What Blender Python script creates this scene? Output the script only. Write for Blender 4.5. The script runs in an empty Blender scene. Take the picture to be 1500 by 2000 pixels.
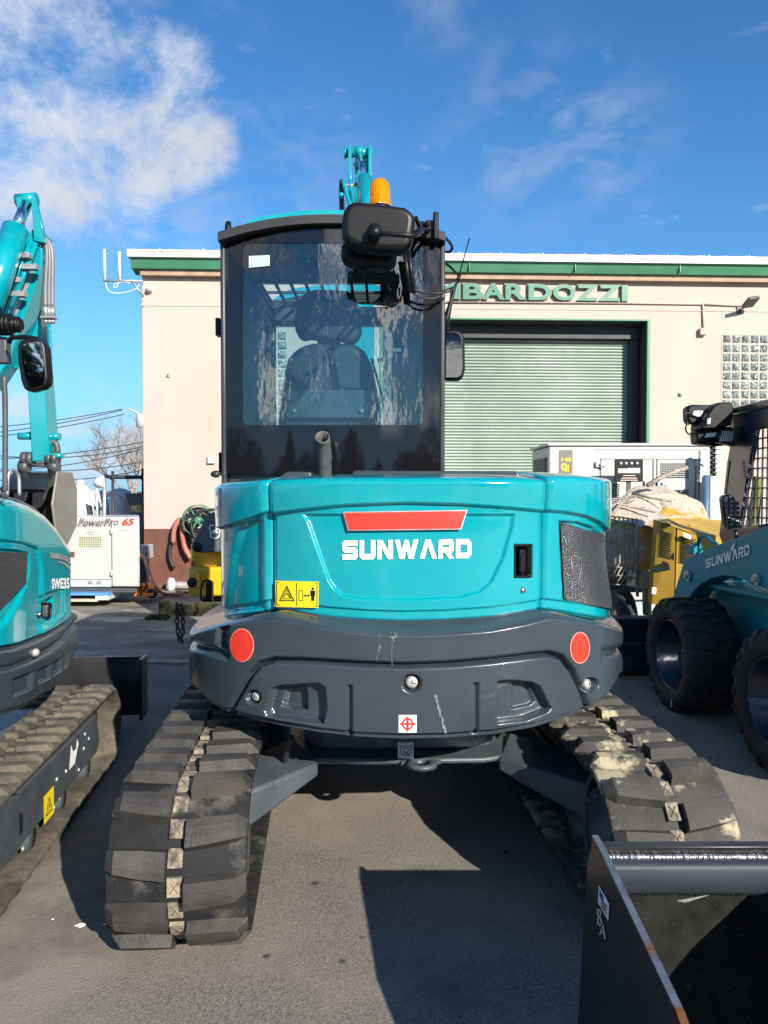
import bpy, math, random
from mathutils import Vector, Matrix
rnd = random.Random(7)
sc = bpy.context.scene
COL = sc.collection
R = math.radians
sin, cos, pi = math.sin, math.cos, math.pi
CAMZ = 1.4
TH = R(-1.528)
CT, ST = cos(TH), sin(TH)

# ---------------------------------------------------------------- measuring helpers (photo pixel + depth -> metres)
def P(px, py, Y):
    u = (px - 750) / 1500; v = (1000 - py) / 1500
    k = Y / (CT - v * ST)
    return Vector((u * k, Y, CAMZ + (ST + v * CT) * k))
def zat(py, Y):
    v = (1000 - py) / 1500
    return CAMZ + Y * (ST + v * CT) / (CT - v * ST)
def PX(px, py, x):
    u = (px - 750) / 1500; v = (1000 - py) / 1500
    k = x / u
    return Vector((x, k * (CT - v * ST), CAMZ + (ST + v * CT) * k))
def G(px, py):
    u = (px - 750) / 1500; v = (1000 - py) / 1500
    k = -CAMZ / (ST + v * CT)
    return Vector((u * k, k * (CT - v * ST), 0))

# ---------------------------------------------------------------- scene graph helpers
WM = {}
def tag(o, label, cat, group=None, kind=None):
    o['label'] = label; o['category'] = cat
    if group: o['group'] = group
    if kind: o['kind'] = kind
    return o
def thing(name, label, cat, loc=(0, 0, 0), rz=0.0, group=None):
    o = bpy.data.objects.new(name, None); COL.objects.link(o)
    o.empty_display_size = 0.2
    o.location = loc; o.rotation_euler = (0, 0, rz)
    WM[o.name] = Matrix.Translation(Vector(loc)) @ Matrix.Rotation(rz, 4, 'Z')
    return tag(o, label, cat, group)

class MB:
    def __init__(s, M=None):
        s.v = []; s.f = []; s.m = []; s.s = []; s.M = M or Matrix.Identity(4)
    def add(s, vs, fs, mi=0, smooth=False, M=None):
        b = len(s.v); T = s.M @ M if M is not None else s.M
        s.v += [T @ Vector(p) for p in vs]
        for f in fs:
            s.f.append([b + i for i in f]); s.m.append(mi); s.s.append(smooth)
    def box(s, c, d, mi=0, M=None, taper=1.0):
        x, y, z = [k / 2 for k in d]; cx, cy, cz = c; t = taper
        vs = [(cx-x,cy-y,cz-z),(cx+x,cy-y,cz-z),(cx+x,cy+y,cz-z),(cx-x,cy+y,cz-z),
              (cx-x*t,cy-y*t,cz+z),(cx+x*t,cy-y*t,cz+z),(cx+x*t,cy+y*t,cz+z),(cx-x*t,cy+y*t,cz+z)]
        s.add(vs, [(3,2,1,0),(4,5,6,7),(0,1,5,4),(1,2,6,5),(2,3,7,6),(3,0,4,7)], mi, False, M)
    def lim(s, a, b, mi=0, M=None):
        s.box([(a[i]+b[i])/2 for i in range(3)], [abs(b[i]-a[i]) for i in range(3)], mi, M)
    def prism(s, pts, ext, mi=0, M=None, smooth=False):
        """polygon of 3-D points extruded by vector ext"""
        n = len(pts); e = Vector(ext); pts = [Vector(p) for p in pts]
        vs = pts + [p + e for p in pts]
        nrm = Vector((0,0,0))
        for i in range(n): nrm += pts[i].cross(pts[(i+1) % n])
        flip = nrm.dot(e) > 0
        f0 = list(range(n)); f1 = list(range(n, 2*n))
        if flip: f0.reverse()
        else: f1.reverse()
        sd = [(i, (i+1) % n, n+(i+1) % n, n+i) if flip else (i, n+i, n+(i+1) % n, (i+1) % n) for i in range(n)]
        s.add(vs, [f0, f1], mi, False, M)
        b = len(s.v) - 2*n
        for f in sd: s.f.append([b+i for i in f]); s.m.append(mi); s.s.append(smooth)
    def tube(s, pts, r, n=8, mi=0, caps=True, M=None, closed=False):
        pts = [Vector(p) for p in pts]; rs = r if isinstance(r, (list, tuple)) else [r]*len(pts)
        vs = []; fs = []; up = None; m = len(pts)
        for i, p in enumerate(pts):
            if closed: t = (pts[(i+1) % m] - pts[i-1]).normalized()
            else: t = (pts[min(i+1, m-1)] - pts[max(i-1, 0)]).normalized()
            if up is None:
                up = Vector((0,0,1)) if abs(t.z) < .9 else Vector((1,0,0))
            a = t.cross(up)
            if a.length < 1e-5: a = t.orthogonal()
            a.normalize(); b = a.cross(t).normalized(); up = b
            for k in range(n):
                q = 2*pi*k/n
                vs.append(p + (a*cos(q) + b*sin(q))*rs[i])
        for i in range(m if closed else m-1):
            for k in range(n):
                j = (i+1) % m
                fs.append((i*n+k, j*n+k, j*n+(k+1) % n, i*n+(k+1) % n))
        s.add(vs, fs, mi, True, M)
        if caps and not closed:
            b = len(s.v) - len(vs)
            s.f.append([b+k for k in range(n)][::1]); s.m.append(mi); s.s.append(False)
            s.f.append([b+(m-1)*n+k for k in range(n)][::-1]); s.m.append(mi); s.s.append(False)
    def cyl(s, a, b, r, n=20, mi=0, r2=None, M=None):
        s.tube([a, b], [r, r if r2 is None else r2], n, mi, True, M)
    def lathe(s, prof, c=(0,0,0), axis='Z', n=28, mi=0, M=None):
        """prof: list of (radius, height)"""
        vs = []; fs = []
        for r, h in prof:
            for k in range(n):
                q = 2*pi*k/n; x, y = r*cos(q), r*sin(q)
                if axis == 'Z': p = (x, y, h)
                elif axis == 'Y': p = (y, h, x)
                else: p = (h, x, y)
                vs.append((c[0]+p[0], c[1]+p[1], c[2]+p[2]))
        for i in range(len(prof)-1):
            for k in range(n):
                fs.append((i*n+k, i*n+(k+1) % n, (i+1)*n+(k+1) % n, (i+1)*n+k))
        s.add(vs, fs, mi, True, M)
    def grid(s, fn, nu, nv, mi=0, smooth=True, mf=None):
        b = len(s.v)
        for j in range(nv+1):
            for i in range(nu+1):
                s.v.append(s.M @ Vector(fn(i/nu, j/nv)))
        for j in range(nv):
            for i in range(nu):
                s.f.append([b+j*(nu+1)+i, b+j*(nu+1)+i+1, b+(j+1)*(nu+1)+i+1, b+(j+1)*(nu+1)+i])
                s.m.append(mf(i/nu, j/nv) if mf else mi); s.s.append(smooth)
    def build(s, name, mats, parent=None, label=None, bevel=0, seg=2, sub=0, kind=None, loc=None):
        if not isinstance(mats, (list, tuple)): mats = [mats]
        me = bpy.data.meshes.new(name)
        if parent is not None: inv = WM[parent.name].inverted()
        else: inv = Matrix.Translation(-Vector(loc)) if loc is not None else Matrix.Identity(4)
        me.from_pydata([tuple(inv @ v) for v in s.v], [], s.f)
        for m in mats: me.materials.append(m)
        me.polygons.foreach_set('material_index', s.m)
        me.polygons.foreach_set('use_smooth', s.s)
        me.update()
        o = bpy.data.objects.new(name, me); COL.objects.link(o)
        if parent is not None:
            o.parent = parent; WM[o.name] = WM[parent.name]
        else:
            if loc is not None: o.location = loc
            WM[o.name] = inv.inverted()
        if label: o['label'] = label
        if kind: o['kind'] = kind
        if bevel:
            b = o.modifiers.new('bevel', 'BEVEL'); b.width = bevel; b.segments = seg; b.limit_method = 'ANGLE'; b.angle_limit = R(35)
            b.harden_normals = False
            me.polygons.foreach_set('use_smooth', [True]*len(me.polygons))
            try:
                me.set_sharp_from_angle(angle=R(50))
            except Exception: pass
        if sub:
            b = o.modifiers.new('sub', 'SUBSURF'); b.levels = sub; b.render_levels = sub
        return o

def ortho(x, y, z=0):
    return Matrix.Translation((x, y, z))
def frame(loc, rz=0, rx=0, ry=0):
    return Matrix.Translation(Vector(loc)) @ Matrix.Rotation(rz, 4, 'Z') @ Matrix.Rotation(rx, 4, 'X') @ Matrix.Rotation(ry, 4, 'Y')
def rrect(cx, cy, w, h, r, n=6):
    out = []
    for qx, qy, a0 in ((1,1,0),(-1,1,90),(-1,-1,180),(1,-1,270)):
        for k in range(n+1):
            a = R(a0 + 90*k/n)
            out.append((cx + qx*(w/2-r) + r*cos(a), cy + qy*(h/2-r) + r*sin(a)))
    return out
def interp(pts, x):
    if x <= pts[0][0]: return pts[0][1]
    for (a, b), (c, d) in zip(pts, pts[1:]):
        if x <= c: 
            t = (x-a)/(c-a); return b + (d-b)*t
    return pts[-1][1]
def sinterp(pts, x):      # smooth (Catmull-Rom like) interpolation
    if x <= pts[0][0]: return pts[0][1]
    if x >= pts[-1][0]: return pts[-1][1]
    for i in range(len(pts)-1):
        if x <= pts[i+1][0]:
            x0, y0 = pts[i]; x1, y1 = pts[i+1]
            m0 = ((y1-pts[i-1][1])/(x1-pts[i-1][0])) if i > 0 else (y1-y0)/(x1-x0)
            m1 = ((pts[i+2][1]-y0)/(pts[i+2][0]-x0)) if i+2 < len(pts) else (y1-y0)/(x1-x0)
            h = x1-x0; t = (x-x0)/h
            return (2*t**3-3*t*t+1)*y0 + (t**3-2*t*t+t)*h*m0 + (-2*t**3+3*t*t)*y1 + (t**3-t*t)*h*m1
def sdseg(x, y, pts):
    d = 1e9
    for (a, b), (c, e) in zip(pts, pts[1:]):
        dx, dy = c-a, e-b
        t = max(0, min(1, ((x-a)*dx+(y-b)*dy)/(dx*dx+dy*dy)))
        q = (x-a-t*dx)**2 + (y-b-t*dy)**2
        if q < d: d = q
    return math.sqrt(d)
def sdpoly(x, y, pts):
    d = sdseg(x, y, pts + [pts[0]]); ins = False
    n = len(pts)
    for i in range(n):
        x0, y0 = pts[i]; x1, y1 = pts[i-1]
        if (y0 > y) != (y1 > y) and x < (x1-x0)*(y-y0)/(y1-y0)+x0: ins = not ins
    return -d if ins else d
def sstep(a, b, x):
    t = max(0, min(1, (x-a)/(b-a))); return t*t*(3-2*t)
def smoothpts(pts, n=6, closed=False):
    pts = [Vector(p) for p in pts]; out = []; m = len(pts)
    for i in range(m if closed else m-1):
        p0 = pts[(i-1) % m] if closed or i > 0 else pts[0]*2-pts[1]
        p1 = pts[i]; p2 = pts[(i+1) % m]
        p3 = pts[(i+2) % m] if closed or i+2 < m else pts[-1]*2-pts[-2]
        for k in range(n):
            t = k/n
            out.append(0.5*((2*p1)+(-p0+p2)*t+(2*p0-5*p1+4*p2-p3)*t*t+(-p0+3*p1-3*p2+p3)*t**3))
    if not closed: out.append(pts[-1])
    return out

# ---------------------------------------------------------------- materials
def nodes(name):
    m = bpy.data.materials.new(name); m.use_nodes = True
    nt = m.node_tree; nt.nodes.clear()
    return m, nt
def mat(name, col, rough=.5, metal=0, var=.12, scale=6, bump=0, bscale=60, coat=0, col2=None, c2=(.55,.7), s2=4, detail=5, spec=.5, rvar=.1, alpha=None, stretch=None):
    m, nt = nodes(name); N = nt.nodes; L = nt.links
    out = N.new('ShaderNodeOutputMaterial'); bs = N.new('ShaderNodeBsdfPrincipled'); L.new(bs.outputs[0], out.inputs[0])
    tc = N.new('ShaderNodeTexCoord'); vec = tc.outputs['Object']
    if stretch:
        mp = N.new('ShaderNodeMapping'); mp.inputs['Scale'].default_value = stretch; L.new(vec, mp.inputs[0]); vec = mp.outputs[0]
    nz = N.new('ShaderNodeTexNoise'); nz.inputs['Scale'].default_value = scale; nz.inputs['Detail'].default_value = detail; L.new(vec, nz.inputs[0])
    mr = N.new('ShaderNodeMapRange'); mr.inputs[1].default_value = .3; mr.inputs[2].default_value = .7; mr.inputs[3].default_value = 1-var; mr.inputs[4].default_value = 1+var
    L.new(nz.outputs[0], mr.inputs[0])
    mx = N.new('ShaderNodeVectorMath'); mx.operation = 'SCALE'; mx.inputs[0].default_value = col[:3]; L.new(mr.outputs[0], mx.inputs['Scale'])
    cout = mx.outputs[0]
    if col2:
        n2 = N.new('ShaderNodeTexNoise'); n2.inputs['Scale'].default_value = s2; n2.inputs['Detail'].default_value = 8; n2.inputs['Roughness'].default_value = .65; L.new(vec, n2.inputs[0])
        r2 = N.new('ShaderNodeMapRange'); r2.inputs[1].default_value = c2[0]; r2.inputs[2].default_value = c2[1]; L.new(n2.outputs[0], r2.inputs[0])
        mm = N.new('ShaderNodeMix'); mm.data_type = 'RGBA'; L.new(r2.outputs[0], mm.inputs[0]); L.new(cout, mm.inputs[6]); mm.inputs[7].default_value = (*col2[:3], 1)
        cout = mm.outputs[2]
    L.new(cout, bs.inputs['Base Color'])
    rr = N.new('ShaderNodeMapRange'); rr.inputs[1].default_value = .3; rr.inputs[2].default_value = .7; rr.inputs[3].default_value = max(.02, rough*(1-rvar)); rr.inputs[4].default_value = min(1, rough*(1+rvar))
    L.new(nz.outputs[0], rr.inputs[0]); L.new(rr.outputs[0], bs.inputs['Roughness'])
    bs.inputs['Metallic'].default_value = metal
    bs.inputs['Specular IOR Level'].default_value = spec
    if coat: bs.inputs['Coat Weight'].default_value = coat; bs.inputs['Coat Roughness'].default_value = .04
    if bump:
        n3 = N.new('ShaderNodeTexNoise'); n3.inputs['Scale'].default_value = bscale; n3.inputs['Detail'].default_value = 4; L.new(vec, n3.inputs[0])
        bp = N.new('ShaderNodeBump'); bp.inputs['Strength'].default_value = bump; bp.inputs['Distance'].default_value = .01; L.new(n3.outputs[0], bp.inputs['Height']); L.new(bp.outputs[0], bs.inputs['Normal'])
    return m
def glass_mat(name, tint, refl=1.0, wob=.0, tr=True):
    m, nt = nodes(name); N = nt.nodes; L = nt.links
    out = N.new('ShaderNodeOutputMaterial'); mix = N.new('ShaderNodeMixShader'); t = N.new('ShaderNodeBsdfTransparent'); g = N.new('ShaderNodeBsdfGlossy')
    t.inputs[0].default_value = (*tint, 1); g.inputs['Roughness'].default_value = .01
    g.inputs[0].default_value = (1, 1, 1, 1)
    fr = N.new('ShaderNodeFresnel'); fr.inputs[0].default_value = 1.5
    mu = N.new('ShaderNodeMath'); mu.operation = 'MULTIPLY'; mu.inputs[1].default_value = refl; mu.use_clamp = True
    L.new(fr.outputs[0], mu.inputs[0]); L.new(mu.outputs[0], mix.inputs[0]); L.new(t.outputs[0], mix.inputs[1]); L.new(g.outputs[0], mix.inputs[2]); L.new(mix.outputs[0], out.inputs[0])
    if wob:
        tc = N.new('ShaderNodeTexCoord'); mp = N.new('ShaderNodeMapping'); mp.inputs['Scale'].default_value = (9, 9, 4)
        nz = N.new('ShaderNodeTexNoise'); nz.inputs['Scale'].default_value = 1.5; nz.inputs['Detail'].default_value = 3
        L.new(tc.outputs['Object'], mp.inputs[0]); L.new(mp.outputs[0], nz.inputs[0])
        bp = N.new('ShaderNodeBump'); bp.inputs['Strength'].default_value = wob; bp.inputs['Distance'].default_value = .02
        L.new(nz.outputs[0], bp.inputs['Height']); L.new(bp.outputs[0], g.inputs['Normal'])
    return m

M = {}
M['teal'] = mat('teal_paint', (.0, .26, .305), .17, var=.05, scale=2.5, coat=1.0, rvar=.4, col2=(.02,.275,.31), c2=(.5,.8), s2=7, bump=.012, bscale=260)
M['tealdull'] = mat('teal_paint_dusty', (.0, .23, .275), .5, spec=.3, var=.1, scale=3, coat=.0, col2=(.03,.23,.26), c2=(.6,.8))
M['slate'] = mat('slate_paint', (.031, .041, .051), .3, var=.08, scale=5, coat=.35, rvar=.3)
M['frame'] = mat('undercarriage_paint', (.055, .065, .075), .45, var=.15, scale=8, bump=.05, bscale=80, col2=(.14,.13,.115), c2=(.6,.8), s2=9)
M['black'] = mat('black_plastic', (.006, .006, .0065), .42, spec=.28, var=.1, bump=.04, bscale=400)
M['gloss'] = mat('gloss_black_frit', (.006, .006, .008), .04, var=.02, spec=.5)
M['seal'] = mat('black_seal', (.02, .022, .026), .55, var=.2, col2=(.06,.06,.06), c2=(.6,.9))
M['rubber'] = mat('track_rubber', (.013, .013, .0135), .8, var=.35, scale=14, bump=.25, bscale=90, col2=(.11,.10,.085), c2=(.56,.72), s2=5, spec=.3)
M['lug'] = mat('lug_rubber', (.036, .033, .030), .62, var=.35, scale=9, bump=.2, bscale=120, col2=(.075,.067,.056), c2=(.5,.75), s2=5, spec=.35)
M['lug2'] = mat('lug_rubber_muddy', (.048, .044, .039), .8, var=.3, scale=9, bump=.2, bscale=120, col2=(.34,.295,.20), c2=(.57,.62), s2=4.5, spec=.35)
M['rubber2'] = mat('track_rubber_muddy', (.05, .047, .043), .85, var=.35, scale=14, bump=.3, bscale=90, col2=(.34,.29,.20), c2=(.53,.62), s2=4.5, spec=.3)
M['rubber3'] = mat('track_rubber_dusty', (.062, .054, .042), .85, var=.3, scale=14, bump=.3, bscale=90, col2=(.145,.125,.095), c2=(.45,.65), s2=5, spec=.3)
M['block'] = mat('track_link_tan', (.25, .21, .15), .85, var=.35, scale=40, bump=.5, bscale=90, col2=(.045,.042,.04), c2=(.47,.62), s2=16)
M['steel'] = mat('bright_steel', (.6, .6, .6), .25, 1, var=.1)
M['galv'] = mat('galvanised', (.45, .46, .46), .45, .7, var=.2, scale=20)
M['chrome'] = mat('chrome_rod', (.75, .76, .8), .08, 1, var=.02)
M['boltw'] = mat('bolt_zinc', (.42, .42, .39), .5, .3, var=.25, scale=60)
M['red'] = mat('red_reflector', (.72, .035, .02), .35, var=.05, bump=.1, bscale=900)
M['white'] = mat('white_decal', (.8, .8, .8), .45, var=.02)
M['yellow'] = mat('yellow_decal', (.75, .58, .01), .45, var=.03)
M['ink'] = mat('black_ink', (.010, .010, .010), .9, var=.02, spec=.15)
M['xmark'] = mat('pressed_mark', (.11, .085, .06), .9)
M['orange'] = mat('orange_lens_body', (.8, .25, .01), .3)
M['mirror'] = mat('mirror_glass', (.7, .75, .78), .02, 1, var=.01)
M['seat'] = mat('seat_vinyl', (.045, .05, .055), .55, var=.15, bump=.06, bscale=150)
M['inner'] = mat('cab_trim', (.018, .022, .026), .6, var=.2)
M['olive'] = mat('olive_cover', (.20, .21, .05), .7, var=.2)
M['glass'] = glass_mat('cab_glass', (.50, .70, .74), 2.6, .09)
M['glass2'] = glass_mat('clear_glass', (.80, .92, .92), .8)
M['wall'] = mat('cream_stucco', (.45, .358, .308), .85, var=.07, scale=1.6, bump=.2, bscale=35, stretch=(1, 1, .4), col2=(.40,.31,.262), c2=(.6,.85), s2=1.6)
M['brown'] = mat('brown_wainscot', (.115, .043, .028), .7, var=.2, scale=5, bump=.5, bscale=25, col2=(.33,.18,.13), c2=(.66,.74), s2=14)
M['green'] = mat('green_fascia', (.05, .185, .10), .45, var=.12, scale=3, bump=.03, bscale=30, col2=(.10,.26,.16), c2=(.6,.8), s2=2)
M['door'] = mat('pale_green_door', (.26, .33, .27), .5, var=.1, scale=1.5, col2=(.36,.41,.36), c2=(.5,.75), s2=1.1, detail=6)
M['coping'] = mat('white_coping', (.6, .6, .58), .3, var=.06)
M['letter'] = mat('sign_green', (.035, .165, .115), .45, var=.08)
M['letter_shadow'] = mat('sign_shadow_edge', (.28, .22, .10), .5, var=.1)
M['wpaint'] = mat('white_enclosure', (.43, .43, .405), .4, var=.04, scale=3, coat=.2, col2=(.38,.37,.34), c2=(.62,.85), s2=3)
M['gpaint'] = mat('grey_enclosure', (.45, .47, .48), .5, var=.06)
M['ypaint'] = mat('yellow_machine', (.42, .255, .03), .55, var=.12, scale=4, col2=(.28,.18,.06), c2=(.58,.8), s2=5)
M['deere'] = mat('clean_yellow', (.60, .36, .01), .35, var=.05, coat=.3)
M['dgrey'] = mat('arm_grey', (.06, .065, .07), .45, var=.1)
M['rust'] = mat('rusty_beam', (.55, .33, .09), .8, var=.3, scale=12, col2=(.08,.045,.025), c2=(.5,.56), s2=9, bump=.3, bscale=50)
M['chain'] = mat('rusty_chain', (.10, .055, .03), .8, .3, var=.3, scale=30)
M['cement'] = mat('cement_spatter', (.42, .36, .28), .9, var=.12, scale=18, bump=.6, bscale=45, col2=(.16,.12,.07), c2=(.58,.66), s2=28)
M['mixer'] = mat('yellow_under_cement', (.46, .27, .02), .7, var=.15, scale=8, bump=.4, bscale=40, col2=(.42,.36,.29), c2=(.45,.56), s2=4)
M['rebar'] = mat('cement_rebar', (.25, .22, .18), .8, .1, var=.3, scale=30, col2=(.45,.40,.33), c2=(.5,.65), s2=12)
M['tyre'] = mat('tyre_rubber', (.016, .016, .017), .75, var=.3, scale=20, bump=.3, bscale=60, col2=(.05,.048,.045), c2=(.62,.8), s2=12)
M['rim'] = mat('dark_rim', (.02, .025, .045), .35, .2, var=.15, coat=.3)
M['navy'] = mat('navy_black_paint', (.016, .02, .035), .3, var=.15, coat=.4)
M['blue'] = mat('blue_pallet', (.08, .25, .6), .6, var=.15)
M['orangep'] = mat('orange_plastic', (.85, .26, .04), .5, var=.08)
M['hose'] = mat('red_hose', (.35, .13, .09), .6, var=.2)
M['bhose'] = mat('black_hose', (.02, .02, .02), .5, var=.1)
M['bark'] = mat('bare_bark', (.26, .22, .18), .9, var=.2)
M['wood'] = mat('weathered_wood', (.5, .42, .3), .8, var=.2)
M['bsteel'] = mat('bucket_black_paint', (.014, .014, .015), .33, var=.25, scale=6, coat=.1, bump=.03, bscale=60)
M['bedge'] = mat('bare_steel_edge', (.30, .31, .33), .38, .8, var=.2, scale=30, col2=(.42,.17,.05), c2=(.56,.62), s2=3.5)
M['tubesteel'] = mat('dark_tube_steel', (.022, .027, .037), .5, .0, spec=.3, var=.15, scale=4, stretch=(1, 6, 6))
M['gritty'] = mat('gritty_steel_inside', (.017, .0165, .0145), .85, .0, spec=.12, var=.45, scale=18, bump=.12, bscale=220, col2=(.16,.155,.13), c2=(.64,.72), s2=75)
M['deadglass'] = mat('far_dark_leaves', (.02, .03, .012), .9, var=.4)
# ================================================================ camera, light, sky
cam_d = bpy.data.cameras.new('camera'); cam = bpy.data.objects.new('camera', cam_d); COL.objects.link(cam)
cam.location = (0, 0, CAMZ); cam.rotation_euler = (R(90) + TH, 0, 0)
cam_d.sensor_fit = 'VERTICAL'; cam_d.sensor_height = 36; cam_d.lens = 27; cam_d.clip_end = 3000; cam_d.clip_start = .05
sc.camera = cam
AZ, EL = R(32), R(26)
Ldir = Vector((-sin(AZ)*cos(EL), cos(AZ)*cos(EL), -sin(EL)))
sun_d = bpy.data.lights.new('sun', 'SUN'); sun = bpy.data.objects.new('sun', sun_d); COL.objects.link(sun)
sun_d.energy = 5.0; sun_d.angle = R(.5); sun_d.color = (1, .93, .83)
sun.rotation_euler = Ldir.to_track_quat('-Z', 'Y').to_euler()
sc.view_settings.view_transform = 'Standard'; sc.view_settings.look = 'None'; sc.view_settings.gamma = 1
sc.view_settings.exposure = .85
w = bpy.data.worlds.new('World'); sc.world = w; w.use_nodes = True
def build_world():
    nt = w.node_tree; N = nt.nodes; L = nt.links; N.clear()
    def nd(t, **k):
        n = N.new(t)
        for a, b in k.items(): setattr(n, a, b)
        return n
    def math_(op, a, b=None, clamp=False):
        n = nd('ShaderNodeMath', operation=op); n.use_clamp = clamp
        for i, q in enumerate((a, b)):
            if q is None: continue
            if isinstance(q, (int, float)): n.inputs[i].default_value = q
            else: L.new(q, n.inputs[i])
        return n.outputs[0]
    out = nd('ShaderNodeOutputWorld'); bg = nd('ShaderNodeBackground'); bg.inputs[1].default_value = .066
    L.new(bg.outputs[0], out.inputs[0])
    sky = nd('ShaderNodeTexSky'); sky.sky_type = 'NISHITA'; sky.sun_disc = False
    sky.sun_elevation = EL; sky.sun_rotation = R(180) - AZ
    sky.air_density = 1.0; sky.dust_density = .0; sky.ozone_density = 3.0
    hs = nd('ShaderNodeHueSaturation'); hs.inputs['Saturation'].default_value = 1.2; hs.inputs['Value'].default_value = 1.2
    L.new(sky.outputs[0], hs.inputs['Color'])
    tc = nd('ShaderNodeTexCoord'); D = tc.outputs['Generated']
    nrm = nd('ShaderNodeVectorMath', operation='NORMALIZE'); L.new(D, nrm.inputs[0]); D = nrm.outputs[0]
    sx = nd('ShaderNodeSeparateXYZ'); L.new(D, sx.inputs[0])
    # flat cloud deck coordinates: direction / (height + .25)
    hz = math_('MAXIMUM', math_('ADD', sx.outputs[2], .22), .05)
    inv = math_('DIVIDE', 1.0, hz)
    pl = nd('ShaderNodeVectorMath', operation='SCALE'); L.new(D, pl.inputs[0]); L.new(inv, pl.inputs['Scale'])
    def noise(vec, sca, det, rough, dist=0, mapping=None):
        if mapping:
            mp = nd('ShaderNodeMapping'); mp.inputs['Scale'].default_value = mapping[0]; mp.inputs['Rotation'].default_value = mapping[1]; mp.inputs['Location'].default_value = mapping[2]
            L.new(vec, mp.inputs[0]); vec = mp.outputs[0]
        n = nd('ShaderNodeTexNoise'); n.inputs['Scale'].default_value = sca; n.inputs['Detail'].default_value = det; n.inputs['Roughness'].default_value = rough; n.inputs['Distortion'].default_value = dist
        L.new(vec, n.inputs[0]); return n.outputs[0]
    fluffy = noise(D, 6.5, 10, .66, .25, ((1, 1, 1.25), (0, 0, 0), (2.3, .7, .4)))
    wispy = noise(D, 8.0, 7, .55, .4, ((1.6, 1, 3.2), (0, .45, 0), (0, 0, 0)))
    def blob(px, py, rad, soft=1.0):
        d = P(px, py, 10) - Vector((0, 0, CAMZ)); d.normalize()
        n = nd('ShaderNodeVectorMath', operation='DISTANCE'); L.new(D, n.inputs[0]); n.inputs[1].default_value = d
        m = nd('ShaderNodeMapRange'); m.interpolation_type = 'SMOOTHSTEP'
        m.inputs[1].default_value = rad; m.inputs[2].default_value = rad*.1*soft; m.inputs[3].default_value = 0; m.inputs[4].default_value = 1
        L.new(n.outputs[1], m.inputs[0]); return m.outputs[0]
    def mx(a, b): return math_('MAXIMUM', a, b)
    big = None
    for px, py, r_, k in ((70, 210, .26, 1), (230, 235, .20, 1), (-40, 60, .23, 1), (340, 270, .13, .9), (60, 110, .18, .85), (-120, 230, .26, 1), (165, 290, .12, .9), (400,300,.07,.6)):
        b = math_('MULTIPLY', blob(px, py, r_), k); big = b if big is None else mx(big, b)
    dens = math_('ADD', math_('MULTIPLY', big, .60), math_('MULTIPLY', math_('SUBTRACT', fluffy, .5), 1.75))
    m1 = nd('ShaderNodeMapRange'); m1.interpolation_type = 'SMOOTHSTEP'; m1.inputs[1].default_value = .25; m1.inputs[2].default_value = .80; L.new(dens, m1.inputs[0])
    wm = None
    for px, py, r_, k in ((1040, 270, .15, .9), (1180, 290, .12, .8), (560, 370, .15, .7), (350, 390, .13, .85), (110, 385, .10, .9), (870, 0, .08, .6), (330, 40, .13, .5), (450, 250, .12, .5)):
        b = math_('MULTIPLY', blob(px, py, r_), k); wm = b if wm is None else mx(wm, b)
    wv = math_('MULTIPLY', math_('SUBTRACT', wispy, .44), 3.0, True)
    m2 = math_('MULTIPLY', math_('MULTIPLY', wv, wm), .42, True)
    # low puffs by the horizon on the left
    low = mx(blob(250, 860, .06), mx(math_('MULTIPLY', blob(40, 810, .07), .8), math_('MULTIPLY', blob(150, 900, .14), .7)))
    lowd = math_('ADD', math_('MULTIPLY', low, .55), math_('MULTIPLY', math_('SUBTRACT', noise(D, 11, 6, .55, 0, ((1, 1, 2.4), (0, 0, 0), (1, 3, 0))), .5), 1.5))
    m3 = nd('ShaderNodeMapRange'); m3.interpolation_type = 'SMOOTHSTEP'; m3.inputs[1].default_value = .2; m3.inputs[2].default_value = .62; m3.inputs[4].default_value = .75; L.new(lowd, m3.inputs[0])
    # broken cloud behind the camera (seen mirrored in glass and paint)
    bk = nd('ShaderNodeMapRange'); bk.inputs[1].default_value = -.15; bk.inputs[2].default_value = -.4; L.new(sx.outputs[1], bk.inputs[0])
    bn = noise(D, 4.2, 8, .62, .6, ((1, 1, 1.9), (0, 0, 0), (3.3, 1.7, 5.1)))
    bm = nd('ShaderNodeMapRange'); bm.interpolation_type = 'SMOOTHSTEP'; bm.inputs[1].default_value = .50; bm.inputs[2].default_value = .60; L.new(bn, bm.inputs[0])
    m4 = math_('MULTIPLY', bk.outputs[0], bm.outputs[0])
    up = nd('ShaderNodeMapRange'); up.inputs[1].default_value = -.02; up.inputs[2].default_value = .03; L.new(sx.outputs[2], up.inputs[0])
    mask = math_('MULTIPLY', mx(mx(m1.outputs[0], m2), mx(m3.outputs[0], m4)), up.outputs[0], True)
    mask = math_('MULTIPLY', mask, .97)
    sh = nd('ShaderNodeMapRange'); sh.inputs[1].default_value = .3; sh.inputs[2].default_value = .8; sh.inputs[3].default_value = .80; sh.inputs[4].default_value = 1.08
    L.new(noise(D, 6, 5, .5, 0, ((1, 1, 1.5), (0, 0, 0), (2, 2, .1))), sh.inputs[0])
    cc = nd('ShaderNodeVectorMath', operation='SCALE'); cc.inputs[0].default_value = (6.9, 7.15, 7.7); L.new(sh.outputs[0], cc.inputs['Scale'])
    hr = nd('ShaderNodeMapRange'); hr.interpolation_type = 'SMOOTHSTEP'; hr.inputs[1].default_value = .30; hr.inputs[2].default_value = -.02; hr.inputs[4].default_value = .92; L.new(sx.outputs[2], hr.inputs[0])
    hm = nd('ShaderNodeMix', data_type='RGBA'); L.new(hr.outputs[0], hm.inputs[0]); L.new(hs.outputs[0], hm.inputs[6]); hm.inputs[7].default_value = (2.3, 4.7, 7.6, 1)
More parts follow.
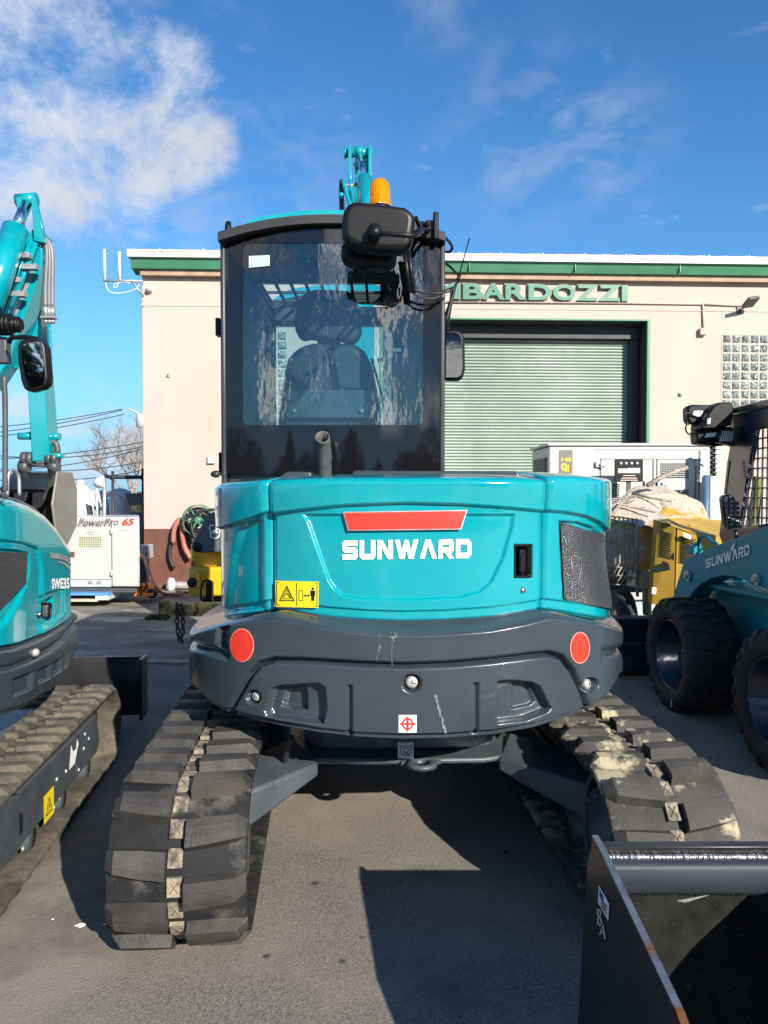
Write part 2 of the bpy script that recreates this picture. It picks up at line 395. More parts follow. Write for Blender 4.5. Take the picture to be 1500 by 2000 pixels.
    tm = nd('ShaderNodeMix', data_type='RGBA', blend_type='MULTIPLY'); tm.inputs[0].default_value = 1; L.new(hm.outputs[2], tm.inputs[6]); tm.inputs[7].default_value = (.84, 1.12, 1.25, 1)
    sb = noise(D, 1.0, 7, .62, .5, ((10, 10, 4.6), (0, .12, 0), (7.3, 1.0, 2.2)))
    sm = nd('ShaderNodeMapRange'); sm.interpolation_type = 'SMOOTHSTEP'; sm.inputs[1].default_value = .53; sm.inputs[2].default_value = .66; L.new(sb, sm.inputs[0])
    def win(x, a, b, c, d):
        n1 = nd('ShaderNodeMapRange'); n1.interpolation_type = 'SMOOTHSTEP'; n1.inputs[1].default_value = a; n1.inputs[2].default_value = b; L.new(x, n1.inputs[0])
        n2 = nd('ShaderNodeMapRange'); n2.interpolation_type = 'SMOOTHSTEP'; n2.inputs[1].default_value = d; n2.inputs[2].default_value = c; L.new(x, n2.inputs[0])
        return math_('MULTIPLY', n1.outputs[0], n2.outputs[0])
    glow = math_('MULTIPLY', math_('MULTIPLY', sm.outputs[0], bk.outputs[0]), math_('MULTIPLY', win(sx.outputs[0], -.50, -.34, .40, .55), win(sx.outputs[2], .06, .10, .30, .37)), True)
    gl = nd('ShaderNodeVectorMath', operation='SCALE'); gl.inputs[0].default_value = (21, 19, 15.5); L.new(glow, gl.inputs['Scale'])
    mix0 = nd('ShaderNodeMix', data_type='RGBA'); L.new(mask, mix0.inputs[0]); L.new(tm.outputs[2], mix0.inputs[6]); L.new(cc.outputs[0], mix0.inputs[7])
    ad = nd('ShaderNodeVectorMath', operation='ADD'); L.new(mix0.outputs[2], ad.inputs[0]); L.new(gl.outputs[0], ad.inputs[1])
    L.new(ad.outputs[0], bg.inputs[0]); return
    mix = nd('ShaderNodeMix', data_type='RGBA'); L.new(mask, mix.inputs[0]); L.new(tm.outputs[2], mix.inputs[6]); L.new(cc.outputs[0], mix.inputs[7])
    L.new(mix.outputs[2], bg.inputs[0])
build_world()

# ================================================================ ground
def asphalt():
    m, nt = nodes('asphalt'); N = nt.nodes; L = nt.links
    out = N.new('ShaderNodeOutputMaterial'); bs = N.new('ShaderNodeBsdfPrincipled'); L.new(bs.outputs[0], out.inputs[0])
    tc = N.new('ShaderNodeTexCoord'); V = tc.outputs['Object']
    def nz(s, d=4, r=.5, loc=(0, 0, 0)):
        mp = N.new('ShaderNodeMapping'); mp.inputs['Location'].default_value = loc; L.new(V, mp.inputs[0])
        n = N.new('ShaderNodeTexNoise'); n.inputs['Scale'].default_value = s; n.inputs['Detail'].default_value = d; n.inputs['Roughness'].default_value = r; L.new(mp.outputs[0], n.inputs[0]); return n.outputs[0]
    def rng(x, a, b, c=0, d=1):
        n = N.new('ShaderNodeMapRange'); n.inputs[1].default_value = a; n.inputs[2].default_value = b; n.inputs[3].default_value = c; n.inputs[4].default_value = d; L.new(x, n.inputs[0]); return n.outputs[0]
    def mix(f, a, b):
        n = N.new('ShaderNodeMix'); n.data_type = 'RGBA'; L.new(f, n.inputs[0])
        for i, q in ((6, a), (7, b)):
            if isinstance(q, tuple): n.inputs[i].default_value = (*q, 1)
            else: L.new(q, n.inputs[i])
        return n.outputs[2]
    vo = N.new('ShaderNodeTexVoronoi'); vo.inputs['Scale'].default_value = 190; L.new(V, vo.inputs[0])
    base = mix(rng(vo.outputs['Color'], .1, .9), (.105, .094, .081), (.315, .283, .242))
    base = mix(rng(nz(330, 3, .6), .35, .7), base, (.10, .09, .08))
    base = mix(rng(nz(1.1, 6, .6), .42, .68), base, (.245, .213, .175))
    base = mix(rng(nz(.9, 6, .65, (5, 2, 0)), .54, .70), base, (.10, .09, .08))
    sp = N.new('ShaderNodeTexVoronoi'); sp.inputs['Scale'].default_value = 48; L.new(V, sp.inputs[0])
    base = mix(rng(sp.outputs['Distance'], .075, .05), base, (.42, .40, .36))
    st = N.new('ShaderNodeTexVoronoi'); st.inputs['Scale'].default_value = 5.5; L.new(V, st.inputs[0])
    stm = rng(st.outputs['Distance'], .10, .045)
    mu = N.new('ShaderNodeMath'); mu.operation = 'MULTIPLY'; L.new(stm, mu.inputs[0]); L.new(rng(nz(9, 2), .52, .58), mu.inputs[1])
    base = mix(mu.outputs[0], base, (.055, .05, .045))
    L.new(base, bs.inputs['Base Color']); bs.inputs['Roughness'].default_value = .85; bs.inputs['Specular IOR Level'].default_value = .2
    bp = N.new('ShaderNodeBump'); bp.inputs['Strength'].default_value = .30; bp.inputs['Distance'].default_value = .004
    L.new(vo.outputs['Distance'], bp.inputs['Height'])
    b2 = N.new('ShaderNodeBump'); b2.inputs['Strength'].default_value = .05; b2.inputs['Distance'].default_value = .008
    L.new(nz(90, 5, .75), b2.inputs['Height']); L.new(bp.outputs[0], b2.inputs['Normal']); L.new(b2.outputs[0], bs.inputs['Normal'])
    return m
def apron():
    m, nt = nodes('stain_shadow_apron'); N = nt.nodes; L = nt.links  # blotchy colour: cement patches plus shadow shapes painted in
    out = N.new('ShaderNodeOutputMaterial'); bs = N.new('ShaderNodeBsdfPrincipled'); L.new(bs.outputs[0], out.inputs[0])
    tc = N.new('ShaderNodeTexCoord')
    def nz(s, d, r, sc_, loc=(0,0,0), dist=0):
        mp = N.new('ShaderNodeMapping'); mp.inputs['Scale'].default_value = sc_; mp.inputs['Location'].default_value = loc; L.new(tc.outputs['Object'], mp.inputs[0])
        n = N.new('ShaderNodeTexNoise'); n.inputs['Scale'].default_value = s; n.inputs['Detail'].default_value = d; n.inputs['Roughness'].default_value = r; n.inputs['Distortion'].default_value = dist; L.new(mp.outputs[0], n.inputs[0]); return n.outputs[0]
    def mix(x, a, b, A, B):
        r = N.new('ShaderNodeMapRange'); r.inputs[1].default_value = a; r.inputs[2].default_value = b; L.new(x, r.inputs[0])
        n = N.new('ShaderNodeMix'); n.data_type = 'RGBA'; L.new(r.outputs[0], n.inputs[0])
        for i, q in ((6, A), (7, B)):
            if isinstance(q, tuple): n.inputs[i].default_value = (*q, 1)
            else: L.new(q, n.inputs[i])
        return n.outputs[2]
    c = mix(nz(1.3, 6, .6, (1, 1.6, 1), (0, 0, 0), .6), .42, .58, (.14, .13, .115), (.30, .275, .225))
    c = mix(nz(1.0, 7, .6, (.8, 1.2, 1), (4, 1, 0), .8), .57, .61, c, (.46, .43, .36))
    c = mix(nz(1.0, 7, .62, (.6, 1.6, 1), (9, 3, 0), 1.2), .625, .64, c, (.66, .64, .58))
    c = mix(nz(3.0, 5, .6, (.5, 1.5, 1), (2, 8, 0)), .60, .66, c, (.06, .055, .05))
    c = mix(nz(120, 3, .6, (1, 1, 1)), .4, .8, c, (.09, .085, .075))
    L.new(c, bs.inputs['Base Color']); bs.inputs['Roughness'].default_value = .8
    bp = N.new('ShaderNodeBump'); bp.inputs['Strength'].default_value = .5; bp.inputs['Distance'].default_value = .01; L.new(nz(60, 5, .7, (1,1,1)), bp.inputs['Height']); L.new(bp.outputs[0], bs.inputs['Normal'])
    return m
g = MB(); s_ = 900
g.add([(-s_, -s_, 0), (s_, -s_, 0), (s_, s_, 0), (-s_, s_, 0)], [(0, 1, 2, 3)])
g.build('ground', asphalt(), kind='structure')
g = MB()
n_ = 60; front = []
for i in range(n_+1):
    x = -14 + 30*i/n_
    front.append((x, 6.35 + .012*sin(x*3) + .01*sin(x*11), .004))
vs = front + [(16, 60, .004), (-14, 60, .004)]
g.add(vs, [list(range(len(vs)))])
g.build('stain_shadow_pavement', apron(), kind='structure')
g = MB(); g.lim((-14, 6.20, .001), (16, 6.34, .012)); g.build('concrete_drain_strip', mat('pale_strip', (.28, .26, .22), .85, var=.3, scale=8, col2=(.12, .11, .1), c2=(.5, .6), s2=5, bump=.4), kind='structure')

# ================================================================ warehouse
BZ = 11.0
bx0 = P(281, 960, BZ)
BA = R(2.3)
B = thing('warehouse', 'cream stucco warehouse with green fascia, brown base and a pale green roller door', 'building', (bx0.x, BZ, 0), BA)
BM = WM[B.name].copy(); BI = BM.inverted()
def WPt(px, py, y=0.0):
    """photo pixel on the wall plane (local y) -> local coordinates of the warehouse"""
    o = BI @ Vector((0, 0, CAMZ)); q = BI @ P(px, py, 5.0)
    d = q - o; k = (y - o.y) / d.y
    return o + d*k
def wbox(mb, px0, py0, px1, py1, y0, y1, mi=0):
    """box whose front face (at local y0) spans the pixel rectangle"""
    a = WPt(px0, py0, y0); b = WPt(px1, py1, y0)
    mb.lim((a.x, y0, b.z), (b.x, y1, a.z), mi)
WT = 4.62; WL = 13.0
dx0 = WPt(746, 622).x; dx1 = WPt(1266, 622).x; dz = WPt(1000, 623).z
REC = .42
mb = MB(BM); ZB = WPt(286, 1033).z
for (xa, xb, za) in ((0, dx0, ZB), (dx1, WL, ZB)):
    mb.lim((xa, 0, za), (xb, REC+.3, WT))
mb.lim((dx0, 0, dz), (dx1, REC+.3, WT))
mb.lim((0, REC+.3, ZB), (.3, 9, WT)); mb.lim((WL-.3, REC+.3, ZB), (WL, 9, WT)); mb.lim((.3, 8.7, ZB), (WL-.3, 9, WT))
mb.build('wall', M['wall'], B)
mb = MB(BM)
mb.lim((-.003, -.006, 0), (dx0+.003, REC+.29, ZB)); mb.build('wainscot', M['brown'], B); mb = MB(BM); mb.lim((dx1-.003, -.006, 0), (WL+.003, REC+.29, ZB))
mb.build('wainscot', M['brown'], B); mb = MB(BM)
mb.lim((-.003, REC+.29, 0), (.3, 9.003, ZB))
mb.build('wainscot', M['brown'], B)
mb = MB(BM)
mb.lim((.3, .3, WT-.06), (WL-.3, 8.7, WT)); mb.build('roof', M['seal'], B)
# recess jambs (green) and roller door slats
mb = MB(BM)
mb.lim((dx1-.012, -.012, 0), (dx1+.03, .06, dz+.012)); mb.lim((dx0-.03, -.012, 0), (dx0+.012, .06, dz+.012)); mb.lim((dx0+.012, -.012, dz-.012), (dx1-.012, .06, dz+.012))
mb.build('door_frame', M['green'], B)
def slat(u, v):
    z = .02 + (dz-.0)*v
    k = (v*84) % 1.0
    off = -.016*sin(pi*min(1, k/.82)) if k < .82 else .012
    return (dx0+.03 + (dx1-dx0-.06)*u, REC-.02+off, z)
mb = MB(BM); mb.grid(slat, 1, 84*8, smooth=False); 
dr = mb.build('roller_door', M['door'], B)
mb = MB(BM); mb.lim((dx1-.03, .06, 0), (dx1-.001, REC+.28, dz)); mb.lim((dx0+.001, .06, 0), (dx0+.03, REC+.28, dz)); mb.lim((dx0+.03, .06, dz-.03), (dx1-.03, REC+.28, dz-.001)); mb.lim((dx0+.03, REC+.1, 0), (dx1-.03, REC+.14, dz-.03)); mb.build('door_recess', M['seal'], B)  # reveal lined in black, its shade put into the colour
mb = MB(BM); mb.lim((dx0+.03, REC-.16, dz-.22), (dx1-.03, REC-.03, dz-.03)); mb.build('door_hood', M['seal'], dr)
mb = MB(BM); mb.lim((dx1-.16, REC-.14, 0), (dx1-.036, REC-.04, dz-.22)); mb.build('door_track', M['seal'], dr); mb = MB(BM); mb.lim((dx0+.036, REC-.14, 0), (dx0+.16, REC-.04, dz-.22)); mb.build('door_track', M['seal'], dr)
# fascia and coping
zf0 = WPt(281, 534).z; zf1 = WPt(281, 511).z; zc = WPt(281, 499).z
mb = MB(BM)
mb.prism([(-.11, -.15, zf0+.03), (-.11, -.20, zf1), (-.11, .1, zf1), (-.11, .1, zf0)], (WL+.25, 0, 0))
for i in range(8):
    x = 1.6 + i*1.52; mb.lim((x, -.205, zf0+.05), (x+.012, -.17, zf1))
mb.build('fascia', M['green'], B)
mb = MB(BM); mb.lim((-.14, -.24, zf1), (WL+.19, .35, zc)); mb.lim((-.14, -.25, zc-.012), (WL+.19, -.24, zc+.012))
mb.build('coping', M['coping'], B)
mb = MB(BM); mb.lim((.0, -.10, zf0-.05), (WL, 0, zf0+.028)); mb.build('fascia_shadow_line', mat('shadow_line_brown', (.32, .22, .15), .7, var=.2), B)  # brown strip paints the shadow line beneath the fascia
mb = MB(BM); mb.lim((-.01, -.03, WPt(281, 598).z), (.02, .3, WPt(281, 594).z)); 
mb.lim((0.02, -.008, WPt(281, 596).z-.012), (WL, .0, WPt(281, 596).z+.012)); mb.build('stucco_joint', M['wall'], B)
# glass block windows
def blocks(px0, py0, px1, py1, nx, ny, pitch=None):
    a = WPt(px0, py0, -.004); b = WPt(px1, py1, -.004)
    w_, h_ = (b.x-a.x)/nx, (a.z-b.z)/ny
    fr = MB(BM); fr.lim((a.x-.01, -.006, b.z-.01), (b.x+.01, -.002, a.z+.01))
    f = fr.build('window_grout', mat('block_grout', (.42, .38, .32), .8, var=.1), B)
    mb = MB(BM)
    for i in range(nx):
        for j in range(ny):
            x0, z0 = a.x+w_*i+.012, b.z+h_*j+.012
            X0, Z0 = w_-.024, h_-.024
            mb.grid(lambda u, v: (x0+X0*u, -.010-.022*(1-(2*u-1)**4)*(1-(2*v-1)**4), z0+Z0*v), 6, 6)
    mb.build('glass_block', GB, f)
def glassblock():
    m, nt = nodes('glass_block'); N = nt.nodes; L = nt.links
    out = N.new('ShaderNodeOutputMaterial'); bs = N.new('ShaderNodeBsdfPrincipled'); L.new(bs.outputs[0], out.inputs[0])
    tc = N.new('ShaderNodeTexCoord'); n = N.new('ShaderNodeTexNoise'); n.inputs['Scale'].default_value = 17; n.inputs['Detail'].default_value = 1.5; n.inputs['Distortion'].default_value = 1.5; L.new(tc.outputs['Object'], n.inputs[0])
    cr = N.new('ShaderNodeValToRGB'); e = cr.color_ramp.elements; e[0].position = .42; e[0].color = (.10, .115, .11, 1); e[1].position = .53; e[1].color = (.34, .36, .34, 1); x = e.new(.60); x.color = (.15, .17, .16, 1)
    L.new(n.outputs[0], cr.inputs[0]); L.new(cr.outputs[0], bs.inputs['Base Color']); bs.inputs['Roughness'].default_value = .12; bs.inputs['Specular IOR Level'].default_value = .9
    bp = N.new('ShaderNodeBump'); bp.inputs['Strength'].default_value = 1; bp.inputs['Distance'].default_value = .05; L.new(n.outputs[0], bp.inputs['Height']); L.new(bp.outputs[0], bs.inputs['Normal'])
    return m
GB = glassblock()
blocks(1411, 653, 1411+17.8*12, 653+18.2*8, 12, 8)
blocks(522, 647, 522+19.5*2, 647+18.3*10, 2, 10)
# sign letters
def text_mesh(txt, offset=0.0, shear=0.0, spacing=1.0, extrude=0.0):
    c = bpy.data.curves.new('txt', 'FONT'); c.body = txt; c.offset = offset; c.shear = shear; c.space_character = spacing; c.resolution_u = 4; c.extrude = extrude
    o = bpy.data.objects.new('txt', c)
    me = bpy.data.meshes.new_from_object(o)
    vs = [v.co.copy() for v in me.vertices]; fs = [list(p.vertices) for p in me.polygons]
    bpy.data.objects.remove(o); bpy.data.meshes.remove(me); bpy.data.curves.remove(c)
    x0 = min(v.x for v in vs); x1 = max(v.x for v in vs); y0 = min(v.y for v in vs); y1 = max(v.y for v in vs)
    vs = [((v.x-x0)/(x1-x0), (v.y-y0)/(y1-y0), v.z) for v in vs]
    return vs, fs
px_l = {'L': (722, 757), 'O': (762, 805), 'M': (811, 897), 'B': (904, 944), 'A': (942, 986), 'R': (987, 1028), 'D': (1032, 1077), 'o': (1080, 1124), 'Z': (1126, 1168), 'z': (1169, 1212), 'I': (1214, 1226)}
px_l['O'] = (760, 803); px_l['M'] = (808, 898)
S = thing('sign_lettering', 'raised green capital letters LOMBARDOZZI under the fascia above the roller door', 'sign', tuple(BM @ Vector((dx0, -.03, dz+.3))), BA)
for ch, (xa, xb) in px_l.items():
    t = .0 if ch != 'M' else 0
    yb = 584 + (xa-860)*.0125; yt = yb-30.5
    a = WPt(xa, yb, -.05); b = WPt(xb, yt, -.05)
    for nm, mtl, y0, y1, gr in (('letter_shadow_edge', M['letter_shadow'], -.035, 0.0, .012), ('letter', M['letter'], -.06, -.035, 0)):  # yellowish rim behind each letter paints its shadow outline
        if ch == 'I':
            mb = MB(BM); mb.lim((a.x-gr, y0, a.z-gr), (b.x+gr, y1-.0005, b.z+gr))
        else:
            vs, fs = text_mesh({'o': 'O', 'z': 'Z'}.get(ch, ch), offset=(.035 if ch != 'M' else .0), extrude=.5)
            mb = MB(BM)
            mb.add([(a.x-gr+(b.x-a.x+2*gr)*v[0], (y0+y1)/2-(v[2])*(y1-y0), a.z-gr+(b.z-a.z+2*gr)*v[1]) for v in vs], fs)
        if nm == 'letter_shadow_edge': eo = mb.build(nm, mtl, S)
        else: mb.build(nm, mtl, S)
# wall fittings
mb = MB(BM)
def wtube(pts, r, y=-.02, mi=0, n=6): mb.tube([WPt(x, yy, y) for x, yy in pts], r, n, mi)
C_ = thing('electrical_conduit', 'cream painted conduit running along the wall under the sign to a small junction box', 'conduit', tuple(BM @ Vector((dx1, -.02, 3.5))), BA)
mb = MB(BM); wtube([(872, 590), (1215, 592), (1370, 594)], .012); wtube([(1370, 594), (1455, 597)], .012); wtube([(1373, 594), (1374, 640)], .014); mb.build('pipe', M['wall'], C_)
mb = MB(BM); wbox(mb, 1368, 640, 1381, 654, -.07, -.002); mb.build('junction_box', M['wall'], C_, bevel=.01)
Fl = thing('wall_floodlight', 'small grey floodlight on the wall above the glass block window', 'light fixture', tuple(BM @ WPt(1465, 592, -.1)), BA)
mb = MB(BM); a = WPt(1466, 590, -.22); mb.box((0, 0, 0), (.17, .22, .05), M=ortho(a.x, -.22, a.z) @ Matrix.Rotation(R(-22), 4, 'X') @ Matrix.Rotation(R(-10), 4, 'Y')); mb.build('lamp_head', M['dgrey'], Fl, bevel=.008)
mb = MB(BM); mb.tube([(a.x-.06, 0, a.z-.07), (a.x-.06, -.1, a.z-.07), (a.x-.03, -.2, a.z-.02)], .014); mb.box((a.x-.06, -.012, a.z-.07), (.07, .02, .1)); mb.build('bracket', M['dgrey'], Fl)
for px, py, r_, nm, lab in ((1329, 770, .035, 'round_wall_cap', 'small round cream cap on the wall right of the roller door'),):
    mb = MB(BM); a = WPt(px, py, 0); mb.lathe([(0, -.035), (r_*.5, -.035), (r_*.55, -.02), (r_, -.02), (r_, 0)], (a.x, 0, a.z), 'Y', 20); o = mb.build(nm, M['wall'], loc=tuple(BM @ a)); tag(o, lab, 'wall cap')
mb = MB(BM); wbox(mb, 405, 891, 419, 905, -.05, -.001); o = mb.build('outlet_box', M['coping'], loc=tuple(BM @ WPt(412, 900)), bevel=.006); tag(o, 'small white outlet box on the wall just left of the black cab', 'outlet box')
mb = MB(BM); a = WPt(333, 733, 0); mb.tube([(a.x-.03, 0, a.z+.02), (a.x-.03, -.05, a.z), (a.x+.01, -.05, a.z)], .008); o = mb.build('wall_hook', M['galv'], loc=tuple(BM @ a)); tag(o, 'tiny metal hook high on the bare left wall', 'hook')
mb = MB(BM); a = WPt(293, 566, 0); mb.lathe([(0.001, -.10), (.03, -.09), (.045, -.05), (.03, -.04), (.05, -.03), (.05, 0)], (a.x, 0, a.z), 'Y', 16); o = mb.build('wall_sensor', M['coping'], loc=tuple(BM @ a)); tag(o, 'white wall sensor just under the left end of the fascia', 'sensor')
# antenna mast at the left corner
A = thing('roof_antenna', 'twin white whip antenna on a horizontal bracket at the left roof corner', 'antenna', tuple(BM @ Vector((0, -.05, 4.2))), BA)
mb = MB(BM)
mb.tube([WPt(202, 548, -.05), WPt(280, 549, -.05)], .018); mb.tube([WPt(258, 550, -.05), WPt(280, 578, -.02)], .015); mb.build('bracket_arm', M['galv'], A)
for x, y0, y1 in ((204, 487, 549), (233, 492, 547)):
    mb = MB(BM); mb.tube([WPt(x, y0, -.05), WPt(x+1, y1, -.05)], .020); mb.build('whip', M['coping'], A)
mb = MB(BM); mb.tube(smoothpts([WPt(206, 552, -.05), WPt(212, 568, -.05), WPt(232, 573, -.05), WPt(262, 566, -.05), WPt(272, 556, -.05)]), .008, 5); mb.tube(smoothpts([WPt(233, 550, -.05), WPt(226, 562, -.05), WPt(222, 556, -.05), WPt(240, 551, -.05), WPt(255, 553, -.05)]), .007, 5); mb.build('cable', M['coping'], A)
# string lights on the coping
SL = thing('string_lights', 'string of small red, white and blue bulbs along the top of the white coping', 'string lights', tuple(BM @ Vector((0, -.2, zc))), BA)
mb = MB(BM); pts = []
for i in range(140): 
    x = .0 + i*.093; pts.append((x, -.2, zc+.025+.012*sin(i*1.7)))
mb.tube(pts, .003, 4); mb.build('wire', M['galv'], SL)
for k, c in enumerate(((.7, .05, .04), (.8, .8, .8), (.06, .12, .6))):
    mb = MB(BM)
    for i in range(k, 64, 3):
        x = .1+i*.2; mb.lathe([(.001, .032), (.009, .026), (.011, .014), (.007, 0)], (x, -.2, zc+.015), 'Z', 6)
    mb.build('bulb', mat('bulb_%d' % k, c, .3), SL, kind='stuff')
# ================================================================ curved body shells
class Shell:
    """upright shell whose plan outline is a rounded square open to the front"""
    def __init__(s, cx, cy, rx, ry, n, fwd=.35, yaw=0, ml=None):
        pts = []; K = 1400
        for i in range(K+1):
            a = R(-90 + 180*i/K); sx, cx_ = sin(a), cos(a)
            pts.append((rx*math.copysign(abs(sx)**(2/n), sx), -ry*abs(cx_)**(2/n)))
        pts = [(-rx, fwd)] + pts + [(rx, fwd)]
        c, q = cos(yaw), sin(yaw)
        s.p = [Vector((cx + x*c - y*q, cy + x*q + y*c, 0)) for x, y in pts]
        s.l = [0]
        for a, b in zip(s.p, s.p[1:]): s.l.append(s.l[-1] + (b-a).length)
        s.L = s.l[-1]
        # visible range (monotonic in x/y)
        u = [p.x/p.y for p in s.p]
        s.i0 = min(range(len(u)), key=lambda i: u[i]); s.i1 = max(range(len(u)), key=lambda i: u[i])
        s.u = u
        import bisect; s.bis = bisect
    def at(s, t):
        t = max(0, min(s.L, t)); i = min(max(s.bis.bisect_right(s.l, t)-1, 0), len(s.p)-2)
        while s.l[i+1]-s.l[i] < 1e-9: i += 1
        k = (t-s.l[i])/(s.l[i+1]-s.l[i]); p = s.p[i].lerp(s.p[i+1], k)
        a = s.p[max(0, i-6)]; b = s.p[min(len(s.p)-1, i+7)]
        d = (b-a).normalized(); return p, Vector((d.y, -d.x, 0))
    def X(s, t):
        p, n = s.at(t); return 750 + 1500*p.x/p.y
    def t_of(s, X):
        a, b = s.l[s.i0], s.l[s.i1]
        for _ in range(40):
            m = (a+b)/2
            if s.X(m) < X: a = m
            else: b = m
        return (a+b)/2
    def pt(s, X, Y, off=0):
        p, n = s.at(s.t_of(X)); z = zat(Y, p.y)
        return Vector((p.x, p.y, z)) + n*off
    def sheet(s, mb, t0, t1, nc, nr, top, bot, disp, mi=0, mf=None, pre=(), post=(), edge=0.0, edgeL=True, edgeR=True, cs=.25):
        """nr rows between photo heights top(X) and bot(X); pre/post: extra rows (inset, dz) above / below"""
        cols = []
        ts = [t0 + (t1-t0)*i/nc for i in range(nc+1)]
        ets = []
        if edge and edgeL: ets.append((ts[0], edge))
        ets += [(t, 0) for t in ts]
        if edge and edgeR: ets.append((ts[-1], edge))
        xi0, xi1 = s.u[s.i0], s.u[s.i1]
        cen = sum((p for p in s.p), Vector())/len(s.p)
        for t, ein in ets:
            p, n = s.at(t); X = 750+1500*p.x/p.y
            yt, yb = top(X), bot(X)
            # beyond the tangent points keep the heights of the tangent point
            pu = s.p[s.i0] if t < s.l[s.i0] else (s.p[s.i1] if t > s.l[s.i1] else p)
            Xc = 750+1500*pu.x/pu.y
            if pu is not p: yt, yb = top(Xc), bot(Xc)
            zt, zb = zat(yt, pu.y), zat(yb, pu.y)
            col = []
            for inset, dz in pre:
                if inset > .45: q = p.lerp(cen, inset)
                else: q = p - n*(inset)
                col.append(Vector((q.x, q.y, zt+dz)))
            d0 = disp(X, yt) if pre else 0
            for j in range(nr+1):
                k = j/nr; Y = yt+(yb-yt)*k
                d = disp(X, Y) - ein
                q = p + n*d
                col.append(Vector((q.x, q.y, zt+(zb-zt)*k)))
            for inset, dz in post:
                if inset > .45: q = p.lerp(cen, inset)
                else: q = p - n*inset
                col.append(Vector((q.x, q.y, zb+dz)))
            cols.append((X, yt, yb, col))
        b = len(mb.v); H = len(cols[0][3])
        for X, a_, b_, col in cols: mb.v += col
        for i in range(len(cols)-1):
            for j in range(H-1):
                mb.f.append([b+i*H+j, b+i*H+j+1, b+(i+1)*H+j+1, b+(i+1)*H+j]); mb.s.append(True)
                if mf:
                    X, yt, yb, _ = cols[i]; k = (j-len(pre)+.5)/nr
                    mb.m.append(mf((X+cols[i+1][0])/2, yt+(yb-yt)*k, mi))
                else: mb.m.append(mi)
    def decal(s, mb, quad, nx=1, ny=1, off=.003, mi=0):
        """quad: four photo points (tl, tr, br, bl)"""
        (a, b, c, d) = quad
        def fn(u, v):
            x = (a[0]*(1-u)+b[0]*u)*(1-v)+(d[0]*(1-u)+c[0]*u)*v; y = (a[1]*(1-u)+b[1]*u)*(1-v)+(d[1]*(1-u)+c[1]*u)*v
            return s.pt(x, y, off(x, y) if callable(off) else off)
        bq = len(mb.v); mb.grid(fn, nx, ny, mi)
        for i in range(len(mb.f)-nx*ny, len(mb.f)): mb.f[i].reverse()
    def poly(s, mb, pts, off=.003, mi=0):
        vs = [s.pt(x, y, off) for x, y in pts]; mb.add(vs, [list(range(len(vs)))], mi)
    def line(s, mb, pts, wd, off=.004, mi=0, closed=False):
        """flat painted line following photo points, mitred, width in photo px"""
        strip(lambda x, y: s.pt(x, y, off), mb, pts, wd, mi, closed)
def strip(fn, mb, pts, wd, mi=0, closed=False):
    pts = [Vector((p[0], p[1])) for p in pts]; n = len(pts); L_, R_ = [], []
    for i, p in enumerate(pts):
        if closed or 0 < i < n-1:
            a = (p-pts[i-1]).normalized(); b = (pts[(i+1) % n]-p).normalized()
        elif i == 0: a = b = (pts[1]-p).normalized()
        else: a = b = (p-pts[-2]).normalized()
        t = (a+b); t = t.normalized() if t.length > 1e-6 else a
        nn = Vector((-t.y, t.x)); k = wd/2/max(.35, abs(nn.dot(Vector((-a.y, a.x)))))
        L_.append(p+nn*k); R_.append(p-nn*k)
    vs = [fn(q.x, q.y) for q in L_] + [fn(q.x, q.y) for q in R_]
    fs = [(i, (i+1) % n, n+(i+1) % n, n+i) for i in range(n if closed else n-1)]
    mb.add(vs, fs, mi)
# block letters: polygons and strokes in a unit box (x right, y up)
LET = {
 'S': (1.0, [('s', [(1,.86),(.2,.86),(.14,.8),(.14,.56),(.2,.5),(.8,.5),(.86,.44),(.86,.2),(.8,.14),(0,.14)])]),
 'U': (1.0, [('s', [(.14,1),(.14,.2),(.2,.14),(.8,.14),(.86,.2),(.86,1)])]),
 'N': (1.0, [('p', [(0,0),(0,1),(.34,1),(.72,.42),(.72,1),(1,1),(1,0),(.68,0),(.28,.6),(.28,0)])]),
 'W': (1.45, [('p', [(0,1),(.3,1),(.45,.42),(.62,1),(.86,1),(1.02,.42),(1.2,1),(1.5,1),(1.18,0),(.88,0),(.74,.46),(.60,0),(.28,0)])]),
 'A': (1.06, [('p', [(0,0),(.38,1),(.70,1),(1.1,0),(.8,0),(.54,.68),(.30,0)])]),
 'R': (1.0, [('s', [(.14,0),(.14,.8),(.2,.86),(.8,.86),(.86,.8),(.86,.5),(.8,.44),(.285,.44)]), ('p', [(.42,.295),(.74,.295),(1.02,0),(.68,0)])]),
 'D': (1.0, [('c', [(.14,.14),(.14,.86),(.74,.86),(.86,.74),(.86,.26),(.74,.14)])]),
}
def word(fn, mb, txt, x0, x1, gap=.13, mi=0, sw=.28):
    """fn(u,v) maps unit-height word coordinates (u in 0..1 across, v up 0..1) to space"""
    tot = sum(LET[c][0] for c in txt) + gap*(len(txt)-1); x = 0
    for c in txt:
        wd, parts = LET[c]
        for kind, pts in parts:
            if kind == 'p': vs = [fn((x+p[0])/tot, p[1]) for p in pts]; mb.add(vs, [list(range(len(vs)))], mi)
            else: strip(lambda a, b: fn((x+a)/tot, b), mb, pts, sw, mi, kind == 'c')
        x += wd+gap
    return tot

